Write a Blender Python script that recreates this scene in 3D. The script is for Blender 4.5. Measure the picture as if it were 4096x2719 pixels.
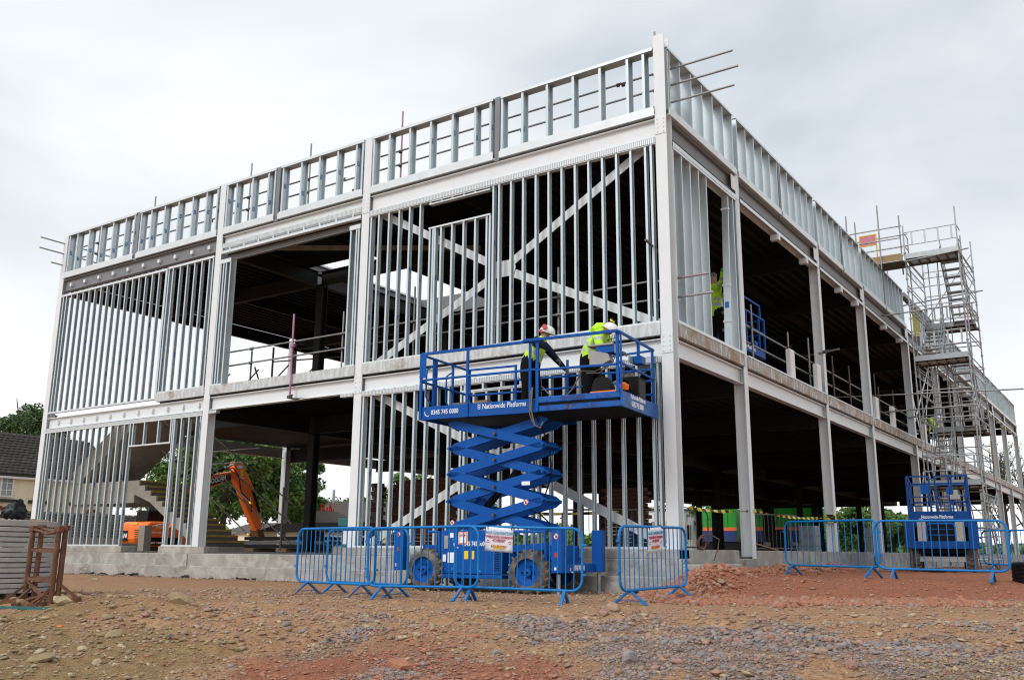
import bpy, math, random
import numpy as np
from mathutils import Vector, Matrix, Quaternion, noise as mnoise
random.seed(7); rng = np.random.default_rng(7)
S = bpy.context.scene
for o in list(bpy.data.objects): bpy.data.objects.remove(o)
COL = S.collection
R_ = math.radians

# ------------------------------------------------------------------ camera
CAMP = Vector((7.37463, -16.36553, -0.06571))
PITCH, YAW, ROLL = 0.223614535, -0.599151559, 0.00810498585
F = Vector((math.sin(YAW)*math.cos(PITCH), math.cos(YAW)*math.cos(PITCH), math.sin(PITCH)))
Rv = Vector((math.cos(YAW), -math.sin(YAW), 0)); Uv = Rv.cross(F)
R2 = Rv*math.cos(ROLL)+Uv*math.sin(ROLL); U2 = -Rv*math.sin(ROLL)+Uv*math.cos(ROLL)
cam = bpy.data.cameras.new('camera'); camo = bpy.data.objects.new('camera', cam); COL.objects.link(camo)
M = Matrix((R2, U2, -F)).transposed().to_4x4(); M.translation = CAMP
camo.matrix_world = M
cam.sensor_width = 36; cam.lens = 3715.85/4096*36; cam.clip_start = .1; cam.clip_end = 3000
S.camera = camo
S.render.resolution_x = 1024; S.render.resolution_y = 679
S.view_settings.view_transform = 'Standard'; S.view_settings.look = 'None'
S.view_settings.gamma = 1; S.view_settings.exposure = 0.2
try: S.view_settings.use_curve_mapping = False
except Exception: pass
S.render.engine = 'CYCLES'
S.cycles.pixel_filter_type = 'BLACKMAN_HARRIS'; S.cycles.filter_width = 1.15
S.cycles.max_bounces = 5; S.cycles.diffuse_bounces = 3; S.cycles.glossy_bounces = 3

# ------------------------------------------------------------------ sky and sun (overcast)
W = bpy.data.worlds.new("World"); S.world = W; W.use_nodes = True
nt = W.node_tree; nt.nodes.clear()
def N(t, **k):
    n = nt.nodes.new(t)
    for a, b in k.items(): setattr(n, a, b)
    return n
out = N('ShaderNodeOutputWorld'); bg = N('ShaderNodeBackground'); bg.inputs[1].default_value = .107
sky = N('ShaderNodeTexSky'); sky.sky_type = 'NISHITA'; sky.sun_disc = False
SUN_EL, SUN_AZ = R_(42), R_(188)      # azimuth clockwise from +Y
sky.sun_elevation = SUN_EL; sky.sun_rotation = SUN_AZ
tc = N('ShaderNodeTexCoord')
mp = N('ShaderNodeMapping'); mp.inputs['Scale'].default_value = (1.0, 1.0, 1.7); mp.inputs['Location'].default_value = (1.4, .1, .2)
n1 = N('ShaderNodeTexNoise'); n1.inputs['Scale'].default_value = 1.35; n1.inputs['Detail'].default_value = 5; n1.inputs['Roughness'].default_value = .5; n1.inputs['Distortion'].default_value = .35
cr = N('ShaderNodeValToRGB')
cr.color_ramp.elements[0].position = .38; cr.color_ramp.elements[0].color = (5.5, 6.0, 6.5, 1)
cr.color_ramp.elements[1].position = .60; cr.color_ramp.elements[1].color = (9.4, 9.6, 9.7, 1)
e = cr.color_ramp.elements.new(.5); e.color = (7.7, 8.0, 8.25, 1)
# brighter towards the horizon
sx = N('ShaderNodeSeparateXYZ'); mr = N('ShaderNodeMapRange'); mr.inputs[1].default_value = .0; mr.inputs[2].default_value = .42; mr.inputs[3].default_value = .75; mr.inputs[4].default_value = 0
mixh = N('ShaderNodeMix', data_type='RGBA'); mixh.inputs[7].default_value = (9.9, 9.95, 10.0, 1)
mixs = N('ShaderNodeMix', data_type='RGBA'); mixs.inputs[0].default_value = .1
L = nt.links.new
L(tc.outputs['Generated'], mp.inputs[0]); L(mp.outputs[0], n1.inputs[0]); L(n1.outputs[0], cr.inputs[0])
L(tc.outputs['Generated'], sx.inputs[0]); L(sx.outputs[2], mr.inputs[0]); L(mr.outputs[0], mixh.inputs[0])
L(cr.outputs[0], mixh.inputs[6]); L(mixh.outputs[2], mixs.inputs[6]); L(sky.outputs[0], mixs.inputs[7])
L(mixs.outputs[2], bg.inputs[0]); L(bg.outputs[0], out.inputs[0])
sl = bpy.data.lights.new('sun', 'SUN'); sl.energy = 1.5; sl.angle = R_(24); sl.color = (1, .97, .92)
so = bpy.data.objects.new('sun', sl); COL.objects.link(so)
sd = Vector((math.sin(SUN_AZ)*math.cos(SUN_EL), math.cos(SUN_AZ)*math.cos(SUN_EL), math.sin(SUN_EL)))
sl.color = (1, .99, .97)
so.rotation_euler = sd.to_track_quat('Z', 'Y').to_euler()

# ------------------------------------------------------------------ materials
def mat(name, col, rough=.6, metal=0, var=.12, scale=6, bump=0, bscale=40, col2=None, spec=.5, stretch=None, c2pos=(.45, .6)):
    m = bpy.data.materials.new(name); m.use_nodes = True; t = m.node_tree; b = t.nodes['Principled BSDF']
    b.inputs['Roughness'].default_value = rough; b.inputs['Metallic'].default_value = metal
    b.inputs['Specular IOR Level'].default_value = spec
    co = t.nodes.new('ShaderNodeTexCoord'); n = t.nodes.new('ShaderNodeTexNoise')
    n.inputs['Scale'].default_value = scale; n.inputs['Detail'].default_value = 5; n.inputs['Roughness'].default_value = .6
    mpn = t.nodes.new('ShaderNodeMapping'); t.links.new(co.outputs['Object'], mpn.inputs[0]); t.links.new(mpn.outputs[0], n.inputs[0])
    if stretch: mpn.inputs['Scale'].default_value = stretch
    r = t.nodes.new('ShaderNodeValToRGB'); c = Vector(col)
    if col2 is None:
        r.color_ramp.elements[0].position = .3; r.color_ramp.elements[1].position = .7
        r.color_ramp.elements[0].color = (*(c*(1-var)), 1); r.color_ramp.elements[1].color = (*(c*(1+var)), 1)
    else:
        r.color_ramp.elements[0].position = c2pos[0]; r.color_ramp.elements[1].position = c2pos[1]
        r.color_ramp.elements[0].color = (*col, 1); r.color_ramp.elements[1].color = (*col2, 1)
    t.links.new(n.outputs[0], r.inputs[0]); t.links.new(r.outputs[0], b.inputs['Base Color'])
    if bump:
        n2 = t.nodes.new('ShaderNodeTexNoise'); n2.inputs['Scale'].default_value = bscale; n2.inputs['Detail'].default_value = 6
        t.links.new(co.outputs['Object'], n2.inputs[0]); bp = t.nodes.new('ShaderNodeBump'); bp.inputs['Strength'].default_value = bump; bp.inputs['Distance'].default_value = .02
        t.links.new(n2.outputs[0], bp.inputs['Height']); t.links.new(bp.outputs[0], b.inputs['Normal'])
    return m
def addpatch(m, col, scale, lo, hi, stretch=None, rough=None, seed=0):
    """a second colour in patches (rust, dirt, scuffs) over a material"""
    t = m.node_tree; b = t.nodes['Principled BSDF']; src = b.inputs['Base Color'].links[0].from_socket
    co = t.nodes.new('ShaderNodeTexCoord'); mpn = t.nodes.new('ShaderNodeMapping'); n = t.nodes.new('ShaderNodeTexNoise')
    mpn.inputs['Location'].default_value = (seed*3.1, seed*1.7, seed*.9)
    if stretch: mpn.inputs['Scale'].default_value = stretch
    n.inputs['Scale'].default_value = scale; n.inputs['Detail'].default_value = 7; n.inputs['Roughness'].default_value = .65
    r = t.nodes.new('ShaderNodeValToRGB'); r.color_ramp.elements[0].position = lo; r.color_ramp.elements[1].position = hi
    r.color_ramp.elements[0].color = (0, 0, 0, 1); r.color_ramp.elements[1].color = (1, 1, 1, 1)
    x = t.nodes.new('ShaderNodeMix'); x.data_type = 'RGBA'; x.inputs[7].default_value = (*col, 1)
    t.links.new(co.outputs['Object'], mpn.inputs[0]); t.links.new(mpn.outputs[0], n.inputs[0]); t.links.new(n.outputs[0], r.inputs[0])
    t.links.new(r.outputs[0], x.inputs[0]); t.links.new(src, x.inputs[6]); t.links.new(x.outputs[2], b.inputs['Base Color'])
    return m
MAT = {}
MAT['white_steel'] = addpatch(addpatch(mat('white_steel_paint', (.73, .76, .78), .45, var=.03, scale=1.5), (.52, .40, .25), 2.2, .73, .84, (1, 1, .5)), (.64, .635, .62), 7, .62, .8, (1, 1, .25), seed=2)
MAT['grey_steel'] = addpatch(mat('grey_primer_steel', (.19, .195, .205), .5, var=.08, scale=2), (.25, .25, .25), 4, .6, .8)
MAT['dark_shaded_steel'] = mat('shaded_interior_steel', (.014, .0135, .013), .6, var=.2, scale=2, spec=.3)  # shade of the unlit interior put into the base colour
MAT['deck'] = mat('shaded_steel_decking', (.009, .009, .0095), .7, var=.2, scale=2, spec=.25)  # almost black: the colour carries the gloom under floor and roof
MAT['beam_tan'] = mat('tan_dusty_steel', (.22, .18, .14), .7, var=.2)
MAT['galv'] = mat('galvanised_steel', (.57, .645, .675), .36, metal=.5, var=.10, scale=2.5, stretch=(1, 1, .35))
MAT['galv_track'] = mat('galvanised_track', (.68, .72, .735), .42, metal=.35, var=.07, scale=2.5)
MAT['sticker'] = mat('blue_label_print', (.012, .17, .50), .4, var=.1)
def slot_mat():
    m = mat('slotted_galvanised_track', (.66, .70, .71), .42, metal=.3, var=.06, scale=4); t = m.node_tree; b = t.nodes['Principled BSDF']
    src = b.inputs['Base Color'].links[0].from_socket
    co = t.nodes.new('ShaderNodeTexCoord'); sp = t.nodes.new('ShaderNodeSeparateXYZ'); t.links.new(co.outputs['UV'], sp.inputs[0])
    fr = t.nodes.new('ShaderNodeMath'); fr.operation = 'FRACT'; mu = t.nodes.new('ShaderNodeMath'); mu.operation = 'MULTIPLY'; mu.inputs[1].default_value = 22
    co2 = t.nodes.new('ShaderNodeSeparateXYZ'); t.links.new(co.outputs['Object'], co2.inputs[0])
    t.links.new(co2.outputs[0], mu.inputs[0]); t.links.new(mu.outputs[0], fr.inputs[0])
    gt = t.nodes.new('ShaderNodeMath'); gt.operation = 'GREATER_THAN'; gt.inputs[1].default_value = .62; t.links.new(fr.outputs[0], gt.inputs[0])
    x = t.nodes.new('ShaderNodeMix'); x.data_type = 'RGBA'; x.inputs[7].default_value = (.34, .36, .36, 1)
    t.links.new(gt.outputs[0], x.inputs[0]); t.links.new(src, x.inputs[6]); t.links.new(x.outputs[2], b.inputs['Base Color'])
    return m
MAT['slot'] = slot_mat()
MAT['concrete'] = addpatch(addpatch(addpatch(mat('cast_concrete', (.33, .31, .275), .85, var=.22, scale=2.2, bump=.4, bscale=30), (.43, .415, .375), 3.0, .5, .60, seed=4), (.18, .165, .145), 2.2, .56, .70, (.6, 1, 1.6), seed=7), (.36, .27, .17), 1.3, .66, .74, (1, 1, 2.5), seed=9)
MAT['slab_edge'] = addpatch(addpatch(mat('slab_edge_trim', (.50, .52, .53), .6, metal=.2, var=.1), (.62, .65, .65), 9, .48, .56, (1, 1, .18), seed=1), (.33, .27, .21), 1.6, .58, .70, seed=5)
MAT['slab_edge2'] = addpatch(addpatch(mat('slab_edge_trim_rusty', (.36, .34, .31), .6, metal=.1, var=.1), (.60, .62, .62), 9, .5, .58, (1, 1, .18), seed=1), (.33, .22, .13), 2, .5, .6, seed=5)
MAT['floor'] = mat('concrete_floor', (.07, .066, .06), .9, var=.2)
MAT['stair'] = addpatch(mat('precast_stair_concrete', (.34, .30, .255), .85, var=.1, scale=2), (.42, .39, .34), 4, .55, .7)
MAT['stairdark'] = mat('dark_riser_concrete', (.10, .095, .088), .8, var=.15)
MAT['nosing'] = mat('yellow_stair_nosing', (.36, .22, .03), .6, var=.2)
MAT['lift_blue'] = addpatch(addpatch(mat('blue_lift_paint', (.0015, .080, .36), .5, var=.10, scale=3, spec=.2), (.004, .12, .43), 7, .55, .75, seed=1), (.02, .05, .12), 9, .70, .78, seed=8)
MAT['lift_rust'] = addpatch(addpatch(mat('blue_lift_paint_worn', (.003, .105, .42), .42, var=.10, scale=3, spec=.3), (.012, .05, .22), 5, .5, .6, seed=1), (.09, .035, .02), 6, .585, .615, seed=6)
MAT['barrier_blue'] = addpatch(mat('blue_barrier_paint', (.004, .175, .50), .45, var=.10, scale=8, spec=.25), (.25, .42, .58), 16, .72, .8)
MAT['lift_blue_shaded'] = addpatch(mat('shaded_blue_lift_paint', (.002, .055, .25), .5, var=.12, scale=3, spec=.2), (.01, .02, .05), 6, .58, .68)  # darker copy of the lift blue with shade painted into it
MAT['barrier_mud'] = addpatch(mat('blue_barrier_paint_muddy', (.004, .16, .46), .5, var=.12, scale=8, spec=.2), (.25, .15, .09), 7, .50, .62)
MAT['barrier_grey'] = mat('grey_barrier_metal', (.13, .13, .14), .5, metal=.3)
MAT['black'] = mat('black_plastic', (.006, .006, .007), .6, var=.3, spec=.2)
MAT['rubber'] = addpatch(mat('muddy_tyre_rubber', (.045, .042, .038), .85, var=.3, bump=.3, bscale=25), (.21, .155, .105), 4, .42, .6)
MAT['rubber_mud'] = mat('tyre_lug_mud', (.17, .13, .09), .9, var=.3)
MAT['tube'] = addpatch(mat('scaffold_tube_steel', (.30, .30, .30), .45, metal=.5, var=.2, scale=5), (.16, .12, .10), 5, .58, .7)
MAT['tube_light'] = mat('light_aluminium_tube', (.36, .385, .40), .42, metal=.55, var=.12, scale=5)
MAT['tube_dark'] = mat('dark_scaffold_tube', (.09, .075, .07), .5, metal=.3, var=.25, scale=5)
MAT['pink'] = mat('pink_marked_tube', (.42, .20, .33), .5, metal=.1, var=.25, scale=7)
MAT['tube_pinkish'] = addpatch(mat('grey_tube_pink_smears', (.34, .30, .31), .45, metal=.4, var=.2, scale=5), (.45, .20, .24), 4, .5, .62)
MAT['white'] = mat('white_plastic', (.78, .78, .77), .5, var=.03)
MAT['text_white'] = mat('white_lettering', (.85, .86, .88), .5, var=.02)
MAT['paper'] = mat('paper_notice', (.74, .76, .84), .6, var=.04, scale=3)
MAT['print_blue'] = mat('blue_print', (.10, .33, .58), .6, var=.05)
MAT['print_red'] = mat('red_print', (.55, .07, .13), .6, var=.05)
MAT['yellow'] = mat('yellow_print', (.85, .62, .02), .5, var=.05)
MAT['yellow_frame'] = mat('yellow_gate_paint', (.75, .45, .02), .5, var=.1)
MAT['orange'] = addpatch(mat('orange_machine_paint', (.95, .19, .015), .4, var=.06, scale=2), (.5, .09, .02), 5, .62, .75)
MAT['hivis'] = mat('hi_vis_fabric', (.50, .86, .03), .7, var=.10, scale=5, bump=.3, bscale=14)
MAT['hivis2'] = mat('hi_vis_yellow_fabric', (.62, .85, .05), .7, var=.1, scale=5)
MAT['reflect'] = mat('reflective_tape', (.42, .45, .46), .45, var=.08)
MAT['navy'] = mat('dark_navy_fabric', (.005, .009, .022), .85, var=.3, scale=8, spec=.15)
MAT['trouser'] = mat('black_work_trousers', (.005, .005, .006), .85, var=.3, scale=8, spec=.15)
MAT['skin'] = mat('skin', (.45, .25, .18), .6, var=.1)
MAT['hair'] = mat('grey_hair', (.16, .14, .12), .8, var=.3)
MAT['glove'] = mat('work_glove', (.10, .10, .10), .7, var=.4)
MAT['glove_green'] = mat('green_work_glove', (.05, .42, .06), .6, var=.3)
MAT['red'] = mat('red_plastic', (.55, .02, .02), .4, var=.1)
MAT['rust'] = addpatch(mat('rusty_steel', (.115, .045, .02), .8, var=.35, scale=8, bump=.2), (.19, .085, .04), 6, .5, .65)
MAT['ring'] = addpatch(addpatch(mat('pale_concrete_ring', (.34, .34, .33), .85, var=.10, scale=5, bump=.2), (.42, .36, .30), 3, .56, .7), (.24, .24, .235), 6, .6, .7, seed=3)
MAT['soil_red'] = mat('red_soil', (.27, .115, .06), .95, var=.25, scale=9, bump=.8, bscale=35)
MAT['cream'] = addpatch(mat('cream_render', (.78, .71, .52), .85, var=.04), (.66, .62, .45), 1.3, .55, .75, (1, 1, .3))
MAT['tile'] = addpatch(mat('dark_roof_tile', (.034, .028, .025), .9, var=.30, scale=7), (.06, .052, .043), 3, .55, .7)
MAT['tile_b'] = mat('brown_roof_tile', (.05, .042, .036), .9, var=.25, scale=4)
MAT['upvc'] = mat('white_window_frame', (.72, .74, .75), .5, var=.03)
MAT['glass'] = mat('window_glass', (.25, .30, .30), .12, var=.15, scale=1.5)
MAT['sill'] = mat('dark_sill', (.03, .03, .03), .7)
MAT['redbrick'] = mat('red_brick', (.24, .06, .03), .85, var=.2)
MAT['brick'] = mat('brown_brick', (.10, .032, .020), .85, var=.35, scale=14)
MAT['block'] = mat('grey_brick_end', (.17, .13, .11), .85, var=.25, scale=14)
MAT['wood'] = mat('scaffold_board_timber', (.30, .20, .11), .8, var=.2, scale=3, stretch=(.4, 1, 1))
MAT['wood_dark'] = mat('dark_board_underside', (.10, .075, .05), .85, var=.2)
MAT['wool'] = mat('yellow_mineral_wool', (.42, .36, .06), .9, var=.2, scale=8)
MAT['teal'] = mat('teal_machine_paint', (.01, .12, .12), .5)
MAT['green_cab'] = mat('bright_green_panel', (.012, .30, .015), .5, var=.08)
MAT['orange_stripe'] = mat('orange_stripe', (.85, .16, .03), .5, var=.05)
MAT['blue_dark'] = mat('dark_blue_panel', (.01, .035, .16), .5, var=.1)
MAT['hose'] = mat('grey_hose', (.16, .14, .12), .6, var=.2)
MAT['copper'] = mat('brown_coiled_pipe', (.13, .055, .03), .5, var=.2)
MAT['bark'] = mat('bark', (.07, .055, .04), .9, var=.3)
MAT['redmesh'] = mat('red_netting', (.75, .02, .015), .7)
MAT['sign_pink'] = mat('faded_pink_sign', (.55, .20, .25), .6)
def leafmat(name, a, b):
    m = mat(name, a, .65, col2=b, scale=.9, c2pos=(.38, .66)); bs = m.node_tree.nodes['Principled BSDF']
    return m
MAT['leaf'] = leafmat('green_foliage', (.055, .125, .022), (.13, .24, .045))
MAT['leaf_dark'] = leafmat('dark_foliage', (.032, .072, .018), (.075, .14, .032))
MAT['hill'] = mat('far_hill_green', (.10, .15, .08), .95, var=.2, scale=.05)
def tape_mat():
    m = bpy.data.materials.new('hazard_tape'); m.use_nodes = True; t = m.node_tree; b = t.nodes['Principled BSDF']
    co = t.nodes.new('ShaderNodeTexCoord'); w = t.nodes.new('ShaderNodeSeparateXYZ'); t.links.new(co.outputs['Object'], w.inputs[0])
    a = t.nodes.new('ShaderNodeMath'); a.operation = 'ADD'; t.links.new(w.outputs[1], a.inputs[0]); t.links.new(w.outputs[2], a.inputs[1])
    a2 = t.nodes.new('ShaderNodeMath'); a2.operation = 'ADD'; t.links.new(a.outputs[0], a2.inputs[0]); t.links.new(w.outputs[0], a2.inputs[1])
    mu = t.nodes.new('ShaderNodeMath'); mu.operation = 'MULTIPLY'; mu.inputs[1].default_value = 2.6; t.links.new(a2.outputs[0], mu.inputs[0])
    fr = t.nodes.new('ShaderNodeMath'); fr.operation = 'FRACT'; t.links.new(mu.outputs[0], fr.inputs[0])
    g = t.nodes.new('ShaderNodeMath'); g.operation = 'GREATER_THAN'; g.inputs[1].default_value = .5; t.links.new(fr.outputs[0], g.inputs[0])
    x = t.nodes.new('ShaderNodeMix'); x.data_type = 'RGBA'; x.inputs[6].default_value = (.01, .01, .01, 1); x.inputs[7].default_value = (.75, .62, .03, 1)
    t.links.new(g.outputs[0], x.inputs[0]); t.links.new(x.outputs[2], b.inputs['Base Color']); b.inputs['Roughness'].default_value = .5
    return m
MAT['tape'] = tape_mat()

# ------------------------------------------------------------------ mesh helpers
class MB:
    def __init__(s): s.v = []; s.f = []; s.m = []; s.smooth = []
    def add(s, vs, fs, mi=0, sm=False):
        n = len(s.v); s.v += [tuple(v) for v in vs]; s.f += [tuple(i+n for i in f) for f in fs]; s.m += [mi]*len(fs); s.smooth += [sm]*len(fs); return s
    def box(s, a, b, mi=0, T=None):
        x0, y0, z0 = a; x1, y1, z1 = b
        if x0 > x1: x0, x1 = x1, x0
        if y0 > y1: y0, y1 = y1, y0
        if z0 > z1: z0, z1 = z1, z0
        vs = [Vector(p) for p in ((x0,y0,z0),(x1,y0,z0),(x1,y1,z0),(x0,y1,z0),(x0,y0,z1),(x1,y0,z1),(x1,y1,z1),(x0,y1,z1))]
        if T is not None: vs = [T @ v for v in vs]
        return s.add(vs, [(0,3,2,1),(4,5,6,7),(0,1,5,4),(1,2,6,5),(2,3,7,6),(3,0,4,7)], mi)
    def bar(s, p, q, w, h, mi=0, up=(0, 0, 1)):
        """rectangular bar from p to q, w across, h along 'up'"""
        p, q = Vector(p), Vector(q); d = (q-p).normalized(); up = Vector(up)
        if abs(d.dot(up)) > .97: up = Vector((1, 0, 0))
        x = d.cross(up).normalized(); u = x.cross(d)
        vs = [c + x*sx_*w/2 + u*sz*h/2 for c in (p, q) for sx_, sz in ((-1,-1),(1,-1),(1,1),(-1,1))]
        return s.add(vs, [(0,3,2,1),(4,5,6,7),(0,1,5,4),(1,2,6,5),(2,3,7,6),(3,0,4,7)], mi)
    def tube(s, pts, r, n=8, mi=0, cap=True, closed=False):
        pts = [Vector(p) for p in pts]; k = len(pts); rings = []
        x = None
        for i, p in enumerate(pts):
            if closed: d = (pts[(i+1) % k]-pts[i-1]).normalized()
            elif i == 0: d = (pts[1]-p).normalized()
            elif i == k-1: d = (p-pts[i-1]).normalized()
            else: d = (pts[i+1]-pts[i-1]).normalized()
            if x is None:
                x = d.cross(Vector((0, 0, 1)))
                if x.length < .05: x = d.cross(Vector((1, 0, 0)))
            x = (x-d*x.dot(d)).normalized(); y = d.cross(x)
            rr = r[i] if isinstance(r, (list, tuple)) else r
            rings.append([p+(x*math.cos(a)+y*math.sin(a))*rr for a in [2*math.pi*j/n for j in range(n)]])
        vs = [v for g in rings for v in g]; fs = []
        for i in range(k if closed else k-1):
            i2 = (i+1) % k
            for j in range(n): fs.append((i*n+j, i*n+(j+1) % n, i2*n+(j+1) % n, i2*n+j))
        s.add(vs, fs, mi, True)
        if cap and not closed:
            s.add(rings[0], [tuple(range(n))[::-1]], mi); s.add(rings[-1], [tuple(range(n))], mi)
        return s
    def cyl(s, p, q, r, n=16, mi=0): return s.tube([p, q], r, n, mi)
    def prism(s, poly, T, d, mi=0):
        """poly: 2-D points (a,b); T maps (a,b,0..d) to world"""
        n = len(poly); vs = [T @ Vector((a, b, 0)) for a, b in poly]+[T @ Vector((a, b, d)) for a, b in poly]
        fs = [tuple(range(n))[::-1], tuple(range(n, 2*n))]+[(i, (i+1) % n, n+(i+1) % n, n+i) for i in range(n)]
        return s.add(vs, fs, mi)
    def mesh(s, name, mats):
        me = bpy.data.meshes.new(name); me.from_pydata(s.v, [], s.f)
        for m in (mats if isinstance(mats, (list, tuple)) else [mats]): me.materials.append(MAT[m] if isinstance(m, str) else m)
        me.polygons.foreach_set('material_index', s.m); me.polygons.foreach_set('use_smooth', s.smooth); me.update(); return me
    def obj(s, name, mats, parent=None, label=None, fix=True):
        me = s.mesh(name, mats)
        if fix:
            import bmesh
            bm = bmesh.new(); bm.from_mesh(me); bmesh.ops.recalc_face_normals(bm, faces=bm.faces); bm.to_mesh(me); bm.free()
        return link(name, me, parent, label)
def link(name, me, parent=None, label=None):
    o = bpy.data.objects.new(name, me); COL.objects.link(o)
    if parent is not None:
        o.parent = parent; o.matrix_parent_inverse = parent.matrix_world.inverted()
    if label: o['label'] = label
    return o
def bevel(o, w=.01, seg=1):
    b = o.modifiers.new('bevel', 'BEVEL'); b.width = w; b.segments = seg; b.limit_method = 'ANGLE'; return o
def thing(name, label, cat, loc=(0, 0, 0), T=None, group=None):
    o = bpy.data.objects.new(name, None); COL.objects.link(o); o.empty_display_size = .2
    if T is not None: o.matrix_world = T
    else: o.matrix_world = Matrix.Translation(loc)
    tag(o, label, cat, group); return o
def tag(o, label, cat, group=None):
    o['label'] = label; o['category'] = cat
    if group: o['group'] = group
    return o
def struct(o, kind='structure'): o['kind'] = kind; return o
def text(body, size, T, parent, matn='text_white', name='lettering', align='LEFT', bold=.0, ext=.003, sx_=1, shear=0):
    c = bpy.data.curves.new('t', 'FONT'); c.body = body; c.size = size; c.align_x = align; c.extrude = ext; c.offset = bold; c.shear = shear; c.resolution_u = 2
    t = bpy.data.objects.new('t', c); COL.objects.link(t)
    dg = bpy.context.evaluated_depsgraph_get(); me = bpy.data.meshes.new_from_object(t.evaluated_get(dg))
    bpy.data.objects.remove(t); bpy.data.curves.remove(c)
    me.transform(T @ Matrix.Diagonal((sx_, 1, 1, 1))); me.materials.clear(); me.materials.append(MAT[matn])
    return link(name, me, parent)
def frame(o, x, y):
    """matrix with origin o, x axis, y axis"""
    x = Vector(x).normalized(); y = Vector(y); y = (y-x*y.dot(x)).normalized(); z = x.cross(y)
    m = Matrix((x, y, z)).transposed().to_4x4(); m.translation = Vector(o); return m
def ss(t): t = np.clip(t, 0, 1); return t*t*(3-2*t)

# ------------------------------------------------------------------ ground
_perm = rng.permutation(256); _perm = np.concatenate([_perm, _perm]); _val = rng.random(512)*2-1
def vn(x, y):
    xi = np.floor(x).astype(int); yi = np.floor(y).astype(int); fx = x-xi; fy = y-yi; fx = fx*fx*(3-2*fx); fy = fy*fy*(3-2*fy)
    def h(a, b): return _val[_perm[(_perm[a & 255]+b) & 255]]
    return (h(xi, yi)*(1-fx)+h(xi+1, yi)*fx)*(1-fy)+(h(xi, yi+1)*(1-fx)+h(xi+1, yi+1)*fx)*fy
def fbm(x, y, o=4):
    s = 0; a = 1; t = 0
    for k in range(o): s = s+a*vn(x*2**k+k*17.3, y*2**k+k*9.1); t += a; a *= .5
    return s/t
def pad(x, y):
    s = (x-1.3)*(-.66)+(y+2.6)*.75
    return ss(s/2.2)*ss((x-.1)/.5)*ss((7-x)/2.0)
def gz(x, y):
    x = np.asarray(x, float); y = np.asarray(y, float)
    dc = np.hypot(x-CAMP.x, y-CAMP.y)
    z = -.81+0*x
    z = z+.29*pad(x, y)
    z = z-.065*np.maximum(0, 11.0-dc)
    near = ss((17-dc)/4)
    # left mound of olive soil, right loose gravel
    z = z+near*(.21*np.exp(-((x+2.9)/2.2)**2-((y+9.9)/.8)**2)+.10*np.exp(-((x-1.0)/1.6)**2-((y+9.2)/.7)**2)+.07*np.exp(-((x-5)/2.)**2-((y+8.5)/1.)**2))
    z = z+.30*np.exp(-((x-1.05)/.45)**2-((y+.9)/1.0)**2)*(1+.4*fbm(x*3, y*3, 3))+.16*np.exp(-((x-.45)/.3)**2)*ss((y-.5)/1)*ss((12-y)/4)*(1+.8*fbm(x*2, y*2, 3))
    z = z+pad(x, y)*(.035*fbm(x*1.6, y*1.6)+.03*fbm(x*5, y*5, 3))*ss((30-y)/6)
    track = np.exp(-((dc-13.2)/1.0)**2)
    z = z+near*(1-.7*track)*(.07*fbm(x*1.1, y*1.1)+.045*fbm(x*3.6, y*3.6, 4))+near*.008*fbm(x*14, y*14, 2)
    z = z+(1-near)*.015*fbm(x*1.2, y*1.2)
    # wheel ruts of the site track, running parallel to the long side
    yc = y+.35*np.sin(x*.35)+.12*vn(x*.9, x*0+3.3)
    for y0 in (-6.1, -7.9):
        rut = np.exp(-((yc-y0)/.16)**2); lip = np.exp(-((yc-y0-.30)/.10)**2)+np.exp(-((yc-y0+.30)/.10)**2)
        z = z+near*(-.055*rut+.028*lip)*(.6+.6*fbm(x*1.3, y*1.3+y0, 3))+near*rut*.008*np.sin(x*26)
    return z
def gzs(x, y): return float(gz(x, y))
def ground_grid():
    # polar grid round the camera foot, dense near
    rr = np.concatenate([np.arange(1.5, 4, .25), np.geomspace(4, 22, 330), np.geomspace(22.4, 60, 60), np.geomspace(64, 1500, 24)])
    th = np.concatenate([np.linspace(-180, -68, 18), np.linspace(-66, -2, 520), np.linspace(0, 180, 26)[:-1]])
    T_, Rr = np.meshgrid(np.radians(th), rr)
    X = CAMP.x+Rr*np.sin(T_); Y = CAMP.y+Rr*np.cos(T_); Z = gz(X, Y)
    nr, nth = X.shape
    v = np.stack([X, Y, Z], -1).reshape(-1, 3); f = []
    i = np.arange(nr-1)[:, None]*nth; j = np.arange(nth)[None, :]; j2 = (j+1) % nth
    q = np.stack([i+j, i+j2, i+nth+j2, i+nth+j], -1).reshape(-1, 4)
    v = v.tolist(); q = q.tolist()
    c = len(v); v.append([CAMP.x, CAMP.y, gzs(CAMP.x, CAMP.y)])
    q += [[c, (k+1) % nth, k] for k in range(nth)]
    me = bpy.data.meshes.new('ground'); me.from_pydata(v, [], q); me.polygons.foreach_set('use_smooth', [True]*len(me.polygons)); me.update()
    return me
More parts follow.
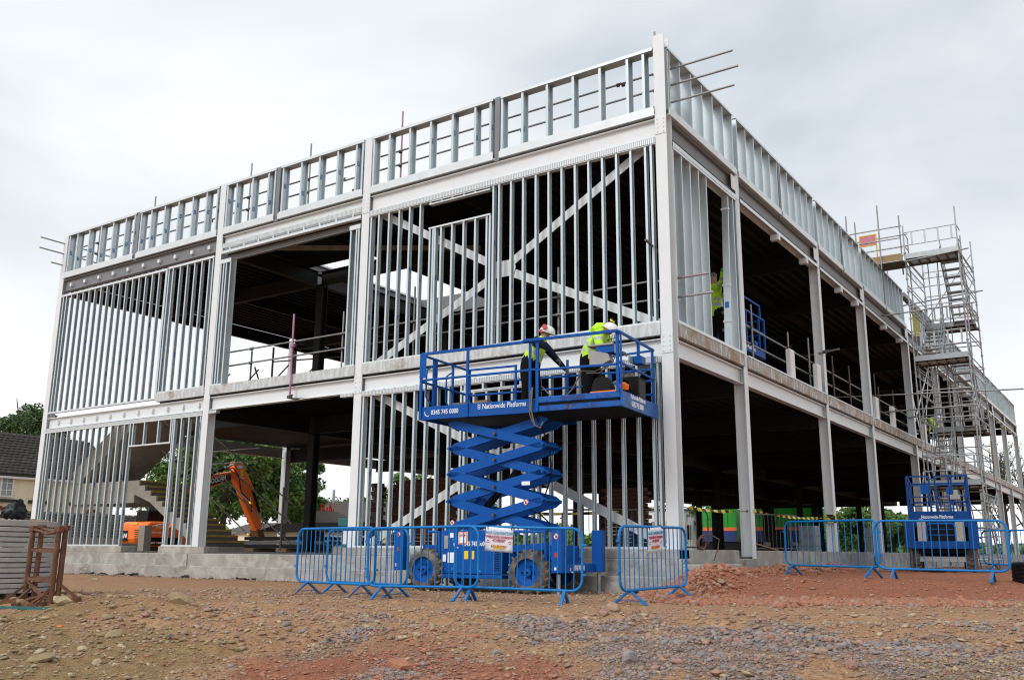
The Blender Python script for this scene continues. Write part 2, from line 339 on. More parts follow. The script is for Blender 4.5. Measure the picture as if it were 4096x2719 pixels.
def ground_mat():
    m = bpy.data.materials.new('site_soil'); m.use_nodes = True; t = m.node_tree; b = t.nodes['Principled BSDF']; b.inputs['Roughness'].default_value = .95
    b.inputs['Specular IOR Level'].default_value = .15
    Lk = t.links.new; geo = t.nodes.new('ShaderNodeNewGeometry')
    def noi(sc, det=6, ro=.6, loc=0, st=None):
        n = t.nodes.new('ShaderNodeTexNoise'); mp_ = t.nodes.new('ShaderNodeMapping'); mp_.inputs['Location'].default_value = (loc, loc*.7, 0)
        if st: mp_.inputs['Scale'].default_value = st
        Lk(geo.outputs['Position'], mp_.inputs[0]); Lk(mp_.outputs[0], n.inputs[0]); n.inputs['Scale'].default_value = sc; n.inputs['Detail'].default_value = det; n.inputs['Roughness'].default_value = ro; return n.outputs[0]
    def ramp(s, lo, hi, a=(0, 0, 0), c=(1, 1, 1)):
        r = t.nodes.new('ShaderNodeValToRGB'); r.color_ramp.elements[0].position = lo; r.color_ramp.elements[1].position = hi
        r.color_ramp.elements[0].color = (*a, 1); r.color_ramp.elements[1].color = (*c, 1); Lk(s, r.inputs[0]); return r.outputs[0]
    def mix(f, a, c, mode='MIX'):
        x = t.nodes.new('ShaderNodeMix'); x.data_type = 'RGBA'; x.blend_type = mode
        (Lk(f, x.inputs[0]) if hasattr(f, 'links') else setattr(x.inputs[0], 'default_value', f))
        for s_, v_ in ((6, a), (7, c)):
            if hasattr(v_, 'links'): Lk(v_, x.inputs[s_])
            else: x.inputs[s_].default_value = (*v_, 1)
        return x.outputs[2]
    def att(n):
        a = t.nodes.new('ShaderNodeAttribute'); a.attribute_name = n; return a.outputs['Fac']
    tan = mix(noi(.8), (.42, .245, .135), (.30, .175, .10))
    tan = mix(ramp(noi(2.5, loc=3), .5, .7), tan, (.43, .28, .17))
    red = mix(noi(1.7, loc=5), (.35, .145, .085), (.26, .108, .065))
    olive = mix(noi(2.3, loc=8), (.22, .145, .07), (.31, .205, .105))
    grav = mix(noi(16, 3, loc=2), (.20, .135, .10), (.29, .205, .16))
    c = mix(att('m_red'), tan, red); c = mix(att('m_olive'), c, olive); c = mix(att('m_grav'), c, grav)
    vo = t.nodes.new('ShaderNodeTexVoronoi'); vo.inputs['Scale'].default_value = 26; Lk(geo.outputs['Position'], vo.inputs[0])
    vr = ramp(vo.outputs['Color'], .2, .8, (.72, .70, .68), (1.25, 1.22, 1.2)); c = mix(.55, c, vr, 'MULTIPLY')
    c = mix(ramp(noi(45, 4, .7), .35, .65, (.7, .7, .7), (1.2, 1.2, 1.2)) if False else .35, c, ramp(noi(38, 5, .75), .3, .7, (.45, .44, .43), (1.5, 1.5, 1.5)), 'MULTIPLY')
    Lk(c, b.inputs['Base Color'])
    bp = t.nodes.new('ShaderNodeBump'); bp.inputs['Strength'].default_value = .8; bp.inputs['Distance'].default_value = .03
    Lk(noi(24, 8, .7), bp.inputs['Height']); bp2 = t.nodes.new('ShaderNodeBump'); bp2.inputs['Strength'].default_value = .5; bp2.inputs['Distance'].default_value = .02
    Lk(vo.outputs['Distance'], bp2.inputs['Height']); Lk(bp.outputs[0], bp2.inputs['Normal']); Lk(bp2.outputs[0], b.inputs['Normal'])
    return m
def soil_masks(x, y):
    x = np.asarray(x, float); y = np.asarray(y, float)
    dc = np.hypot(x-CAMP.x, y-CAMP.y); n = fbm(x*.8+4, y*.8, 4); n2 = fbm(x*.6+40, y*.6+7, 4)
    az = np.degrees(np.arctan2(x-CAMP.x, y-CAMP.y))    # -62 left .. -6 right
    p = pad(x, y)
    red = ss((p-.04+.12*n)/.15)
    red = np.maximum(red, ss((n2*1.4+.55-np.abs(az+46)/14)/.3)*ss((9.6-dc)/1.5))
    olive = ss((-az-47+14*n)/9)*ss((12.3-dc+1.5*n2)/.8)
    olive = np.maximum(olive, .55*ss((az+20+16*n2)/6)*ss((10.5-dc)/2)*ss((n-.0)/.3))
    grav = ss((az+47+16*n)/9)*ss((11.6-dc+2.0*n2)/1.0)*ss((.42+n*1.1)/.4)
    grav = grav*(1-.85*ss((n2-.12)/.25))
    red = red*(1-grav*.0)
    return red, olive, grav
gme = ground_grid(); gme.materials.append(ground_mat())
co_ = np.empty(len(gme.vertices)*3); gme.vertices.foreach_get('co', co_); co_ = co_.reshape(-1, 3)
for nme, val in zip(('m_red', 'm_olive', 'm_grav'), soil_masks(co_[:, 0], co_[:, 1])):
    a = gme.attributes.new(nme, 'FLOAT', 'POINT'); a.data.foreach_set('value', val.astype(np.float32))
struct(link('ground', gme))

# gravel: loose stones as one 'stuff' object
ICO_V = []; ICO_F = []
def _ico():
    p = (1+5**.5)/2
    v = np.array([(-1,p,0),(1,p,0),(-1,-p,0),(1,-p,0),(0,-1,p),(0,1,p),(0,-1,-p),(0,1,-p),(p,0,-1),(p,0,1),(-p,0,-1),(-p,0,1)], float)/math.hypot(1, p)
    f = np.array([(0,11,5),(0,5,1),(0,1,7),(0,7,10),(0,10,11),(1,5,9),(5,11,4),(11,10,2),(10,7,6),(7,1,8),(3,9,4),(3,4,2),(3,2,6),(3,6,8),(3,8,9),(4,9,5),(2,4,11),(6,2,10),(8,6,7),(9,8,1)])
    return v, f
IV, IF = _ico()
def stones(name, P, size, cols, flat=.5, label=None):
    """P: (n,3) positions, size (n,), cols (n,) material index"""
    n = len(P); a = rng.random(n)*6.283; sx = size*(.7+.6*rng.random(n)); sy = size*(.6+.5*rng.random(n)); sz = size*flat*(.6+.7*rng.random(n))
    V = IV[None]*(1+.42*(rng.random((n, 12, 1))-.5)*2)
    V = V*np.stack([sx, sy, sz], -1)[:, None]
    tl = (rng.random(n)-.5)*.9; ct, st = np.cos(tl)[:, None], np.sin(tl)[:, None]
    X, Y, Z = V[..., 0], V[..., 1], V[..., 2]; X, Z = X*ct-Z*st, X*st+Z*ct
    ca, sa = np.cos(a)[:, None], np.sin(a)[:, None]; X, Y = X*ca-Y*sa, X*sa+Y*ca
    V = np.stack([X, Y, Z], -1)+P[:, None]
    Fc = IF[None]+np.arange(n)[:, None, None]*12
    me = bpy.data.meshes.new(name); nv = n*12; nf = n*20
    me.vertices.add(nv); me.vertices.foreach_set('co', V.reshape(-1).astype(np.float32))
    me.loops.add(nf*3); me.loops.foreach_set('vertex_index', Fc.reshape(-1).astype(np.int32))
    me.polygons.add(nf); me.polygons.foreach_set('loop_start', np.arange(nf, dtype=np.int32)*3)
    me.polygons.foreach_set('material_index', np.repeat(cols, 20).astype(np.int32)); me.update(calc_edges=True)
    for m in STONE: me.materials.append(m)
    return struct(link(name, me), 'stuff')
STONE = [mat('stone_grey', (.26, .23, .22), .85, var=.25, scale=9), mat('stone_bluegrey', (.20, .18, .175), .85, var=.25, scale=9), mat('stone_brown', (.33, .22, .15), .9, var=.25, scale=9),
         mat('stone_pinkish', (.34, .20, .15), .9, var=.25, scale=9), mat('stone_red', (.36, .155, .092), .9, var=.25, scale=9), mat('stone_buff', (.42, .33, .21), .9, var=.2, scale=9), mat('stone_olive', (.29, .21, .115), .9, var=.2, scale=9)]
def scatter(n, rmin, rmax, a0, a1, seed):
    g = np.random.default_rng(seed); r = np.sqrt(g.random(n)*(rmax**2-rmin**2)+rmin**2) if rmax < 0 else rmin*(rmax/rmin)**g.random(n)
    a = np.radians(a0+(a1-a0)*g.random(n)); x = CAMP.x+r*np.sin(a); y = CAMP.y+r*np.cos(a); return x, y, r, g
x, y, r, g = scatter(260000, 4.4, 19, -65, -2, 3)
red, ol, gr = soil_masks(x, y)
track = np.exp(-((r-13.3)/.9)**2)
dens = np.clip(.19+.88*gr-.02*ol-.02*red, 0, 1)*(1-.7*track)
keep = (g.random(len(x)) < dens) & ((y < -.35) | (x > .55))
x, y, r, red, ol, gr = (q[keep] for q in (x, y, r, red, ol, gr)); n = len(x)
sz = .0092*np.exp(.52*g.standard_normal(n))*(1+.45*(r > 9)); sz = np.clip(sz, .004, .05)
u = g.random(n); cols = np.where(u < .35, 2, np.where(u < .55, 3, np.where(u < .72, 5, 0)))
ug = g.random(n); cols = np.where(ug < gr*.8, np.where(u < .40, 0, np.where(u < .66, 1, np.where(u < .86, 3, 2))), cols)
cols = np.where((gr < .25) & (cols == 0) & (g.random(n) < .75), 2, cols)
cols = np.where(g.random(n) < red*.75, 4, cols); cols = np.where(g.random(n) < ol*.85, np.where(g.random(n) < .72, 6, 5), cols)
stones('gravel', np.stack([x, y, gz(x, y)+sz*.25], -1), sz, cols)
# rubble on the edge of the red pad and at the foot of the wall
g = np.random.default_rng(12); n = 9000
s_ = g.random(n); d_ = g.normal(0, .28, n); px = 1.15+3.9*s_; py = -2.9+3.2*s_
x = px-.66*d_+.05; y = py+.75*d_
x2 = .35+np.abs(g.normal(0, .22, 4200)); y2 = -2.2+12*g.random(4200)**1.3
x3 = g.normal(.75, .35, 2600); y3 = g.normal(-1.7, .75, 2600)
x = np.concatenate([x, x2, x3]); y = np.concatenate([y, y2, y3]); k = x > .35; x = x[k]; y = y[k]; n = len(x)
sz = np.clip(.026*np.exp(.5*g.standard_normal(n)), .01, .085)
cols = np.where(g.random(n) < .78, 4, np.where(g.random(n) < .5, 3, 2))
stones('rubble', np.stack([x, y, gz(x, y)+sz*.3], -1), sz, cols, .65)
g = np.random.default_rng(33); n = 3000
x = -20+20.5*g.random(n); y = -.42-np.abs(g.normal(0, .22, n)); sz = np.clip(.014*np.exp(.5*g.standard_normal(n)), .006, .05)
stones('wall_foot_rubble', np.stack([x, y, gz(x, y)+sz*.3], -1), sz, g.integers(0, 6, n), .5)

# big single rocks
def rock(x, y, s, mi, label, flat=.6, seed=0):
    g = np.random.default_rng(seed); import bmesh
    bm = bmesh.new(); bmesh.ops.create_icosphere(bm, subdivisions=2, radius=1)
    off = Vector((seed*1.3, 2.1*seed, 0))
    for v in bm.verts:
        d = 1+.35*mnoise.noise(v.co*1.3+off)+.12*mnoise.noise(v.co*3.1+off); v.co = Vector((v.co.x*s*d, v.co.y*s*.75*d, v.co.z*s*flat*d))
    me = bpy.data.meshes.new('rock'); bm.to_mesh(me); bm.free(); me.materials.append(STONE[mi])
    o = link('rock', me); o.location = (x, y, gzs(x, y)+s*flat*.35); o.rotation_euler = (g.random()*.4, g.random()*.4, g.random()*6)
    tag(o, label, 'rock', 'large stones lying on the bare ground'); return o
def gp(pxn, pyn, z=None):
    """ground point seen at native photo pixel"""
    d = F+R2*((pxn-2048)/3715.85)-U2*((pyn-1359.5)/3715.85); t = 2.0
    for _ in range(4000):
        p = CAMP+d*t
        if p.z < gzs(p.x, p.y): break
        t += .01+t*.0006
    return p
for k, (px_, py_, s, mi, lb, fl) in enumerate([
    (730, 2415, .16, 6, 'broad olive boulder of soil and stone on top of the left mound', .5),
    (165, 2640, .12, 6, 'large flat buff stone at the bottom left of the ground', .35),
    (460, 2545, .10, 6, 'pointed buff stone below the left mound', .45),
    (385, 2655, .05, 5, 'rounded pale cobble right of the large flat buff stone', .6),
    (2450, 2445, .11, 2, 'brown rock in front of the wheel barrier, left of the pair', .8),
    (2415, 2462, .08, 3, 'reddish rock against the larger brown rock', .7),
    (1670, 2545, .05, 5, 'pale yellowish cobble on red soil near the middle', .6),
    (2545, 2450, .07, 3, 'pinkish block of stone beside the brown rock', .7),
    (1985, 2617, .055, 0, 'smooth grey cobble in the gravel left of centre', .6),
    (2520, 2640, .08, 0, 'angular grey stone in the gravel right of the red soil', .8),
    (3080, 2558, .05, 4, 'dark red oval cobble on the gravel', .6),
    (3410, 2672, .06, 3, 'pink brown angular stone at the bottom right', .8),
    (3840, 2400, .075, 4, 'red stone at the right end of the red soil bank', .8),
    (3980, 2398, .06, 4, 'red stone lying alone right of the red bank', .6),
    (2870, 2700, .07, 3, 'flat pinkish stone at the bottom edge of the gravel', .4),
    (1600, 2675, .10, 4, 'lump of red earth at the bottom centre', .6),
    (1420, 2560, .05, 1, 'blue grey stone on the brown gravel left of centre', .6),
    (250, 2413, .11, 5, 'long pale stone at the foot of the rusty stand', .5),
    (90, 2420, .08, 6, 'olive stone at the left end of the rusty stand', .6),
    (380, 2320, .09, 5, 'pale lump lying on the tan track at left', .4),
    (110, 2590, .05, 5, 'small buff stone above the large flat stone', .4),
    (330, 2600, .05, 5, 'small pale stone right of the large flat stone', .5)]):
    p = gp(px_, py_); rock(p.x, p.y, s, mi, lb, fl, k+1)
def scrap(pxn, pyn, matn, label, s):
    p = gp(pxn, pyn); m = MB(); c = p+Vector((0, 0, .03))
    m.add([c+Vector(v)*s for v in ((-1, 0, 0), (.2, -.3, .1), (1, .1, .35), (.1, .5, .25), (-.4, .3, .5))], [(0, 1, 3), (1, 2, 3), (0, 3, 4)])
    o = m.obj('scrap', matn); so_ = o.modifiers.new('s', 'SOLIDIFY'); so_.thickness = .004; tag(o, label, 'litter')
scrap(680, 2560, 'barrier_grey', 'crumpled blue grey scrap lying on the red brown gravel', .06)
scrap(235, 2520, 'orange', 'thin orange plastic strip on the olive soil', .05)

# ------------------------------------------------------------------ the steel framed building
B = thing('steel_framed_building', 'two storey steel framed building under construction with galvanised stud infill and parapet panels', 'building')
def H(mb, x, y, z0, z1, w=.25, d=.25, mi=0, alongx=True):
    """H column; flanges face +-y when alongx"""
    t = .018
    if alongx:
        mb.box((x-w/2, y, z0), (x+w/2, y+t, z1), mi); mb.box((x-w/2, y+d-t, z0), (x+w/2, y+d, z1), mi); mb.box((x-t/2, y+t, z0), (x+t/2, y+d-t, z1), mi)
    else:
        mb.box((x, y-w/2, z0), (x-t, y+w/2, z1), mi); mb.box((x-d+t, y-w/2, z0), (x-d, y+w/2, z1), mi); mb.box((x-t, y-t/2, z0), (x-d+t, y+t/2, z1), mi)
def column(x, y, z0, z1, m='white_steel', alongx=True, w=.25, d=.25, plate=True, label=None):
    mb = MB(); H(mb, x, y, z0, z1, w, d, 0, alongx)
    return mb.obj('column', m, B, label)
def ibeam(p0, p1, z0, z1, m, w=.16, name='beam', label=None):
    """I-beam with outer web face; p0,p1 are centre line ends"""
    mb = MB(); p0 = Vector((*p0, 0)); p1 = Vector((*p1, 0)); t = .018; zc = (z0+z1)/2
    mb.bar(p0+Vector((0, 0, z1-t/2)), p1+Vector((0, 0, z1-t/2)), w, t); mb.bar(p0+Vector((0, 0, z0+t/2)), p1+Vector((0, 0, z0+t/2)), w, t)
    mb.bar(p0+Vector((0, 0, zc)), p1+Vector((0, 0, zc)), .012, z1-z0-2*t)
    return mb.obj(name, m, B, label)
LC = [-22.30, -14.09, -8.345]                 # left facade columns (x centre)
column(-22.29, 0, -.02, 8.72, label='end column of the long left side', w=.25)
column(-14.09, 0, 0, 10.38); column(-8.345, 0, 0, 10.38)
column(-.125, 0, 0, 10.62, w=.25, d=.27, label='tall white corner column')
RY = [3.97, 10.5, 15.75, 22.6, 28.6, 34.0, 39.6, 46.3, 51.6, 57.9]
for i, yy in enumerate(RY): column(0, yy, -.18 if i == 0 else 0, 8.9, alongx=False, w=.22, d=.26)
# parapet posts (grey)
for xx in (-4.27, -11.73, -18.19):
    mb = MB(); mb.box((xx-.07, .0, 8.75), (xx+.07, .14, 10.36)); mb.obj('parapet_post', 'grey_steel', B)
for yy in (7.24, 13.3, 19.1, 25.4, 31.2, 36.8, 43.0, 49.0, 54.8):
    mb = MB(); mb.box((-.14, yy-.05, 8.75), (-.004, yy+.05, 10.36)); mb.obj('parapet_post', 'grey_steel', B)
mb = MB(); mb.box((-22.42, .0, 8.72), (-22.16, .16, 10.34)); mb.obj('parapet_post', 'white_steel', B)
# perimeter beams, left facade
segs = [(-22.17, -14.22), (-13.96, -8.47), (-8.22, -.25)]
for i, (a, b) in enumerate(segs):
    ibeam((a, .11), (b, .11), 3.69, 4.05, 'white_steel', .17)
    ibeam((a, .11), (b, .11), 8.33, 8.74, 'grey_steel' if i == 0 else 'white_steel', .17, label='grey perimeter beam' if i == 0 else None)
# end plates and bolts on splices
def splice(x, z0, z1, y=-.012, w=.25):
    mb = MB(); mb.box((x-w/2, y, z0), (x+w/2, 0, z1))
    for zz in np.linspace(z0+.05, z1-.05, 4):
        for dx in (-.07, .07): mb.cyl((x+dx, y-.014, zz), (x+dx, y, zz), .014, 6)
    mb.obj('splice_plate', 'white_steel', B)
splice(-.125, 3.74, 4.13); splice(-.125, 8.36, 8.74); splice(-8.345, 3.66, 4.1); splice(-8.345, 8.30, 8.72)
# cleats standing proud on the left bay beams
def cleats(xs, z, m):
    for xx in xs:
        mb = MB(); mb.box((xx-.05, .03, z-.055), (xx+.05, .10, z+.055)); mb.obj('cleat', m, B)
cleats(np.linspace(-21.75, -14.6, 10), 8.53, 'white_steel'); cleats(np.linspace(-21.6, -14.5, 11), 3.88, 'white_steel')

# perimeter beams, right facade
ends = [.27]+RY
for i in range(len(RY)):
    a = ends[i]+(.0 if i == 0 else .0); b = RY[i]
    ibeam((-.13, a), (-.13, b), 3.70, 4.06, 'white_steel', .17)
    ibeam((-.13, a), (-.13, b), 8.36, 8.74, 'grey_steel', .17)
    # white end stubs of the grey beams
    mb = MB(); mb.box((-.015, b-.36, 8.37), (-.001, b-.11, 8.73)); mb.obj('end_plate', 'white_steel', B)
    mb = MB(); mb.box((-.012, b-.13, 3.72), (.004, b-.11, 4.05)); mb.obj('end_plate', 'white_steel', B)
# slab edge trims
def trim(a, b, m='slab_edge'):
    mb = MB(); mb.box(a, b); return mb.obj('slab_edge', m, B)
trim((-16.38, -.035, 4.11), (-14.22, .1, 4.36)); trim((-13.965, -.035, 4.11), (-8.47, .1, 4.36)); trim((-8.22, -.035, 4.11), (-.25, .1, 4.37))
for i in range(len(RY)):
    a = ends[i]+(.02 if i == 0 else .11); b = RY[i]-.11
    trim((.035, a, 4.10), (-.1, b, 4.36), 'slab_edge2')
    mb = MB(); mb.box((.05, a, 4.36), (-.12, b, 4.395)); mb.obj('sole_track', 'galv_track', B)
# floors and roof
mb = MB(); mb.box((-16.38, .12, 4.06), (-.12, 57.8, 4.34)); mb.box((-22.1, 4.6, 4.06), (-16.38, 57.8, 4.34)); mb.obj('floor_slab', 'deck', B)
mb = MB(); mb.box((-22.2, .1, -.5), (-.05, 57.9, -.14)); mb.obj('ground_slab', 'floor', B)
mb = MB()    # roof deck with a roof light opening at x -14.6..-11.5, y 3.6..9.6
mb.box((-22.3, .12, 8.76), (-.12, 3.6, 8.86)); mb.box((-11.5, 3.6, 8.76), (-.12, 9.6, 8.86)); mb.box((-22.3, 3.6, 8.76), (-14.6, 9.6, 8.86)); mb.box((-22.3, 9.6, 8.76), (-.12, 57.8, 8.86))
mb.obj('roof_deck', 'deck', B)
def ribs(name, x0, x1, y0, y1, z, step=.32, h=.06):
    mb = MB(); xx = x0
    while xx < x1:
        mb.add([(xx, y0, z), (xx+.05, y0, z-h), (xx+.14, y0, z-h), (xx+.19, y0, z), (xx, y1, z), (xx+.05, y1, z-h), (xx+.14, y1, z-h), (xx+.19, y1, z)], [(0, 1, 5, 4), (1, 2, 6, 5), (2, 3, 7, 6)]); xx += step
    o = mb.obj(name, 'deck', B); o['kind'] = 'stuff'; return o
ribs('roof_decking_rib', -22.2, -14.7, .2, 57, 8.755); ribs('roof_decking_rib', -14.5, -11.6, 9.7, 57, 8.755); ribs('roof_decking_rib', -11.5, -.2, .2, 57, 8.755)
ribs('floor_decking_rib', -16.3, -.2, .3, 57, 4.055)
mb = MB(); mb.box((-14.62, 3.5, 8.45), (-14.6, 9.7, 9.1)); mb.obj('opening_upstand', 'grey_steel', B)
mb = MB(); mb.box((-14.75, 3.4, 9.1), (-14.5, 9.8, 9.16)); mb.obj('opening_capping', 'galv_track', B)
mb = MB(); mb.box((-14.6, 9.58, 8.45), (-11.5, 9.6, 9.1)); mb.obj('opening_upstand', 'grey_steel', B)
# interior beams
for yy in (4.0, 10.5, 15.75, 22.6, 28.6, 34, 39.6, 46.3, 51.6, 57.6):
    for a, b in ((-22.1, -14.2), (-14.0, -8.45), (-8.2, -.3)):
        ibeam((a, yy), (b, yy), 8.25, 8.69, 'dark_shaded_steel', .18)
        if not (yy == 4.0 and a < -20): ibeam((a, yy), (b, yy), 3.45, 3.97, 'dark_shaded_steel', .18)
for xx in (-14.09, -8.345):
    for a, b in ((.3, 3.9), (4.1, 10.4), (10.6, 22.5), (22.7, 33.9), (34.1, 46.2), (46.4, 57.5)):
        ibeam((xx, a), (xx, b), 8.22, 8.69, 'dark_shaded_steel', .18); ibeam((xx, a), (xx, b), 3.45, 3.97, 'dark_shaded_steel', .18)
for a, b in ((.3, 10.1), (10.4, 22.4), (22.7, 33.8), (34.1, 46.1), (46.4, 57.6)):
    ibeam((-22.15, a), (-22.15, b), 8.22, 8.66, 'dark_shaded_steel', .18)
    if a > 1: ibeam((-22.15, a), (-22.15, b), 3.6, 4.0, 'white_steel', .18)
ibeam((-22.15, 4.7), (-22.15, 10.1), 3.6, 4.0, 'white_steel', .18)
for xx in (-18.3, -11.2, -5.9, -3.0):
    ibeam((xx, .3 if xx != -11.2 else 9.8), (xx, 57), 8.4, 8.69, 'dark_shaded_steel', .12)
# tan diagonal / horizontal bracing in roof plane
for p, q in (((-12.0, .3, 8.12), (-7.2, 3.4, 8.12)),):
    mb = MB(); mb.bar(p, q, .10, .12); mb.obj('roof_brace', 'beam_tan', B)
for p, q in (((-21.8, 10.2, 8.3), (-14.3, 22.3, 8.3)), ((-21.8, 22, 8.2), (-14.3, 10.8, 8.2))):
    mb = MB(); mb.bar(p, q, .12, .12); mb.obj('roof_brace', 'dark_shaded_steel', B)
# interior columns
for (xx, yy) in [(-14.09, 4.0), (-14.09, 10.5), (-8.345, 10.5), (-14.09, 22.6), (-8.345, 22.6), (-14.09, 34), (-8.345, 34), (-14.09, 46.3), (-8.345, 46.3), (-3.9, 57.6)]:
    column(xx, yy, -.12, 8.3, 'dark_shaded_steel', w=.26, d=.26)
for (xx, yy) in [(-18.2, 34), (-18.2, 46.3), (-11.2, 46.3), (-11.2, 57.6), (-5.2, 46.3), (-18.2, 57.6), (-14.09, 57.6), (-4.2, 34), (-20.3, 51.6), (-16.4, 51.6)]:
    column(xx, yy, -.12, 3.9, 'dark_shaded_steel', w=.3, d=.3)
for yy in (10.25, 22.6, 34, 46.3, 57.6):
    column(-22.2, yy, -.12, 8.5, 'white_steel' if yy < 40 else 'dark_shaded_steel', w=.25, d=.25)
# X bracing behind the studs, bay C2 - corner, both storeys
def brace(p, q, w=.19):
    mb = MB(); mb.bar(p, q, .014, w); return mb.obj('flat_brace', 'white_steel', B)
yb = .28
for (zc, zt, zb) in ((6.2, 8.3, 4.42), (1.92, 3.66, .1)):
    c = (-4.25, yb, zc)
    brace((-.55, yb, zt), c); brace((-.4, yb, zb), c); brace((-8.05, yb, zt), c); brace((-8.0, yb, zb), c)
    mb = MB(); T = frame((c[0], yb-.02, zc), (1, 0, 0), (0, 0, 1))
    mb.prism([(-.3, -.19), (.3, -.19), (.36, 0), (.3, .19), (-.3, .19), (-.36, 0)], T, .012)
    for dx in (-.2, .2):
        for dz in (-.09, .09): mb.cyl((c[0]+dx, yb-.05, zc+dz), (c[0]+dx, yb-.02, zc+dz), .014, 6)
    mb.obj('gusset_plate', 'white_steel', B)

# ---- stud panels
def stud_mesh(h, w, d, side):
    """C section, open towards +a; local axes: a along the wall, b depth (inward), z up"""
    t = .006; l = .014; mb = MB()
    mb.box((0, 0, 0), (w, t, h)); mb.box((0, d-t, 0), (w, d, h)); mb.box((0, t, 0), (t, d-t, h)); mb.box((w-t, t, 0), (w, t+l, h)); mb.box((w-t, d-t-l, 0), (w, d-t, h))
    return mb
_sm = {}
def stud(panel, T, h, w=.048, d=.13, m='galv', stick=None, label=None):
    key = (round(h, 3), w, d, m)
    if key not in _sm: _sm[key] = stud_mesh(h, w, d, 1).mesh('stud', m)
    o = link('stud', _sm[key]); o.parent = panel; o.matrix_parent_inverse = Matrix(); o.matrix_basis = panel.matrix_world.inverted() @ T
    if stick is not None:
        zz, rot = stick; mb = MB(); c = Vector((.0085, d*.5, zz)); ww = .085 if d > .15 else d*1.0
        for sgn in (1,):
            ux = Vector((0, math.cos(rot), math.sin(rot))); uz = Vector((0, -math.sin(rot), math.cos(rot)))
            vs = [c+ux*a*ww*.42+uz*b*.065 for a, b in ((-1, -1), (1, -1), (1, 1), (-1, 1))]
            mb.add(vs, [(0, 1, 2, 3)]); mb.add([v+Vector((-.002, 0, 0)) for v in vs], [(0, 3, 2, 1)])
            c2 = c+Vector((.0005, 0, 0)); vs = [c2+ux*a*ww*.07+uz*b*.04 for a, b in ((-1, -1), (1, -1), (1, 1), (-1, 1))]; mb.add([v+Vector((.001, 0, 0)) for v in vs], [(0, 1, 2, 3)], 1)
        s = mb.obj('sticker', ['sticker', 'text_white'], fix=False); s.parent = panel; s.matrix_parent_inverse = Matrix(); s.matrix_basis = panel.matrix_world.inverted() @ T
    return o
TL = Matrix.Identity(4)                                                # left facade: a=+x, b=+y
TR = frame((0, 0, 0), (0, 1, 0), (-1, 0, 0))                           # right facade: a=+y, b=-x
def facing(side, a, b, z):
    return Matrix.Translation((a, b, z)) if side == 'L' else Matrix.Translation((-b, a, z)) @ TR
def panel(name, side, a0, a1, z0, z1, studs, d=.11, w=.048, top='galv_track', tz=.06, bz=.04, front=-.012, label=None, sticks=.0, dbl=(), toph=None, rail=None, seed=0):
    """frame = tracks (panel mesh), studs = sub-parts"""
    mb = MB()
    def bx(a, b, zz0, zz1, b0=front, b1=None, mi=0):
        b1 = d+.01 if b1 is None else b1
        if side == 'L': mb.box((a, b0, zz0), (b, b1, zz1), mi)
        else: mb.box((-b0, a, zz0), (-b1, b, zz1), mi)
    t = .005
    def track(zz0, zz1, zf):
        bx(a0, a1, zz0, zz1, front, front+t); bx(a0, a1, zz0, zz1, d, d+t)
        bx(a0, a1, zf, zf+t, front+t, d)
    track(z0, z0+bz, z0); p = mb.obj(name, [top], B, label)
    mb = MB(); track(z1-tz, z1, z1-t); mb.obj('top_track', [top], p)
    if rail:
        mb = MB(); zz0, zz1, pr = rail; bx(a0-.02, a1+.02, zz0, zz1, front-pr, front-.002)
        bx(a0-.02, a1+.02, zz0, zz0+.02, front-.002, d); mb.obj('bottom_rail', [top], p)
    g = random.Random(seed)
    for i, s in enumerate(studs):
        st = (z1-z0)*(.25+.4*g.random()) if g.random() < sticks else None
        stud(p, facing(side, s, 0, z0+.005), z1-z0-.01, w, d, stick=None if st is None else (st, (g.random()-.5)*.5))
    return p
def rng_(a, b, s): return list(np.arange(a, b+1e-6, s))
# first floor, left bay: two panels
panel('stud_panel', 'L', -22.15, -16.42, 4.19, 8.20, [-22.05, -21.87]+rng_(-21.58, -16.5, .3375)+[-16.47], tz=.07, bz=.05, sticks=.55, seed=1, d=.095, label='long stud panel of the end bay on the upper floor')
panel('stud_panel', 'L', -16.38, -14.25, 4.36, 8.22, [-16.37, -16.18, -15.84, -15.5, -15.16, -14.83, -14.49, -14.32], tz=.07, sticks=.55, seed=2, d=.095)
# gf, left bay
panel('stud_panel', 'L', -22.19, -17.52, .0, 3.6, [-22.04, -21.9]+rng_(-21.57, -17.8, .3375)+[-17.57], tz=.05, sticks=.35, seed=3, d=.095)
panel('stud_panel', 'L', -15.55, -14.21, .0, 3.6, [-15.53, -15.45, -15.15, -14.82, -14.48, -14.29, -14.27], tz=.05, sticks=.5, seed=4, d=.095)
panel('door_head_panel', 'L', -17.52, -15.55, 2.86, 3.6, [-17.42, -16.87, -16.21, -15.62], tz=.05, d=.095, seed=5)
mb = MB(); mb.box((-22.19, -.02, 3.6), (-14.22, .13, 3.665)); mb.obj('head_track', 'slot', B)
# first floor middle bay: jambs and lintel
panel('stud_panel', 'L', -13.96, -13.5, 4.36, 8.02, [-13.95, -13.83, -13.72, -13.54], tz=.12, seed=6, d=.2)
panel('stud_panel', 'L', -8.88, -8.5, 4.36, 8.05, [-8.86, -8.66, -8.58], tz=.12, seed=6, d=.2)
mb = MB(); mb.box((-13.95, -.02, 8.36), (-8.5, .0, 8.49)); mb.obj('head_track', 'slot', B)
mb = MB(); mb.box((-13.95, -.02, 8.20), (-8.5, .10, 8.28)); mb.box((-13.95, -.02, 8.28), (-13.9, .0, 8.36))
for k in range(9): mb.box((-13.6+k*.6, -.02, 8.28), (-13.55+k*.6, 0, 8.36))
mb.obj('lintel', 'galv_track', B)
ibeam((-13.9, .2), (-8.5, .2), 8.02, 8.18, 'grey_steel', .1)
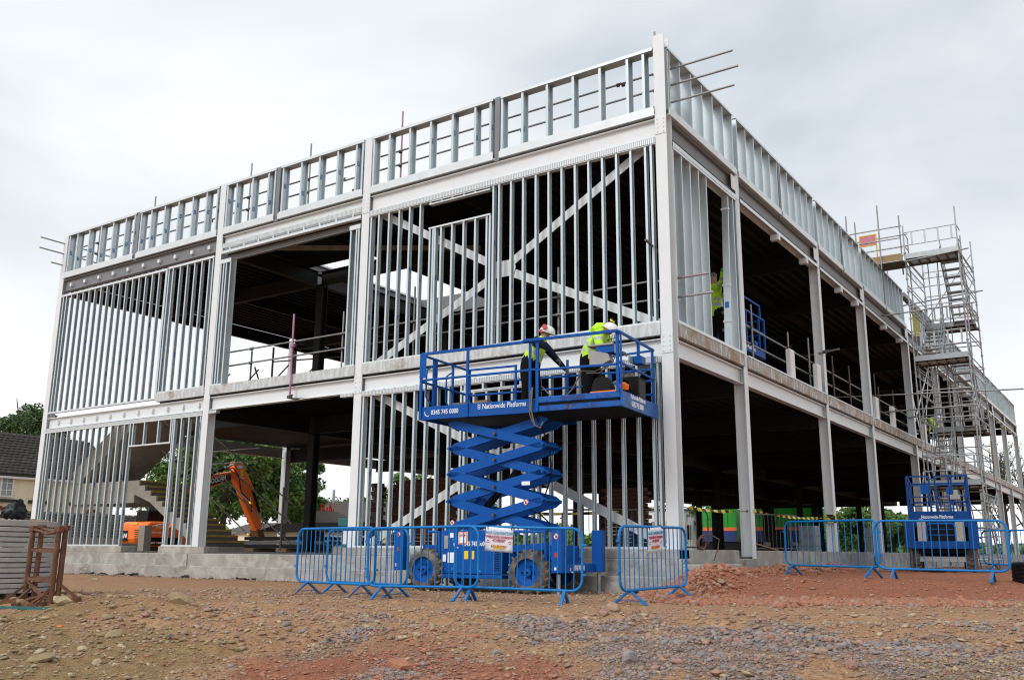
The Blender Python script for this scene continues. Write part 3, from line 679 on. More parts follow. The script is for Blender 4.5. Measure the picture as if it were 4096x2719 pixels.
# first floor corner bay
xs = [-8.17]+[-7.91+.3375*k for k in range(5)]
panel('stud_panel', 'L', -8.215, -6.28, 4.37, 8.18, xs, tz=.02, sticks=.6, seed=7)
panel('stud_panel', 'L', -4.42, -.26, 4.37, 8.18, [-4.38, -4.22, -3.89]+[-3.56+.3375*k for k in range(9)]+[-.52, -.39], tz=.02, sticks=.6, seed=8)
panel('window_sill_panel', 'L', -6.25, -4.44, 4.37, 7.5, [-6.24, -6.14, -6.08, -5.90, -5.57, -5.23, -4.89, -4.56, -4.47], tz=.04, sticks=.3, seed=9)
panel('window_head_panel', 'L', -6.25, -4.44, 8.08, 8.18, [-6.24, -5.9, -5.57, -5.23, -4.9], tz=.03, bz=.03, seed=9)
mb = MB(); mb.box((-8.21, -.026, 8.18), (-.26, .12, 8.30)); mb.obj('head_track', 'slot', B)
# ground floor corner bay
xs = [-8.17, -7.92]+[-7.58+.3375*k for k in range(22)]+[-.37]
xs = [v for v in xs if not (-5.3 < v < -3.1)]+[-5.2, -3.15]
panel('stud_panel', 'L', -8.215, -5.15, .0, 3.58, [v for v in xs if v < -5.15], tz=.02, sticks=.5, seed=10)
panel('stud_panel', 'L', -3.2, -.26, .0, 3.58, [v for v in xs if v > -3.2], tz=.02, sticks=.5, seed=11)
panel('door_head_panel', 'L', -5.15, -3.2, 3.4, 3.58, [-5.1, -4.6, -4.1, -3.6], tz=.02, bz=.03, seed=12)
for v in (-4.9, -4.55, -4.2, -3.85, -3.5):
    pass
panel('stud_panel', 'L', -5.13, -3.22, .0, 3.39, [-5.1, -4.85, -4.5, -4.16, -3.82, -3.48, -3.3], tz=.02, sticks=.2, seed=15, d=.12)
mb = MB(); mb.box((-8.21, -.026, 3.58), (-.26, .12, 3.68)); mb.obj('head_track', 'slot', B)
mb = MB(); mb.box((-8.9, -.03, 3.60), (-8.49, .1, 3.68)); mb.obj('head_track', 'slot', B)
mb = MB(); mb.box((-13.95, -.03, 3.58), (-13.6, .1, 3.66)); mb.obj('head_track', 'slot', B)
# small clips between head track and beam
for (x0, x1, z) in ((-22.1, -14.3, 3.675), (-22.1, -14.3, 8.21), (-8.2, -.3, 3.69), (-8.2, -.3, 8.31), (-13.9, -8.5, 8.50)):
    mb = MB(); xx = x0
    while xx < x1: mb.box((xx, -.015, z), (xx+.05, .08, z+.012)); xx += .3375 if z != 8.50 else .6
    o = mb.obj('clip_row', 'galv', B); o['kind'] = 'stuff'
# right facade first floor panel (first bay) and head track of the rest
panel('stud_panel', 'R', .27, 3.86, 4.395, 8.16, [.28, .70, 1.14, 1.59, 2.02], d=.2, w=.04, tz=.06, bz=.05, seed=16)
for a_, m_ in ((3.62, None), (3.8, None)):
    stud(B, facing('R', a_, 0, 4.4), 3.72, .04, .2)
# the loose stud being fixed by the worker
T = Matrix.Translation((-.02, 3.17, 4.41)) @ Matrix.Rotation(R_(-3.0), 4, 'X') @ TR
o = stud(B, T, 3.72, .05, .15); o.name = 'loose_stud'; o['label'] = 'wide stud being held in place by the worker'
mb = MB()
for zz in (5.02, 5.88, 7.75):
    yb_ = 3.17+(zz-4.41)*.052; mb.box((-.005, yb_-.01, zz), (-.19, yb_+.06, zz+.05))
mb.obj('masking_tape', 'paper', B)
mb = MB(); mb.box((-.05, 3.17+.048-.008, 5.36), (-.14, 3.17+.048-.004, 5.50)); mb.obj('sticker', 'sticker', B)
for i in range(len(RY)):
    a = (.27 if i == 0 else RY[i-1]+.13); b = RY[i]-.02
    mb = MB(); mb.box((.02, a, 8.16), (.014, b, 8.25)); mb.box((.014, a, 8.24), (-.2, b, 8.25)); mb.box((-.2, a, 8.16), (-.206, b, 8.25)); mb.obj('head_track', 'galv_track', B)
    if i > 0:
        for f_ in (.42, .8):
            yy = a+(b-a)*f_; mb = MB(); mb.box((-.18, yy, 8.0), (.04, yy+.16, 8.15)); mb.obj('hanging_bracket', 'white_steel', B)
# parapet panels, left
def pstuds(a, b, n_first): return [v for v in n_first if a <= v <= b]
def parapet(side, a0, a1, studs, seed, stick=.8, z0=8.95, lab=None):
    panel('parapet_panel', side, a0, a1, z0, 10.36, studs, d=.22, w=.06, tz=.07, bz=.05, front=-.02, sticks=stick, seed=seed, rail=(z0-.16, z0+.0, .02), label=lab)
parapet('L', -22.17, -18.30, [-22.08, -21.62, -20.93, -20.26, -19.58, -18.9, -18.42], 21, 1)
parapet('L', -18.10, -14.25, [-18.08, -17.55, -16.88, -16.2, -15.52, -14.87, -14.37], 22, 1)
parapet('L', -13.93, -11.82, [-13.93, -13.52, -12.84, -12.17, -11.9], 23, 1)
parapet('L', -11.62, -8.50, [-11.58, -10.85, -10.16, -9.48, -8.8, -8.58], 24, 1)
parapet('L', -8.19, -4.38, [-8.19, -7.66, -6.98, -6.31, -5.63, -4.95, -4.5], 25, .35)
parapet('L', -4.17, -.27, [-4.17, -3.6, -2.93, -2.25, -1.57, -.9, -.52], 26, .3)
for k, (a, b) in enumerate([(.12, 3.90), (4.08, 7.17), (7.31, 10.40), (10.6, 13.2), (13.4, 15.65), (15.87, 19.0), (19.2, 22.4), (25.5, 28.5), (28.7, 31.1), (31.3, 33.9), (34.1, 36.7), (36.9, 39.5), (39.7, 42.9), (43.1, 46.2), (46.4, 48.9), (49.1, 51.5), (51.7, 54.7), (54.9, 57.9)]):
    n_ = max(3, int(round((b-a)/.675))); st = [a+.03+(b-a-.13)*i/n_ for i in range(n_+1)]
    panel('parapet_panel', 'R', a, b, 8.93, 10.36, st, d=.26, w=.04, tz=.05, bz=.05, front=-.02, sticks=(.0 if k < 2 else .45 if k < 12 else .2), seed=40+k, rail=(8.79, 8.93, .02))
mb = MB(); mb.box((-.2, 22.75, 10.18), (.0, 25.4, 10.36)); mb.obj('parapet_top_track', 'grey_steel', B)
mb = MB(); mb.box((-.2, 25.0, 8.95), (.01, 25.25, 10.18)); mb.obj('mineral_wool_strip', 'wool', B)
# white wrapped short posts standing on the slab edge
for yy in (7.36, 9.72, 16.45, 18.9, 24.5, 30.5):
    mb = MB(); mb.box((.0, yy, 4.395), (-.14, yy+.34, 5.17)); bevel(mb.obj('white_stub_post', 'white', B), .02, 2)
# diagonal white rods behind right bay
for p, q in (((-.3, 22.9, 8.2), (-.3, 28.3, .1)), ((-.3, 28.3, 8.2), (-.3, 22.9, .1)), ((-.3, 22.9, 4.3), (-.3, 28.4, 8.3)),):
    mb = MB(); mb.bar(p, q, .014, .1); mb.obj('flat_brace', 'white_steel', B)
# ---- plinth
mb = MB()
mb.box((-22.6, -.07, -1.2), (.07, .5, -.18)); mb.box((-22.9, -.30, -1.2), (.3, -.07, -.50))
o = bevel(mb.obj('plinth', 'concrete', B, 'cast concrete plinth with a lower ledge along the long side'), .02, 2)
for a, b in ((-22.5, -17.35), (-15.62, -13.65), (-8.62, .0)):
    mb = MB(); mb.box((a, -.04, -.18), (b, .45, -.002)); bevel(mb.obj('plinth_kerb', 'concrete', B), .01, 1)
mb = MB(); mb.box((-.075, .5, -1.2), (.05, 58, -.47)); mb.box((.0, .0, -.47), (-.4, 3.05, -.002)); mb.box((.0, 4.15, -.47), (-.4, 14.5, -.002)); mb.box((0, 15.0, -.47), (-.4, 58, -.002)); mb.box((-.0, 3.05, -.47), (-.4, 4.15, -.18))
bevel(mb.obj('plinth', 'concrete', B, 'concrete plinth under the right side'), .012, 1)
mb = MB(); mb.box((.072, -.07, -1.2), (.42, 2.1, -.27)); bevel(mb.obj('plinth_block', 'concrete', B), .03, 2)
mb = MB(); mb.box((.3, -.32, -1.2), (.62, 1.2, -.55)); bevel(mb.obj('plinth_block', 'concrete', B), .03, 2)
mb = MB(); mb.box((-14.75, -.10, -.50), (-14.25, -.071, -.19)); mb.obj('formwork_patch', 'concrete', B)
# black damp-proof membrane scraps at the foot of the ledge
mb = MB(); g = random.Random(5)
for k in range(22):
    x0 = -20+19.5*g.random() if k > 14 else -18.5+7*g.random(); w = .15+.35*g.random(); y0 = -.31-.12*g.random(); z = gzs(x0, -.4)+.01
    vs = [(x0, y0, z), (x0+w, y0-.05*g.random(), z+.02), (x0+w*.8, y0+.08, z+.02+.06*g.random()), (x0+w*.3, y0+.09, z+.05*g.random()+.01)]
    mb.add(vs, [(0, 1, 2, 3)])
o = mb.obj('membrane_scraps', 'black', B); o.modifiers.new('s', 'SOLIDIFY').thickness = .006; o['kind'] = 'stuff'

# ---- precast staircase in the end bay (part of the building)
mb = MB(); st_ = []
n_st = 12
for k in range(n_st): pass
pr = [(-14.95, -.12), (-14.95, .165)]
for k in range(1, n_st): pr += [(-14.95-.305*k, .165*k), (-14.95-.305*k, .165*(k+1))]
pr += [(-18.5, 1.98), (-18.5, 1.55), (-17.7, 1.3), (-15.2, -.12)]
mb.prism(pr, frame((0, 1.0, 0), (1, 0, 0), (0, 0, 1)) @ Matrix.Scale(-1, 4, (0, 0, 1)), 1.4)
o = mb.obj('stair_flight', 'stair', B, 'lower precast stair flight')
for k in range(n_st):
    x0 = -14.95-.305*k; mb = MB(); mb.box((x0+.004, 1.05, .165*k+.005), (x0+.008, 2.39, .165*k+.115), 0); mb.obj('riser', 'stairdark', B)
    mb = MB(); mb.box((x0+.014, 1.05, .165*k+.115), (x0-.06, 2.39, .165*(k+1)+.008)); mb.obj('nosing', 'nosing', B)
mb = MB(); mb.box((-21.9, 1.0, 1.30), (-18.5, 3.0, 1.98)); mb.obj('stair_landing', 'stair', B)
mb = MB(); pr = [(-21.9, 1.80), (-18.4, 3.95), (-18.4, 4.3), (-19, 4.3), (-22.0, 2.35)]
mb.prism(pr, frame((0, 1.0, 0), (1, 0, 0), (0, 0, 1)) @ Matrix.Scale(-1, 4, (0, 0, 1)), 2.0); mb.obj('stair_flight', 'stair', B, 'upper stair flight seen from below')
for (xx, yy, zt) in ((-18.15, 1.15, .62),):
    mb = MB(); mb.box((xx-.16, yy, -.15), (xx+.12, yy+.25, zt)); mb.obj('concrete_prop', 'stair', B)

# ------------------------------------------------------------------ scaffold guard rails
def tubes(parent, name, p, q, r=.024, m='tube', n=8):
    mb = MB(); mb.tube([p, q], r, n); return mb.obj(name, m, parent, fix=False)
def coupler(parent, p, m='tube_dark', s=.04):
    mb = MB(); p = Vector(p); mb.box(p-Vector((s, s, s*.8)), p+Vector((s, s, s*.8))); mb.cyl(p+Vector((s, 0, s)), p+Vector((s*2.2, 0, s)), s*.35, 6); return mb.obj('coupler', m, parent)
G = thing('roof_guardrail', 'scaffold tube guardrail behind the parapet along the long left side of the roof', 'guardrail')
for z in (9.27, 9.67, 10.05): tubes(G, 'tube', (-22.6, .52, z), (1.3 + (.1 if z == 9.67 else 0), .52, z))
tubes(G, 'tube', (-22.3, .52, 9.0), (-.3, .52, 9.0))
for x, z, m in ((-18.3, 11.1, 'tube'), (-13.65, 11.15, 'tube'), (-11.15, 11.15, 'tube'), (-7.75, 11.2, 'pink'), (-.48, 11.1, 'tube'), (-21.3, 10.7, 'tube')):
    tubes(G, 'standard', (x, .6, 8.8), (x, .6, z), m=m)
    for zz in (9.27, 9.67, 10.05): coupler(G, (x, .56, zz))
for x, z in ((-1.35, 10.03), (-1.22, 10.0), (-1.1, 10.02), (-6.6, 9.67), (-9.7, 9.7), (-9.3, 9.3), (-3.9, 9.6), (-3.9, 9.25), (-15.2, 9.6)): coupler(G, (x, .5, z), s=.035)
G = thing('roof_guardrail', 'scaffold tubes projecting past the far left end of the roof', 'guardrail')
for k, z in enumerate((9.3, 9.7, 10.06)): tubes(G, 'tube', (-22.35, -.85+(.45 if k == 0 else 0), z), (-22.35, 12, z))
G = thing('roof_guardrail', 'scaffold tube guardrail behind the right side parapet near the missing parapet panel', 'guardrail')
for z in (9.3, 9.75): tubes(G, 'tube', (-.8, 2, z), (-.8, 57, z), m='tube_dark')
for y in (4.2, 9, 15, 22.9, 25.2, 31, 38): tubes(G, 'standard', (-.8, y, 8.8), (-.8, y, 10.3 if y < 20 else 11.1))
G = thing('upper_floor_guardrail', 'scaffold tube guardrail along the upper floor edge behind the long left side', 'guardrail')
for z in (5.0, 5.4): tubes(G, 'tube', (-14.05, .5, z), (-.75, .5, z))
for x, z in ((-2.95, 6.1), (-4.6, 5.9), (-7.1, 6.3), (-9.5, 6.0), (-13.0, 5.35)): tubes(G, 'standard', (x, .56, 4.36), (x, .56, z), m='tube_dark' if x < -12 else 'tube'); coupler(G, (x, .53, 5.0)); coupler(G, (x, .53, 5.4))
for z in (4.9,): tubes(G, 'tube', (-15.6, 3.2, z), (-13.0, .7, z), m='tube_dark')
G = thing('tube_post', 'pink marked scaffold tube clamped upright to the middle bay floor beam', 'post')
tubes(G, 'tube', (-10.64, -.09, 3.72), (-10.66, -.09, 5.95), m='pink', r=.027); coupler(G, (-10.64, -.09, 3.75), m='tube_dark', s=.05); coupler(G, (-10.64, -.09, 5.1), m='pink', s=.045)
tubes(G, 'tube', (-10.64, -.04, 3.72), (-9.6, .3, 3.68), m='tube_dark', r=.02)
G = thing('upper_floor_guardrail', 'scaffold tube guardrail on the upper floor seen through the studs of the end bay', 'guardrail')
tubes(G, 'standard', (-17.0, 4.8, 4.3), (-17.0, 4.8, 6.7), m='tube_dark', r=.035)
for z in (5.5, 6.2): tubes(G, 'tube', (-17.0, 4.8, z), (-13.8, 5.6, z), m='tube_dark')
for k in range(4): tubes(G, 'tube', (-21.6+k*1.5, 4.8, 4.3), (-19.2+k*1.5, 4.8, 6.0), m='tube_dark')
G = thing('upper_floor_guardrail', 'scaffold tube guardrail along the open upper floor edge on the right side', 'guardrail')
for z in (4.95, 5.36):
    tubes(G, 'tube', (-.35, 3.6, z), (-.35, 22.3, z)); tubes(G, 'tube', (-.35, 22.5, z), (-.35, 57, z))
for y, z in ((3.62, 5.5), (5.36, 5.95), (8.15, 5.8), (10.0, 6.0), (12.4, 5.9), (14.3, 5.9), (17.7, 6.2), (18.2, 5.8), (20.5, 6.0), (24, 6.1), (27, 5.8), (31, 5.9), (36, 5.9), (41, 5.9), (45, 5.9), (49, 5.9), (53, 5.9)):
    tubes(G, 'standard', (-.3, y, 4.36), (-.3, y, z), m='tube' if y < 12 else 'tube_dark'); coupler(G, (-.33, y, 4.95)); coupler(G, (-.33, y, 5.36))
for k, (y, z, x1) in enumerate(((.42, 5.36, .62), (.42, 4.96, .68))):
    G = thing('guardrail_end', ('upper' if k == 0 else 'lower') + ' tube sticking out past the studs right of the corner column', 'tube')
    mb = MB(); mb.tube([(-.6, .46, z), (x1, .46, z)], .025, 8); mb.obj('tube', 'tube_pinkish', G, fix=False)
G = thing('guardrail_end', 'stub of scaffold tube poking out beside the corner column of the upper floor', 'tube'); tubes(G, 'tube', (-.42, .4, 5.95), (-.36, -.35, 6.0), m='tube_dark', r=.028)
G = thing('ledger_tube', 'scaffold tube clamped across the second right hand column', 'tube'); tubes(G, 'tube', (-.6, 10.7, 5.62), (.5, 10.2, 5.62), m='tube'); coupler(G, (.05, 10.38, 5.62), s=.05)
G = thing('hazard_tape', 'yellow and black hazard tape strung between the right hand columns', 'tape')
def tape(p, q, sag, n=26, w=.07):
    p, q = Vector(p), Vector(q); mb = MB(); vs = []
    for i in range(n+1):
        t = i/n; c = p.lerp(q, t)-Vector((0, 0, sag*4*t*(1-t))); a = 2.4*math.sin(t*9)*.5+.3; u = Vector((math.sin(a)*.5, 0, math.cos(a)))*w/2; vs += [c-u, c+u]
    mb.add(vs, [(2*i, 2*i+2, 2*i+3, 2*i+1) for i in range(n)]); return mb.obj('tape', 'tape', G)
tape((.03, 4.0, .86), (.03, 10.4, .95), .1, 30); tape((-.1, 4.1, .86), (-.4, .5, .85), .06); tape((-.3, .5, .84), (-6, 2.5, .9), .12)
mb = MB()
for zz in (.82, .9, .98): mb.box((-.27, 10.375, zz-.035), (.012, 10.625, zz+.03))
mb.obj('tape_wrap', 'tape', G)

# ------------------------------------------------------------------ barriers
def barrier(c0, c1, L_, label, m='barrier_blue', nb=15, group='blue steel crowd barriers round the site', h=1.1, foot=True, z=None):
    """c0, c1: ground points under the two feet"""
    c0, c1 = Vector(c0), Vector(c1); mid = (c0+c1)/2; d = (c1-c0); d2 = Vector((d.x, d.y, 0)).normalized(); nrm = Vector((-d2.y, d2.x, 0)); ln = L_
    sl = (c1.z-c0.z)/max(.1, Vector((d.x, d.y)).length); dx = (d2+Vector((0, 0, sl))).normalized()
    T = Matrix((dx, nrm, dx.cross(nrm))).transposed().to_4x4(); T.translation = mid
    G = thing('crowd_barrier', label, 'barrier', T=T, group=group)
    r = .021; hl = ln/2; zb, zt, rc = .2, h, .16
    pts = []
    for cx, cz, a0 in ((hl-rc, zt-rc, 0), (-hl+rc, zt-rc, 90), (-hl+rc, zb+rc, 180), (hl-rc, zb+rc, 270)):
        for k in range(6): a = R_(a0+k*18); pts.append((cx+rc*math.cos(a), 0, cz+rc*math.sin(a)))
    mb = MB(); mb.tube([T @ Vector(p) for p in pts], r, 8, closed=True); mb.obj('frame', m, G, fix=False)
    for k in range(nb):
        x = -hl+ln*(k+1)/(nb+1); mb = MB(); mb.tube([T @ Vector((x, 0, zb)), T @ Vector((x, 0, zt))], .0085, 6, cap=False); mb.obj('bar', m, G, fix=False)
    if foot:
        for sx_ in (-1, 1):
            xf = sx_*d.length/2; mb = MB()
            for sy in (-1, 1): mb.bar(T @ Vector((xf, 0, zb)), T @ Vector((xf, sy*.27, -.0)), .045, .028)
            mb.tube([T @ Vector((xf, -.19, .055)), T @ Vector((xf, .19, .055))], .006, 5); mb.obj('foot', 'barrier_mud' if m == 'barrier_blue' else m, G)
    for zz in (.42, .85):
        for a_, b_, c_ in ((hl+.005, hl+.055, 0), (-hl-.005, -hl-.055, .03)): mb = MB(); mb.box((a_, -.02, zz+c_), (b_, .02, zz+c_+.03), T=T); mb.obj('hook', m, G)
    return G, T
bars = [
 ((-4.87, -4.64), (-3.41, -4.86), 2.16, 'blue barrier at the left end of the front row', 16),
 ((-2.90, -4.93), (-1.40, -4.80), 2.08, 'blue barrier in front of the left wheel of the raised scissor lift', 15),
 ((-1.32, -4.70), (.06, -4.24), 1.98, 'blue barrier with a notice in front of the middle wheel of the raised scissor lift', 15),
 ((1.02, -4.02), (1.07, -2.41), 2.15, 'blue barrier with a notice standing alone before the building corner', 14),
 ((.91, 3.71), (2.72, 2.96), 2.3, 'blue barrier on the red soil in front of the right hand columns', 14),
 ((3.12, 2.87), (4.82, 2.88), 2.3, 'blue barrier on the red soil in front of the low scissor lift', 15)]
BT = []
for (a, b, ln, lb, nb) in bars:
    za, zb_ = gzs(*a), gzs(*b); G, T = barrier((*a, za+.005), (*b, zb_+.005), ln, lb, nb=nb); BT.append((G, T))
a, b = (-4.75, -4.1), (-3.1, -4.35)
barrier((*a, gzs(*a)), (*b, gzs(*b)), 2.2, 'second blue barrier close behind the leftmost one', nb=15)
a, b = (5.0, 11.0), (6.4, 10.2)
barrier((*a, gzs(*a)), (*b, gzs(*b)), 2.3, 'blue barrier at the right edge behind the row with the low scissor lift', nb=14)
a, b = (3.6, 12.5), (5.0, 11.6)
barrier((*a, gzs(*a)), (*b, gzs(*b)), 2.3, 'far blue barrier behind the low scissor lift', nb=14)
for (a, b, lb) in (((-3.2, 4.6), (-1.9, 5.3), 'grey barrier inside the ground floor right of the corner column'), ((-1.7, 8.2), (-.9, 9.8), 'leaning grey barrier inside between the first two right hand columns'), ((-4.6, 4.2), (-3.5, 4.4), 'dark grey barrier inside behind the corner column')):
    barrier((*a, -.13), (*b, -.13), 2.0, lb, 'barrier_grey', 13, 'grey barriers inside the ground floor')

def notice(T, x, w, h, tilt, label, side=-1):
    """paper notice hung from the barrier top rail; T is the barrier matrix, camera side is -y"""
    G_T = T @ Matrix.Translation((x, -.04, 1.09)) @ Matrix.Rotation(tilt, 4, 'Y') @ Matrix.Rotation(R_(5), 4, 'X') @ Matrix.Rotation(R_(90), 4, 'X')
    G = thing('notice', label, 'sign', T=G_T, group='paper notices hung on the barriers')
    n = 8; mb = MB(); vs = []
    for j in range(n+1):
        for i in range(n+1): u, v = i/n-.5, -j/n; vs.append(G_T @ Vector((u*w*(1-.03*v), v*h, .004*math.sin(u*7+v*3)-.006*math.cos(v*5))))
    mb.add(vs, [(j*(n+1)+i, (j+1)*(n+1)+i, (j+1)*(n+1)+i+1, j*(n+1)+i+1) for j in range(n) for i in range(n)], 0, True); o = mb.obj('sheet', 'paper', G, fix=False)
    o.modifiers.new('s', 'SOLIDIFY').thickness = .002
    e = .012
    def P(x_, y_): return G_T @ Matrix.Translation((x_*w, y_*h, e))
    text('M.A.P CONTRACTORS', .058*w/.5, P(0, -.25), G, 'print_blue', align='CENTER', bold=.0006, sx_=.92)
    text('OPERATIVES WORKING', .05*w/.5, P(0, -.42), G, 'print_red', align='CENTER', bold=.0004, sx_=.95)
    text('AT HEIGHT', .05*w/.5, P(0, -.56), G, 'print_red', align='CENTER', bold=.0004, sx_=.95)
    mb = MB(); mb.box((-.2*w, -.865*h, e-.003), (.2*w, -.735*h, e-.001), T=G_T); mb.obj('yellow_panel', 'yellow', G)
    text('NO-ENTRY', .062*w/.5, P(0, -.83), G, 'print_red', align='CENTER', bold=.0006, sx_=.9)
    for y_ in (-.275, -.445, -.585): mb = MB(); mb.box((-.42*w if y_ > -.5 else -.2*w, y_*h, e), (.42*w if y_ > -.5 else .2*w, (y_+.012)*h, e+.001), T=G_T); mb.obj('underline', 'print_blue' if y_ > -.3 else 'print_red', G)
    for sx_ in (-1, 1):
        c = Vector((sx_*.4*w, -.6*h, 0)); mb = MB(); k = 18
        mb.add([G_T @ (c+Vector((math.cos(2*math.pi*i/k)*.055*w, math.sin(2*math.pi*i/k)*.055*w, e-.002))) for i in range(k)], [tuple(range(k))], 0)
        mb.box(c+Vector((-.042*w, -.012*w, e-.001)), c+Vector((.042*w, .012*w, e+.001)), 1, T=G_T); mb.obj('no_entry_symbol', ['print_red', 'text_white'], G, fix=False)
        mb = MB(); mb.add([G_T @ (Vector((sx_*.42*w, -.93*h, 0))+Vector((math.cos(2*math.pi*i/k)*.03*w, math.sin(2*math.pi*i/k)*.015*w, e-.002))) for i in range(k)], [tuple(range(k))]); mb.obj('corner_mark', 'print_blue', G, fix=False)
        mb = MB(); mb.tube([G_T @ Vector((sx_*.43*w, -.06*h, .012)), G_T @ Vector((sx_*.45*w, .05*h, -.01)), G_T @ Vector((sx_*.45*w, .07*h, -.05))], .006, 5); mb.obj('cable_tie', 'black', G)
notice(BT[2][1], -.28, .43, .36, R_(3), 'white contractor notice on the barrier in front of the raised scissor lift')
notice(BT[3][1], -.02, .46, .37, R_(-3), 'white contractor notice on the lone barrier before the building corner')

# ------------------------------------------------------------------ raised scissor lift
LR = Vector((.994, .106, 0)).normalized(); LD = Vector((-LR.y, LR.x, 0))
TF = Matrix((LR, LD, Vector((0, 0, 1)))).transposed().to_4x4()          # lift coords (u, v, z) -> world
def wheel(G, T, u, v, z, r, w, outer=-1):
    """axis along v. T maps lift coordinates"""
    mb = MB(); n = 28; prof = [(0, .62*r), (.0, .80*r), (.04, .93*r), (.10, r*.97), (w-.10, r*.97), (w-.04, .93*r), (w, .8*r), (w, .62*r)]
    vs = [T @ Vector((u+rr*math.cos(2*math.pi*i/n), v+b*(-outer), z+rr*math.sin(2*math.pi*i/n))) for b, rr in prof for i in range(n)]
    k = len(prof); mb.add(vs, [(a*n+i, a*n+(i+1) % n, (a+1)*n+(i+1) % n, (a+1)*n+i) for a in range(k-1) for i in range(n)], 0, True)
    o = mb.obj('tyre', 'rubber', G)
    mb = MB(); nl = 18
    for i in range(nl):
        for half in (0, 1):
            a = 2*math.pi*(i+.5*half)/nl; b0, b1 = (.03, w*.52) if half == 0 else (w*.48, w-.03); sk = .18*(1 if half == 0 else -1)
            P0 = Vector((u+math.cos(a)*r*.97, v+b0*(-outer), z+math.sin(a)*r*.97)); P1 = Vector((u+math.cos(a+sk)*r*.97, v+b1*(-outer), z+math.sin(a+sk)*r*.97))
            if half == 1: P0, P1 = Vector((u+math.cos(a-sk*0)*r*.97, v+b0*(-outer), z+math.sin(a)*r*.97)), P1
            mb.bar(T @ P0, T @ P1, .035, .055, up=(T.to_3x3() @ Vector((math.cos(a), 0, math.sin(a)))))
    oo = mb.obj('tread_lugs', 'rubber_mud', o); oo['kind'] = 'stuff'
    mb = MB(); prof = [(.02, .66*r), (.0, .63*r), (.06, .56*r), (.09, .2*r), (.03, .18*r), (.02, .02)]
    vs = [T @ Vector((u+rr*math.cos(2*math.pi*i/n), v+b*(-outer), z+rr*math.sin(2*math.pi*i/n))) for b, rr in prof for i in range(n)]
    mb.add(vs, [(a*n+i, a*n+(i+1) % n, (a+1)*n+(i+1) % n, (a+1)*n+i) for a in range(len(prof)-1) for i in range(n)], 0, False)
    mb.add([T @ Vector((u+.66*r*math.cos(2*math.pi*i/n), v+(w*.6)*(-outer), z+.66*r*math.sin(2*math.pi*i/n))) for i in range(n)], [tuple(range(n))])
    mb.obj('rim', 'lift_blue', o)
    mb = MB()
    for i in range(6): a = i*math.pi/3; mb.cyl(T @ Vector((u+.3*r*math.cos(a), v+.03*(-outer), z+.3*r*math.sin(a))), T @ Vector((u+.3*r*math.cos(a), v+.09*(-outer), z+.3*r*math.sin(a))), .012, 6)
    x_ = mb.obj('wheel_nuts', 'black', o); x_['kind'] = 'stuff'
    return o
def lbox(G, name, a, b, m='lift_blue', T=TF, bev=.008, label=None):
    mb = MB(); mb.box(a, b, T=T); o = mb.obj(name, m, G, label)
    if bev: bevel(o, bev, 1)
    return o
def arm(G, p, q, v, T, m='lift_blue', hgt=.168, thick=.06):
    """scissor arm between pivots p, q given as (u, z)"""
    p, q = Vector((p[0], p[1])), Vector((q[0], q[1])); d = (q-p).normalized(); n = Vector((-d.y, d.x)); e = .05
    a = p-d*e; b = q+d*e; t = .14
    poly = [a-n*.02, a+d*t-n*hgt/2, b-d*t-n*hgt/2, b-n*.02, b+n*.02, b-d*t+n*hgt/2, a+d*t+n*hgt/2, a+n*.02]
    mb = MB(); M_ = T @ frame((0, v, 0), (1, 0, 0), (0, 0, 1)) @ Matrix.Scale(-1, 4, (0, 0, 1))
    mb.prism([(k.x, k.y) for k in poly], M_, thick); return bevel(mb.obj('scissor_arm', m, G), .006)
g_lift = thing('scissor_lift', 'raised blue scissor lift with two workers on its platform, beside the corner bay', 'scissor lift', group='blue scissor lifts')
G = g_lift; V0 = -1.85; V1 = 0.0
zg = gzs(-2.3, -2.1)
wheel(G, TF, -4.47, V0+.02, -.80+.39, .385, .30); wheel(G, TF, -2.25, V0+.02, -.83+.40, .395, .30)
wheel(G, TF, -4.35, -.35, -.80+.38, .37, .28, 1); wheel(G, TF, -2.1, -.35, -.82+.38, .37, .28, 1)
lbox(G, 'chassis', (-4.75, -1.42, -.40), (-1.75, -.62, .05), 'lift_blue')
lbox(G, 'engine_cover', (-4.14, -1.72, -.48), (-2.84, -1.40, .32), 'lift_blue', bev=.015)
lbox(G, 'step_plate', (-4.16, -1.74, -.56), (-2.82, -1.45, -.49), 'lift_blue')
mb = MB()
for r_ in range(17):
    for c_ in range(2): mb.box((-2.965+.055*c_, -1.724, .24-.041*r_), (-2.925+.055*c_, -1.719, .265-.041*r_), T=TF)
o = mb.obj('cooling_slots', 'black', G); o['kind'] = 'stuff'
def face(u, z, v=V0): return TF @ Matrix.Translation((u, v, z)) @ Matrix.Rotation(R_(90), 4, 'X')
text('0345 745 0000', .12, face(-3.66, .03, -1.724), G, bold=.002, sx_=.72)
def handset(G, T, s=.1):
    mb = MB(); pts = [T @ Vector((s*.55*math.cos(a)-.1*s, s*.55*math.sin(a)+.35*s, .002)) for a in [R_(d) for d in range(165, 296, 16)]]
    mb.tube(pts, [s*.13 if i in (0, len(pts)-1) else s*.075 for i in range(len(pts))], 6); mb.obj('handset_mark', 'text_white', G, fix=False)
handset(G, face(-3.76, .02, -1.724), .13)
def plate(G, u0, u1, z0, z1, v, m, name='label_plate'):
    mb = MB(); mb.box((u0, v-.004, z0), (u1, v, z1), T=TF); return mb.obj(name, m, G)
plate(G, -3.75, -3.55, .06, .29, -1.722, 'text_white'); plate(G, -3.74, -3.56, .065, .285, -1.7265, 'orange', 'label_border'); plate(G, -3.72, -3.58, .085, .16, -1.731, 'text_white'); plate(G, -3.72, -3.58, .09, .265, -1.7295, 'text_white')
text('STOP', .062, face(-3.715, .20, -1.7345), G, 'red', bold=.002, sx_=.85)
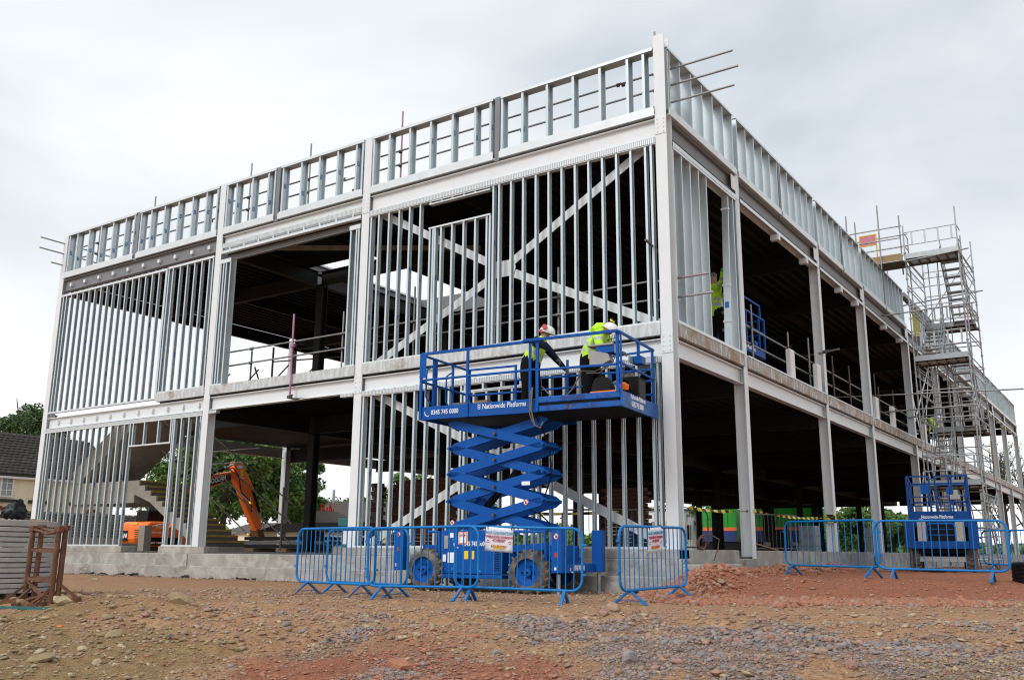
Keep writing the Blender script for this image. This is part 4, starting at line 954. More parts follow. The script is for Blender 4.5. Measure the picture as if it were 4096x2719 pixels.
text('!!!', .05, face(-3.69, .105, -1.7365), G, 'red', bold=.002) if False else None
plate(G, -3.63, -3.53, -.21, -.06, -1.722, 'yellow'); plate(G, -3.45, -3.40, -.21, -.06, -1.722, 'yellow'); plate(G, -3.98, -3.84, -.28, -.09, -1.722, 'text_white'); plate(G, -4.10, -4.02, -.26, -.13, -1.722, 'text_white'); plate(G, -3.94, -3.86, .18, .27, -1.722, 'text_white')
lbox(G, 'control_panel', (-4.06, -1.735, -.02), (-3.97, -1.722, .22), 'tube_light', bev=0)
text('CE', .05, face(-4.19+.08, -.24, -1.728), G, 'black', bold=.001) if False else None
# chassis end frames, pipes, mudguards
for (u0, u1) in ((-4.45, -4.2), (-2.75, -1.95)):
    mb = MB(); mb.tube([TF @ Vector(p) for p in ((u0, -1.70, .29), (u1, -1.70, .29), (u1+.02, -1.70, -.1), (u1+.02, -1.70, -.3))], .03, 8); mb.obj('bumper_tube', 'lift_blue', G, fix=False)
lbox(G, 'axle_arm', (-2.0, -1.62, -.2), (-1.75, -1.3, -.02)); mb = MB(); mb.bar(TF @ Vector((-2.75, -1.55, -.02)), TF @ Vector((-1.95, -1.55, .03)), .12, .12); mb.obj('steering_beam', 'lift_blue', G)
# outriggers
def outrigger(u, v, zt, zf, w=.21, d=.17):
    o = lbox(G, 'outrigger', (u-w/2, v-d/2, -.43), (u+w/2, v+d/2, zt), bev=.012)
    mb = MB(); mb.cyl(TF @ Vector((u, v, -.45)), TF @ Vector((u, v, zf+.03)), .036, 10); mb.cyl(TF @ Vector((u, v, zf)), TF @ Vector((u, v, zf+.03)), .08, 14); mb.obj('jack_leg', 'tube_light', o)
    return o
outrigger(-1.62, -1.82, .34, -.84); outrigger(-4.99, -1.82, .36, -.84); outrigger(-1.47, -.36, .34, -.81, .2, .2); outrigger(-4.85, -.36, .34, -.81)
lbox(G, 'cross_beam', (-1.62, -1.73, -.43), (-1.50, -.46, -.27)); lbox(G, 'cross_beam', (-4.95, -1.73, -.43), (-4.83, -.46, -.27))
text('0345 745 0000', .12, TF @ Matrix.Translation((-1.495, -1.42, -.385)) @ frame((0, 0, 0), (0, 1, 0), (0, 0, 1)), G, bold=.003, sx_=.62)
handset(G, TF @ Matrix.Translation((-1.494, -1.52, -.4)) @ frame((0, 0, 0), (0, 1, 0), (0, 0, 1)), .11)
def sym(G, u, z, v, r=.05):
    mb = MB(); k = 20
    for rr, e_, mi in ((r, 0, 1), (r*.97, .003, 2), (r*.74, .005, 1)):
        mb.add([TF @ Vector((u+rr*math.cos(2*math.pi*i/k), v-e_, z+rr*math.sin(2*math.pi*i/k))) for i in range(k)], [tuple(range(k))], mi)
    mb.bar(TF @ Vector((u-.03, v-.009, z+.03)), TF @ Vector((u+.03, v-.009, z-.03)), .004, .01, 2); mb.box((u-.014, v-.008, z-.025), (u+.014, v-.0065, z+.02), 0, T=TF); mb.obj('warning_symbol', ['black', 'text_white', 'red'], G, fix=False)
sym(G, -1.62, .20, -1.908, .055); sym(G, -4.99, .24, -1.908, .045); plate(G, -1.655, -1.6, -.16, -.08, -1.906, 'red'); plate(G, -5.02, -4.97, -.08, 0, -1.906, 'red'); plate(G, -1.66, -1.62, -.38, -.33, -1.906, 'text_white'); plate(G, -5.04, -5.0, -.36, -.3, -1.906, 'text_white')
# scissor stack
zl = [.35, .87, 1.38, 1.88, 2.36]; ul, ur = -4.03, -2.0
for pair, (va, vb) in enumerate(((-1.66, -1.60), (-1.02, -.96))):
    off = pair*.0
    for k in range(4):
        z0_, z1_ = zl[k], zl[k+1]; od = k % 2
        arm(G, (ul, z0_), (ur, z1_-.02), va if od == 0 else vb, TF)
        arm(G, (ul, z1_), (ur, z0_-.02), vb if od == 0 else va, TF)
        mb = MB(); um, zm = (ul+ur)/2, (z0_+z1_)/2-.01; mb.cyl(TF @ Vector((um, va-.07, zm)), TF @ Vector((um, va+.1, zm)), .028, 10); mb.obj('pivot_pin', 'rust' if False else 'tube_dark', G, fix=False)
for k in range(1, 4):
    for uu in (ul, ur):
        mb = MB(); mb.cyl(TF @ Vector((uu, -1.72, zl[k]-.01)), TF @ Vector((uu, -.9, zl[k]-.01)), .026, 8); mb.obj('pivot_tube', 'lift_blue', G, fix=False)
mb = MB(); mb.bar(TF @ Vector((-3.6, -1.3, .55)), TF @ Vector((-2.7, -1.3, 1.45)), .1, .1); mb.obj('lift_cylinder', 'black', G)
mb = MB(); mb.bar(TF @ Vector((-3.7, -1.3, .5)), TF @ Vector((-3.45, -1.3, .9)), .2, .2); mb.obj('cylinder_mount', 'lift_blue', G)
plate(G, -2.44, -2.27, 1.13, 1.20, -1.665, 'text_white'); sym(G, -2.35, .82, -1.668, .055); sym(G, -3.93, .46, -1.668, .052)
mb = MB(); mb.tube([TF @ Vector(p) for p in ((-1.9, -1.4, .1), (-2.0, -1.4, .45), (-2.2, -1.4, .62), (-2.5, -1.38, .72), (-2.1, -1.38, .95), (-1.97, -1.38, 1.3), (-2.0, -1.38, 1.8), (-2.1, -1.5, 2.2), (-2.14, -1.7, 2.4))], .014, 6); mb.obj('hydraulic_hose', 'black', G, fix=False)
# platform
zb, zt = 2.44, 2.71
lbox(G, 'platform_deck', (-4.58, V0+.03, 2.50), (-.42, V1-.03, 2.62), 'black', bev=0)
lbox(G, 'side_panel', (-4.6, V0, 2.44), (-2.06, V0+.03, 2.70), 'lift_blue'); lbox(G, 'side_panel', (-4.6, V1-.03, 2.44), (-2.06, V1, 2.70))
mb = MB(); mb.box((-4.58, V0-.005, 2.505), (-2.1, V0-.001, 2.515), T=TF); mb.obj('panel_crease', 'sill', G)
lbox(G, 'side_ledge', (-4.6, V0-.012, 2.44), (-2.06, V0-.001, 2.505))
lbox(G, 'end_panel', (-4.6, V0+.03, 2.44), (-4.57, V1-.03, 2.70))
lbox(G, 'extension_beam', (-2.03, V0-.03, 2.60), (-.38, V0+.02, 2.72), 'lift_rust', bev=.015); lbox(G, 'extension_beam', (-2.03, V1-.03, 2.60), (-.40, V1, 2.72))
lbox(G, 'lower_channel', (-2.03, V0-.01, 2.45), (-.38, V0+.03, 2.555), 'lift_rust', bev=.008); lbox(G, 'lower_channel', (-2.03, V0+.005, 2.555), (-.42, V0+.02, 2.60), 'black', bev=0)
lbox(G, 'end_panel', (-.38, V0-.03, 2.44), (-.34, V1, 2.73), 'lift_rust', bev=.01)
handset(G, face(-4.42, 2.535, V0-.004), .13)
text('0345 745 0000', .13, face(-4.36, 2.535, V0-.004), G, bold=.0015, sx_=.80)
text('Nationwide Platforms', .14, face(-3.20, 2.575, V0-.004), G, bold=.0008, sx_=.76)
mb = MB()
for k, (du, dz) in enumerate(((0, .1), (.0, .05), (0, 0))):
    for s_ in (0, 1):
        c = Vector((-3.27, V0-.004, 2.575)); a = c+Vector((0, 0, .035*k)); mb.add([TF @ (a+Vector(p)) for p in ((-.035 if s_ == 0 else .035, 0, .04), (0, 0, 0.005), (-.02 if s_ == 0 else .02, 0, 0.0))], [(0, 1, 2)])
mb.obj('emblem', 'text_white', G, fix=False)
Te = TF @ Matrix.Translation((-.338, V0+.38, 2.64)) @ frame((0, 0, 0), (0, 1, 0), (0, 0, 1))
text('Nationwide Platforms', .12, Te, G, bold=.002, sx_=.72); text('0345 745 0000', .14, TF @ Matrix.Translation((-.338, V0+.42, 2.50)) @ frame((0, 0, 0), (0, 1, 0), (0, 0, 1)), G, bold=.003, sx_=.72)
def post(u, v, z0, z1, w=.05, name='rail_post', d=.04): return lbox(G, name, (u-w/2, v-d/2, z0), (u+w/2, v+d/2, z1), bev=.006)
def rail(p, q, h=.042, name='guard_rail', w=.04): mb = MB(); mb.bar(TF @ Vector(p), TF @ Vector(q), w, h); return bevel(mb.obj(name, 'lift_blue', G), .006)
f0 = V0-.02
post(-4.6, f0, 2.44, 3.77, .06); lbox(G, 'corner_plate', (-4.63, f0-.03, 3.27), (-4.47, f0-.022, 3.76)); post(-3.53, f0, 2.44, 3.78, .055); post(-2.17, f0, 2.66, 3.77, .05); post(-2.02, f0, 2.44, 3.80, .06); post(-.42, f0, 2.7, 3.80, .06); post(-.37, f0+.04, 2.7, 3.80, .03)
rail((-4.6, f0, 3.76), (-2.1, f0, 3.79), .055); rail((-2.3, f0-.045, 3.80), (-.39, f0-.045, 3.80), .055); rail((-4.55, f0, 3.23), (-2.0, f0, 3.24)); rail((-2.0, f0, 3.23), (-.4, f0, 3.20))
# far side
b0 = V1-.03
for u in (-4.58, -3.45, -2.25, -1.3, -.42): post(u, b0, 2.7, 3.78 if u != -1.3 else 3.4, .05)
rail((-4.58, b0, 3.76), (-3.42, b0, 3.76)); rail((-3.4, b0, 3.45), (-.42, b0, 3.42)); rail((-4.58, b0, 3.2), (-.42, b0, 3.2)); rail((-3.4, b0, 2.95), (-.42, b0, 2.93)); rail((-1.3, b0, 3.76), (-.4, b0, 3.80))
# left end and right end rails
rail((-4.58, f0, 3.74), (-4.58, b0, 3.74)); rail((-4.58, f0, 3.2), (-4.58, b0, 3.2)); rail((-.39, f0, 3.80), (-.39, b0, 3.80), .05); rail((-.39, f0, 3.24), (-.39, b0, 3.22))
for vv in (-1.45, -1.36, -.72): post(-4.58, vv, 2.7, 3.74, .05)
for vv in (-1.6, -.85):
    mb = MB(); mb.tube([TF @ Vector(p) for p in ((-4.6, vv+.15, 3.6), (-4.66, vv+.02, 3.5), (-4.66, vv, 3.3), (-4.66, vv, 2.95), (-4.6, vv+.12, 2.8))], .018, 7); mb.obj('gate_handle', 'lift_blue', G, fix=False)
mb = MB(); mb.tube([TF @ Vector(p) for p in ((-2.1, V0-.06, 2.9), (-2.12, V0-.08, 2.5), (-2.06, V0-.06, 2.2), (-1.95, V0-.03, 2.14), (-1.9, V0-.02, 2.25))], .016, 6); mb.tube([TF @ Vector(p) for p in ((-2.14, V0-.06, 2.85), (-2.14, V0-.09, 2.4), (-2.09, V0-.06, 2.25))], .012, 6); mb.obj('hydraulic_hose', 'hose', G, fix=False)
mb = MB(); mb.tube([TF @ Vector(p) for p in ((-2.0, V0+.1, 2.95), (-1.8, V0+.1, 2.74), (-1.5, V0+.1, 2.7), (-1.35, V0+.1, 2.85), (-1.15, V0+.05, 3.15), (-.9, V0+.05, 3.12), (-.7, V0+.1, 3.2), (-.6, V0+.1, 3.42))], .013, 6)
mb.tube([TF @ Vector(p) for p in ((-1.2, V0+.08, 3.16), (-1.22, V0+.08, 2.9), (-1.2, V0+.08, 2.7))], .011, 6); mb.tube([TF @ Vector(p) for p in ((-1.05, V0+.04, 3.1), (-.8, V0+.04, 3.08), (-.55, V0+.06, 3.25), (-.5, V0+.1, 3.4))], .01, 6)
o = mb.obj('control_cable', 'hose', G, fix=False); o['kind'] = 'stuff'
# control box on the rail
mb = MB(); mb.prism([(-.98, 3.36), (-.98, 3.22), (-.72, 3.24), (-.58, 3.3), (-.62, 3.42), (-.98, 3.52)], TF @ frame((0, V0+.02, 0), (1, 0, 0), (0, 0, 1)) @ Matrix.Scale(-1, 4, (0, 0, 1)), .2); mb.obj('control_tray', 'ring', G)
lbox(G, 'control_box', (-.86, V0+.03, 3.44), (-.50, V0+.28, 3.58), 'lift_blue'); lbox(G, 'control_cover', (-1.02, V0+.0, 3.575), (-.52, V0+.25, 3.61), 'ring'); lbox(G, 'control_side', (-.50, V0+.03, 3.42), (-.43, V0+.2, 3.58), 'ring')
# things carried on the platform
G2 = thing('power_saw', 'orange and black cut-off saw lying on the raised platform', 'power tool')
mb = MB(); mb.prism([(-1.0, 2.74), (-.62, 2.74), (-.60, 2.84), (-.68, 3.0), (-.80, 3.06), (-.92, 3.0), (-.98, 2.88)], TF @ frame((0, V0+.10, 0), (1, 0, 0), (0, 0, 1)) @ Matrix.Scale(-1, 4, (0, 0, 1)), .22); bevel(mb.obj('blade_guard', 'black', G2), .02, 2)
mb = MB(); mb.box((-1.0, V0+.08, 2.725), (-.5, V0+.32, 2.76), T=TF); mb.obj('base_plate', 'orange', G2)
mb = MB(); mb.bar(TF @ Vector((-.33, V0+.12, 2.80)), TF @ Vector((-.50, V0+.34, 2.90)), .12, .09); mb.obj('handle_housing', 'orange', G2)
mb = MB(); mb.tube([TF @ Vector(p) for p in ((-.5, V0+.2, 2.9), (-.48, V0+.32, 3.0), (-.42, V0+.45, 2.98), (-.40, V0+.55, 2.82))], .03, 8); mb.obj('handle', 'black', G2, fix=False)
G2 = thing('speaker_box', 'black boxy loudspeaker standing at the right end of the raised platform', 'speaker'); bevel((lambda mb: (mb.box((-.75, -.86, 2.72), (-.42, -.42, 3.16), T=TF), mb.obj('cabinet', 'black', G2))[1])(MB()), .02, 2)
mb = MB(); mb.box((-.43, -.8, 2.78), (-.415, -.48, 3.1), T=TF); mb.obj('grille', 'sill', G2)
G2 = thing('floodlight', 'small blue work light hanging on the end rail of the raised platform', 'lamp'); mb = MB(); mb.box((-.46, -1.05, 3.36), (-.28, -.80, 3.50), T=TF); mb.obj('housing', 'lift_blue', G2); mb = MB(); mb.box((-.47, -1.2, 3.36), (-.44, -1.05, 3.48), T=TF); mb.obj('lens', 'glass', G2); mb = MB(); mb.box((-.40, -.95, 3.5), (-.35, -.9, 3.78), T=TF); mb.obj('bracket', 'lift_blue', G2)
G2 = thing('tile_boxes', 'low dark crate with a brown cardboard box on the left part of the raised platform', 'box'); mb = MB(); mb.box((-4.1, -1.5, 2.7), (-3.7, -1.2, 2.80), T=TF); mb.obj('crate', 'barrier_grey', G2); mb = MB(); mb.box((-3.65, -1.4, 2.7), (-3.35, -1.2, 2.83), T=TF); mb.obj('carton', 'wood', G2)

# ------------------------------------------------------------------ people
def person(name, label, T, J, R, matf, kids=None):
    """J: joint name -> local point; R: radius; bones below; matf(bone, t, p) -> material index"""
    bones = [('pelvis','spine'),('spine','chest'),('chest','neck'),('neck','head'),('head','crown'),
             ('chest','shL'),('shL','elL'),('elL','wrL'),('chest','shR'),('shR','elR'),('elR','wrR'),
             ('pelvis','hipL'),('hipL','knL'),('knL','anL'),('anL','toL'),('pelvis','hipR'),('hipR','knR'),('knR','anR'),('anR','toR'),('wrL','paL'),('wrR','paR')]
    J = {k: Vector(v) for k, v in J.items()}
    for s in 'LR':
        w, e = J['wr'+s], J['el'+s]; d = (w-e).normalized(); J['pa'+s] = w+d*.075; side = d.cross(Vector((0, 0, 1)));
        if side.length < .1: side = Vector((1, 0, 0))
        side.normalize(); dn = side.cross(d)
        for i, (o_, l_) in enumerate(((-.032, .065), (-.011, .075), (.011, .07), (.032, .055))):
            a = J['pa'+s]+side*o_; J[f'f{i}a{s}'] = a+d*.02; J[f'f{i}b{s}'] = a+d*l_*.6-dn*.02; J[f'f{i}c{s}'] = a+d*l_*.7-dn*.045
            bones += [('pa'+s, f'f{i}a{s}'), (f'f{i}a{s}', f'f{i}b{s}'), (f'f{i}b{s}', f'f{i}c{s}')]
            for q in 'abc': R[f'f{i}{q}{s}'] = .0115
        J['th1'+s] = w+side*(-.035)+d*.02; J['th2'+s] = w+side*(-.058)+d*.055; bones += [('wr'+s, 'th1'+s), ('th1'+s, 'th2'+s)]; R['th1'+s] = .014; R['th2'+s] = .012; R['pa'+s] = .036
    names = list(J); idx = {n_: i for i, n_ in enumerate(names)}
    me = bpy.data.meshes.new('body'); me.from_pydata([J[n_] for n_ in names], [(idx[a], idx[b]) for a, b in bones], []); me.update()
    G = thing(name, label, 'person', T=T)
    o = bpy.data.objects.new('body_tmp', me); COL.objects.link(o)
    sk = o.modifiers.new('skin', 'SKIN'); sk.use_smooth_shade = True
    for n_ in names:
        r = R.get(n_, .05); r = r if isinstance(r, tuple) else (r, r); me.skin_vertices[0].data[idx[n_]].radius = r
        me.skin_vertices[0].data[idx[n_]].use_root = (n_ == 'pelvis')
    sub = o.modifiers.new('sub', 'SUBSURF'); sub.levels = 2; sub.render_levels = 2
    dg = bpy.context.evaluated_depsgraph_get(); m2 = bpy.data.meshes.new_from_object(o.evaluated_get(dg)); bpy.data.objects.remove(o)
    seg = [(a, b, J[a], J[b]) for a, b in bones]
    m2.materials.clear()
    for k in kids['mats']: m2.materials.append(MAT[k])
    for p in m2.polygons:
        c = p.center; best = None
        for a, b, pa, pb in seg:
            ab = pb-pa; t = max(0, min(1, (c-pa).dot(ab)/max(1e-9, ab.length_squared))); ra, rb = [(q[0]+q[1])/2 if isinstance(q, tuple) else q for q in (R.get(a, .05), R.get(b, .05))]; dd = (c-(pa+ab*t)).length/(ra*(1-t)+rb*t)
            if best is None or dd < best[0]: best = (dd, a, b, t)
        p.material_index = matf(best[1], best[2], best[3], c); p.use_smooth = True
    b = link('body', m2); b.parent = G; b.matrix_parent_inverse = Matrix(); return G, J
def part(G, mb, name, mats, fix=True):
    o = mb.obj(name, mats, None, fix=fix); o.parent = G; o.matrix_parent_inverse = Matrix(); return o
def helmet(G, c, up, fwd, m='white', r=.145):
    up = Vector(up).normalized(); fwd = Vector(fwd); fwd = (fwd-up*fwd.dot(up)).normalized(); T = Matrix((fwd, up.cross(fwd), up)).transposed().to_4x4(); T.translation = Vector(c)
    mb = MB(); n = 20; vs = []; rows = 7
    for j in range(rows):
        ph = R_(8+82*j/(rows-1))*1.0; 
        for i in range(n): a = 2*math.pi*i/n; rr = r*math.cos(R_(90)-ph) if False else r*math.sin(R_(90)*(1-j/(rows-1))+.001); vs.append(T @ Vector((rr*math.cos(a)*1.12, rr*math.sin(a)*.93, r*.95*math.cos(R_(90)*(1-j/(rows-1))))))
    mb.add(vs, [(j*n+i, j*n+(i+1) % n, (j+1)*n+(i+1) % n, (j+1)*n+i) for j in range(rows-1) for i in range(n)], 0, True)
    vs = []
    for rr, zz in ((1.0, 0), (1.16, -.012)):
        for i in range(n): a = 2*math.pi*i/n; k = 1+(.22 if math.cos(a) > .3 else 0)*(rr-1)/.16; vs.append(T @ Vector((r*1.12*rr*math.cos(a)*k, r*.93*rr*math.sin(a), zz)))
    mb.add(vs, [(i, (i+1) % n, n+(i+1) % n, n+i) for i in range(n)], 0, True); o = part(G, mb, 'helmet', m); o.modifiers.new('s', 'SOLIDIFY').thickness = .006
    return T
RAD = dict(pelvis=(.20, .17), spine=(.20, .17), chest=(.215, .17), neck=(.062, .062), head=(.088, .098), crown=(.075, .085), shL=.10, shR=.10, elL=.072, elR=.072, wrL=.048, wrR=.048, hipL=.14, hipR=.14, knL=.105, knR=.105, anL=.08, anR=.08, toL=.045, toR=.045)
def bandfn(kind):
    def f(a, b, t, c):
        if a[0] == 'f' or a.startswith('th') or a.startswith('pa') or b.startswith('pa') or b.startswith('th'): return 3
        if a in ('neck', 'head') : return 2
        if a.startswith('hip') or a.startswith('kn') or b.startswith('hip'): return 1
        if a.startswith('an'): return 5
        arm_ = a.startswith('el') or a.startswith('sh')
        if kind == 'vest':
            if a == 'pelvis' and t < .75: return 6
            if a == 'chest' and b == 'neck' and t > .35: return 6
            if arm_: return 6
            if a == 'chest' and b.startswith('sh'): return 0 if t < .6 else 6
            if a == 'spine' and .25 < t < .5: return 4
            return 0
        if arm_ and ((a.startswith('sh') and .35 < t < .6) or (a.startswith('el') and .3 < t < .55)): return 4
        if a in ('pelvis',) and .5 < t < .85: return 4
        if a in ('spine',) and (.22 < t < .42 or .72 < t < .92): return 4
        return 0
    return f
# worker 1: dark top with hi-vis vest, leaning right over the rail
def LV(u, v, z): return TF @ Vector((u, v, z))
J = dict(pelvis=(-2.62, -1.05, 3.50), spine=(-2.55, -1.05, 3.68), chest=(-2.42, -1.02, 3.90), neck=(-2.34, -1.0, 4.03), head=(-2.28, -.98, 4.12), crown=(-2.25, -.97, 4.20),
         shR=(-2.36, -1.22, 3.93), elR=(-2.08, -1.32, 3.78), wrR=(-1.92, -1.22, 3.55), shL=(-2.38, -.83, 3.93), elL=(-2.2, -.7, 3.68), wrL=(-2.02, -.62, 3.46),
         hipL=(-2.60, -.93, 3.42), knL=(-2.52, -.88, 3.06), anL=(-2.55, -.88, 2.71), toL=(-2.40, -.88, 2.66), hipR=(-2.63, -1.16, 3.42), knR=(-2.58, -1.2, 3.06), anR=(-2.64, -1.2, 2.71), toR=(-2.49, -1.22, 2.66))
G1, J1 = person('person', 'worker in a dark top, hi-vis vest and white helmet leaning over the raised platform rail', Matrix.Identity(4), {k: LV(*v) for k, v in J.items()}, dict(RAD), bandfn('vest'), dict(mats=['hivis2', 'trouser', 'skin', 'glove', 'reflect', 'black', 'navy']))
TH = helmet(G1, LV(-2.25, -.97, 4.165), TF.to_3x3() @ Vector((.35, 0, 1)), TF.to_3x3() @ Vector((1, .2, -.35)))
for sy in (-1, 1):
    mb = MB(); mb.cyl(TH @ Vector((-.04, sy*.11, .07)), TH @ Vector((-.04, sy*.165, .08)), .05, 14); mb.cyl(TH @ Vector((-.09, sy*.10, -.02)), TH @ Vector((-.09, sy*.13, -.02)), .035, 12); bevel(part(G1, mb, 'ear_defender', 'red'), .008, 2)
mb = MB(); mb.tube([LV(-2.46, -1.1, 3.99), LV(-2.50, -.98, 4.04), LV(-2.44, -.86, 3.99)], [.05, .07, .05], 8); part(G1, mb, 'hood', 'navy', False)
# worker 2: yellow-green jacket, bending forward, face down to the right
J = dict(pelvis=(-1.30, -1.15, 3.52), spine=(-1.22, -1.15, 3.68), chest=(-1.08, -1.16, 3.93), neck=(-.96, -1.18, 4.01), head=(-.86, -1.19, 3.99), crown=(-.80, -1.20, 4.03),
         shR=(-1.0, -1.36, 3.90), elR=(-.94, -1.46, 3.66), wrR=(-.78, -1.42, 3.58), shL=(-1.02, -.96, 3.92), elL=(-.9, -.86, 3.66), wrL=(-.70, -.95, 3.6),
         hipL=(-1.28, -1.02, 3.42), knL=(-1.18, -1.0, 3.06), anL=(-1.22, -1.0, 2.70), toL=(-1.08, -1.0, 2.66), hipR=(-1.30, -1.27, 3.42), knR=(-1.24, -1.3, 3.06), anR=(-1.28, -1.3, 2.70), toR=(-1.14, -1.3, 2.66))
R2d = dict(RAD); R2d.update(pelvis=(.22, .19), spine=(.23, .20), chest=(.24, .20), shL=.115, shR=.115, elL=.085, elR=.085, wrL=.055, wrR=.055, hipL=.15, hipR=.15, knL=.11, knR=.11)
G1, J1 = person('person', 'worker in a yellow-green hi-vis jacket bending his helmeted head down on the raised platform', Matrix.Identity(4), {k: LV(*v) for k, v in J.items()}, R2d, bandfn('jacket'), dict(mats=['hivis', 'trouser', 'skin', 'glove', 'reflect', 'black']))
TH = helmet(G1, LV(-.815, -1.2, 4.02), TF.to_3x3() @ Vector((.55, 0, .8)), TF.to_3x3() @ Vector((.8, 0, -.6)), r=.14)
mb = MB(); mb.cyl(TH @ Vector((-.06, 0, .14)), TH @ Vector((-.06, 0, .17)), .05, 12, 0); mb.cyl(TH @ Vector((-.06, 0, .17)), TH @ Vector((-.06, 0, .2)), .045, 12, 1); part(G1, mb, 'ear_defender', ['yellow', 'black'], False)
mb = MB(); mb.tube([LV(-1.14, -1.28, 4.02), LV(-1.10, -1.16, 4.10), LV(-1.10, -1.04, 4.03)], [.06, .085, .06], 10); mb.tube([LV(-1.2, -1.16, 3.98), LV(-1.06, -1.16, 4.10), LV(-.94, -1.17, 4.10)], [.09, .10, .07], 10); part(G1, mb, 'hood', 'hivis', False)
mb = MB(); c = LV(-.72, -1.22, 3.86)
for k in range(4): mb.tube([LV(-.80+.05*k, -1.34, 3.76), LV(-.78+.05*k, -1.33, 3.88)], .006, 5)
mb.tube([LV(-.85, -1.34, 3.78), LV(-.62, -1.34, 3.82), LV(-.58, -1.3, 3.93)], .008, 5); o = part(G1, mb, 'visor_mesh', 'black', False); o['kind'] = 'stuff'

# worker 3: upper floor, right side, reaching up to the loose stud
J = dict(pelvis=(-.78, 4.2, 5.56), spine=(-.78, 4.2, 5.78), chest=(-.76, 4.2, 6.04), neck=(-.74, 4.08, 6.23), head=(-.72, 4.05, 6.33), crown=(-.72, 4.04, 6.43),
         shR=(-.58, 3.95, 6.12), elR=(-.42, 3.82, 6.18), wrR=(-.30, 3.56, 6.34), shL=(-.90, 4.42, 6.10), elL=(-.62, 4.30, 5.93), wrL=(-.34, 4.0, 6.0),
         hipL=(-.88, 4.22, 5.5), knL=(-.86, 4.3, 5.2), anL=(-.88, 4.35, 4.85), toL=(-.75, 4.3, 4.80), hipR=(-.66, 4.2, 5.5), knR=(-.64, 4.25, 5.2), anR=(-.66, 4.3, 4.85), toR=(-.55, 4.22, 4.80))
R3 = dict(R2d); R3.update(chest=(.2, .17), spine=(.19, .16), pelvis=(.18, .15), shL=.095, shR=.095, elL=.07, elR=.07); G1, J1 = person('person', 'worker in hi-vis reaching up with green gloves to a stud on the upper floor', Matrix.Identity(4), J, R3, bandfn('jacket'), dict(mats=['hivis', 'trouser', 'skin', 'glove_green', 'reflect', 'black']))
mb = MB(); n = 14
for k in range(1): mb.tube([(-.73, 4.07, 6.40), (-.72, 4.05, 6.46), (-.72, 4.05, 6.50)], [.085, .085, .04], 12)
part(G1, mb, 'hair', 'hair', False)
# worker 4: far along the first floor on the right
J = dict(pelvis=(-.5, 27.3, 5.25), spine=(-.42, 27.3, 5.45), chest=(-.25, 27.25, 5.68), neck=(-.12, 27.2, 5.75), head=(-.02, 27.2, 5.75), crown=(.05, 27.2, 5.78),
         shR=(-.2, 27.02, 5.65), elR=(-.05, 26.95, 5.4), wrR=(.1, 26.95, 5.2), shL=(-.22, 27.45, 5.66), elL=(-.05, 27.5, 5.4), wrL=(.1, 27.5, 5.2),
         hipL=(-.5, 27.42, 5.15), knL=(-.45, 27.45, 4.8), anL=(-.5, 27.45, 4.42), toL=(-.36, 27.45, 4.38), hipR=(-.5, 27.18, 5.15), knR=(-.45, 27.15, 4.8), anR=(-.5, 27.15, 4.42), toR=(-.36, 27.15, 4.38))
G1, J1 = person('person', 'distant worker in hi-vis bending down on the upper floor behind the stair tower', Matrix.Identity(4), J, dict(R2d), bandfn('jacket'), dict(mats=['hivis', 'trouser', 'skin', 'glove', 'reflect', 'black']))
helmet(G1, (.03, 27.2, 5.77), (.9, 0, .3), (.3, 0, -1))

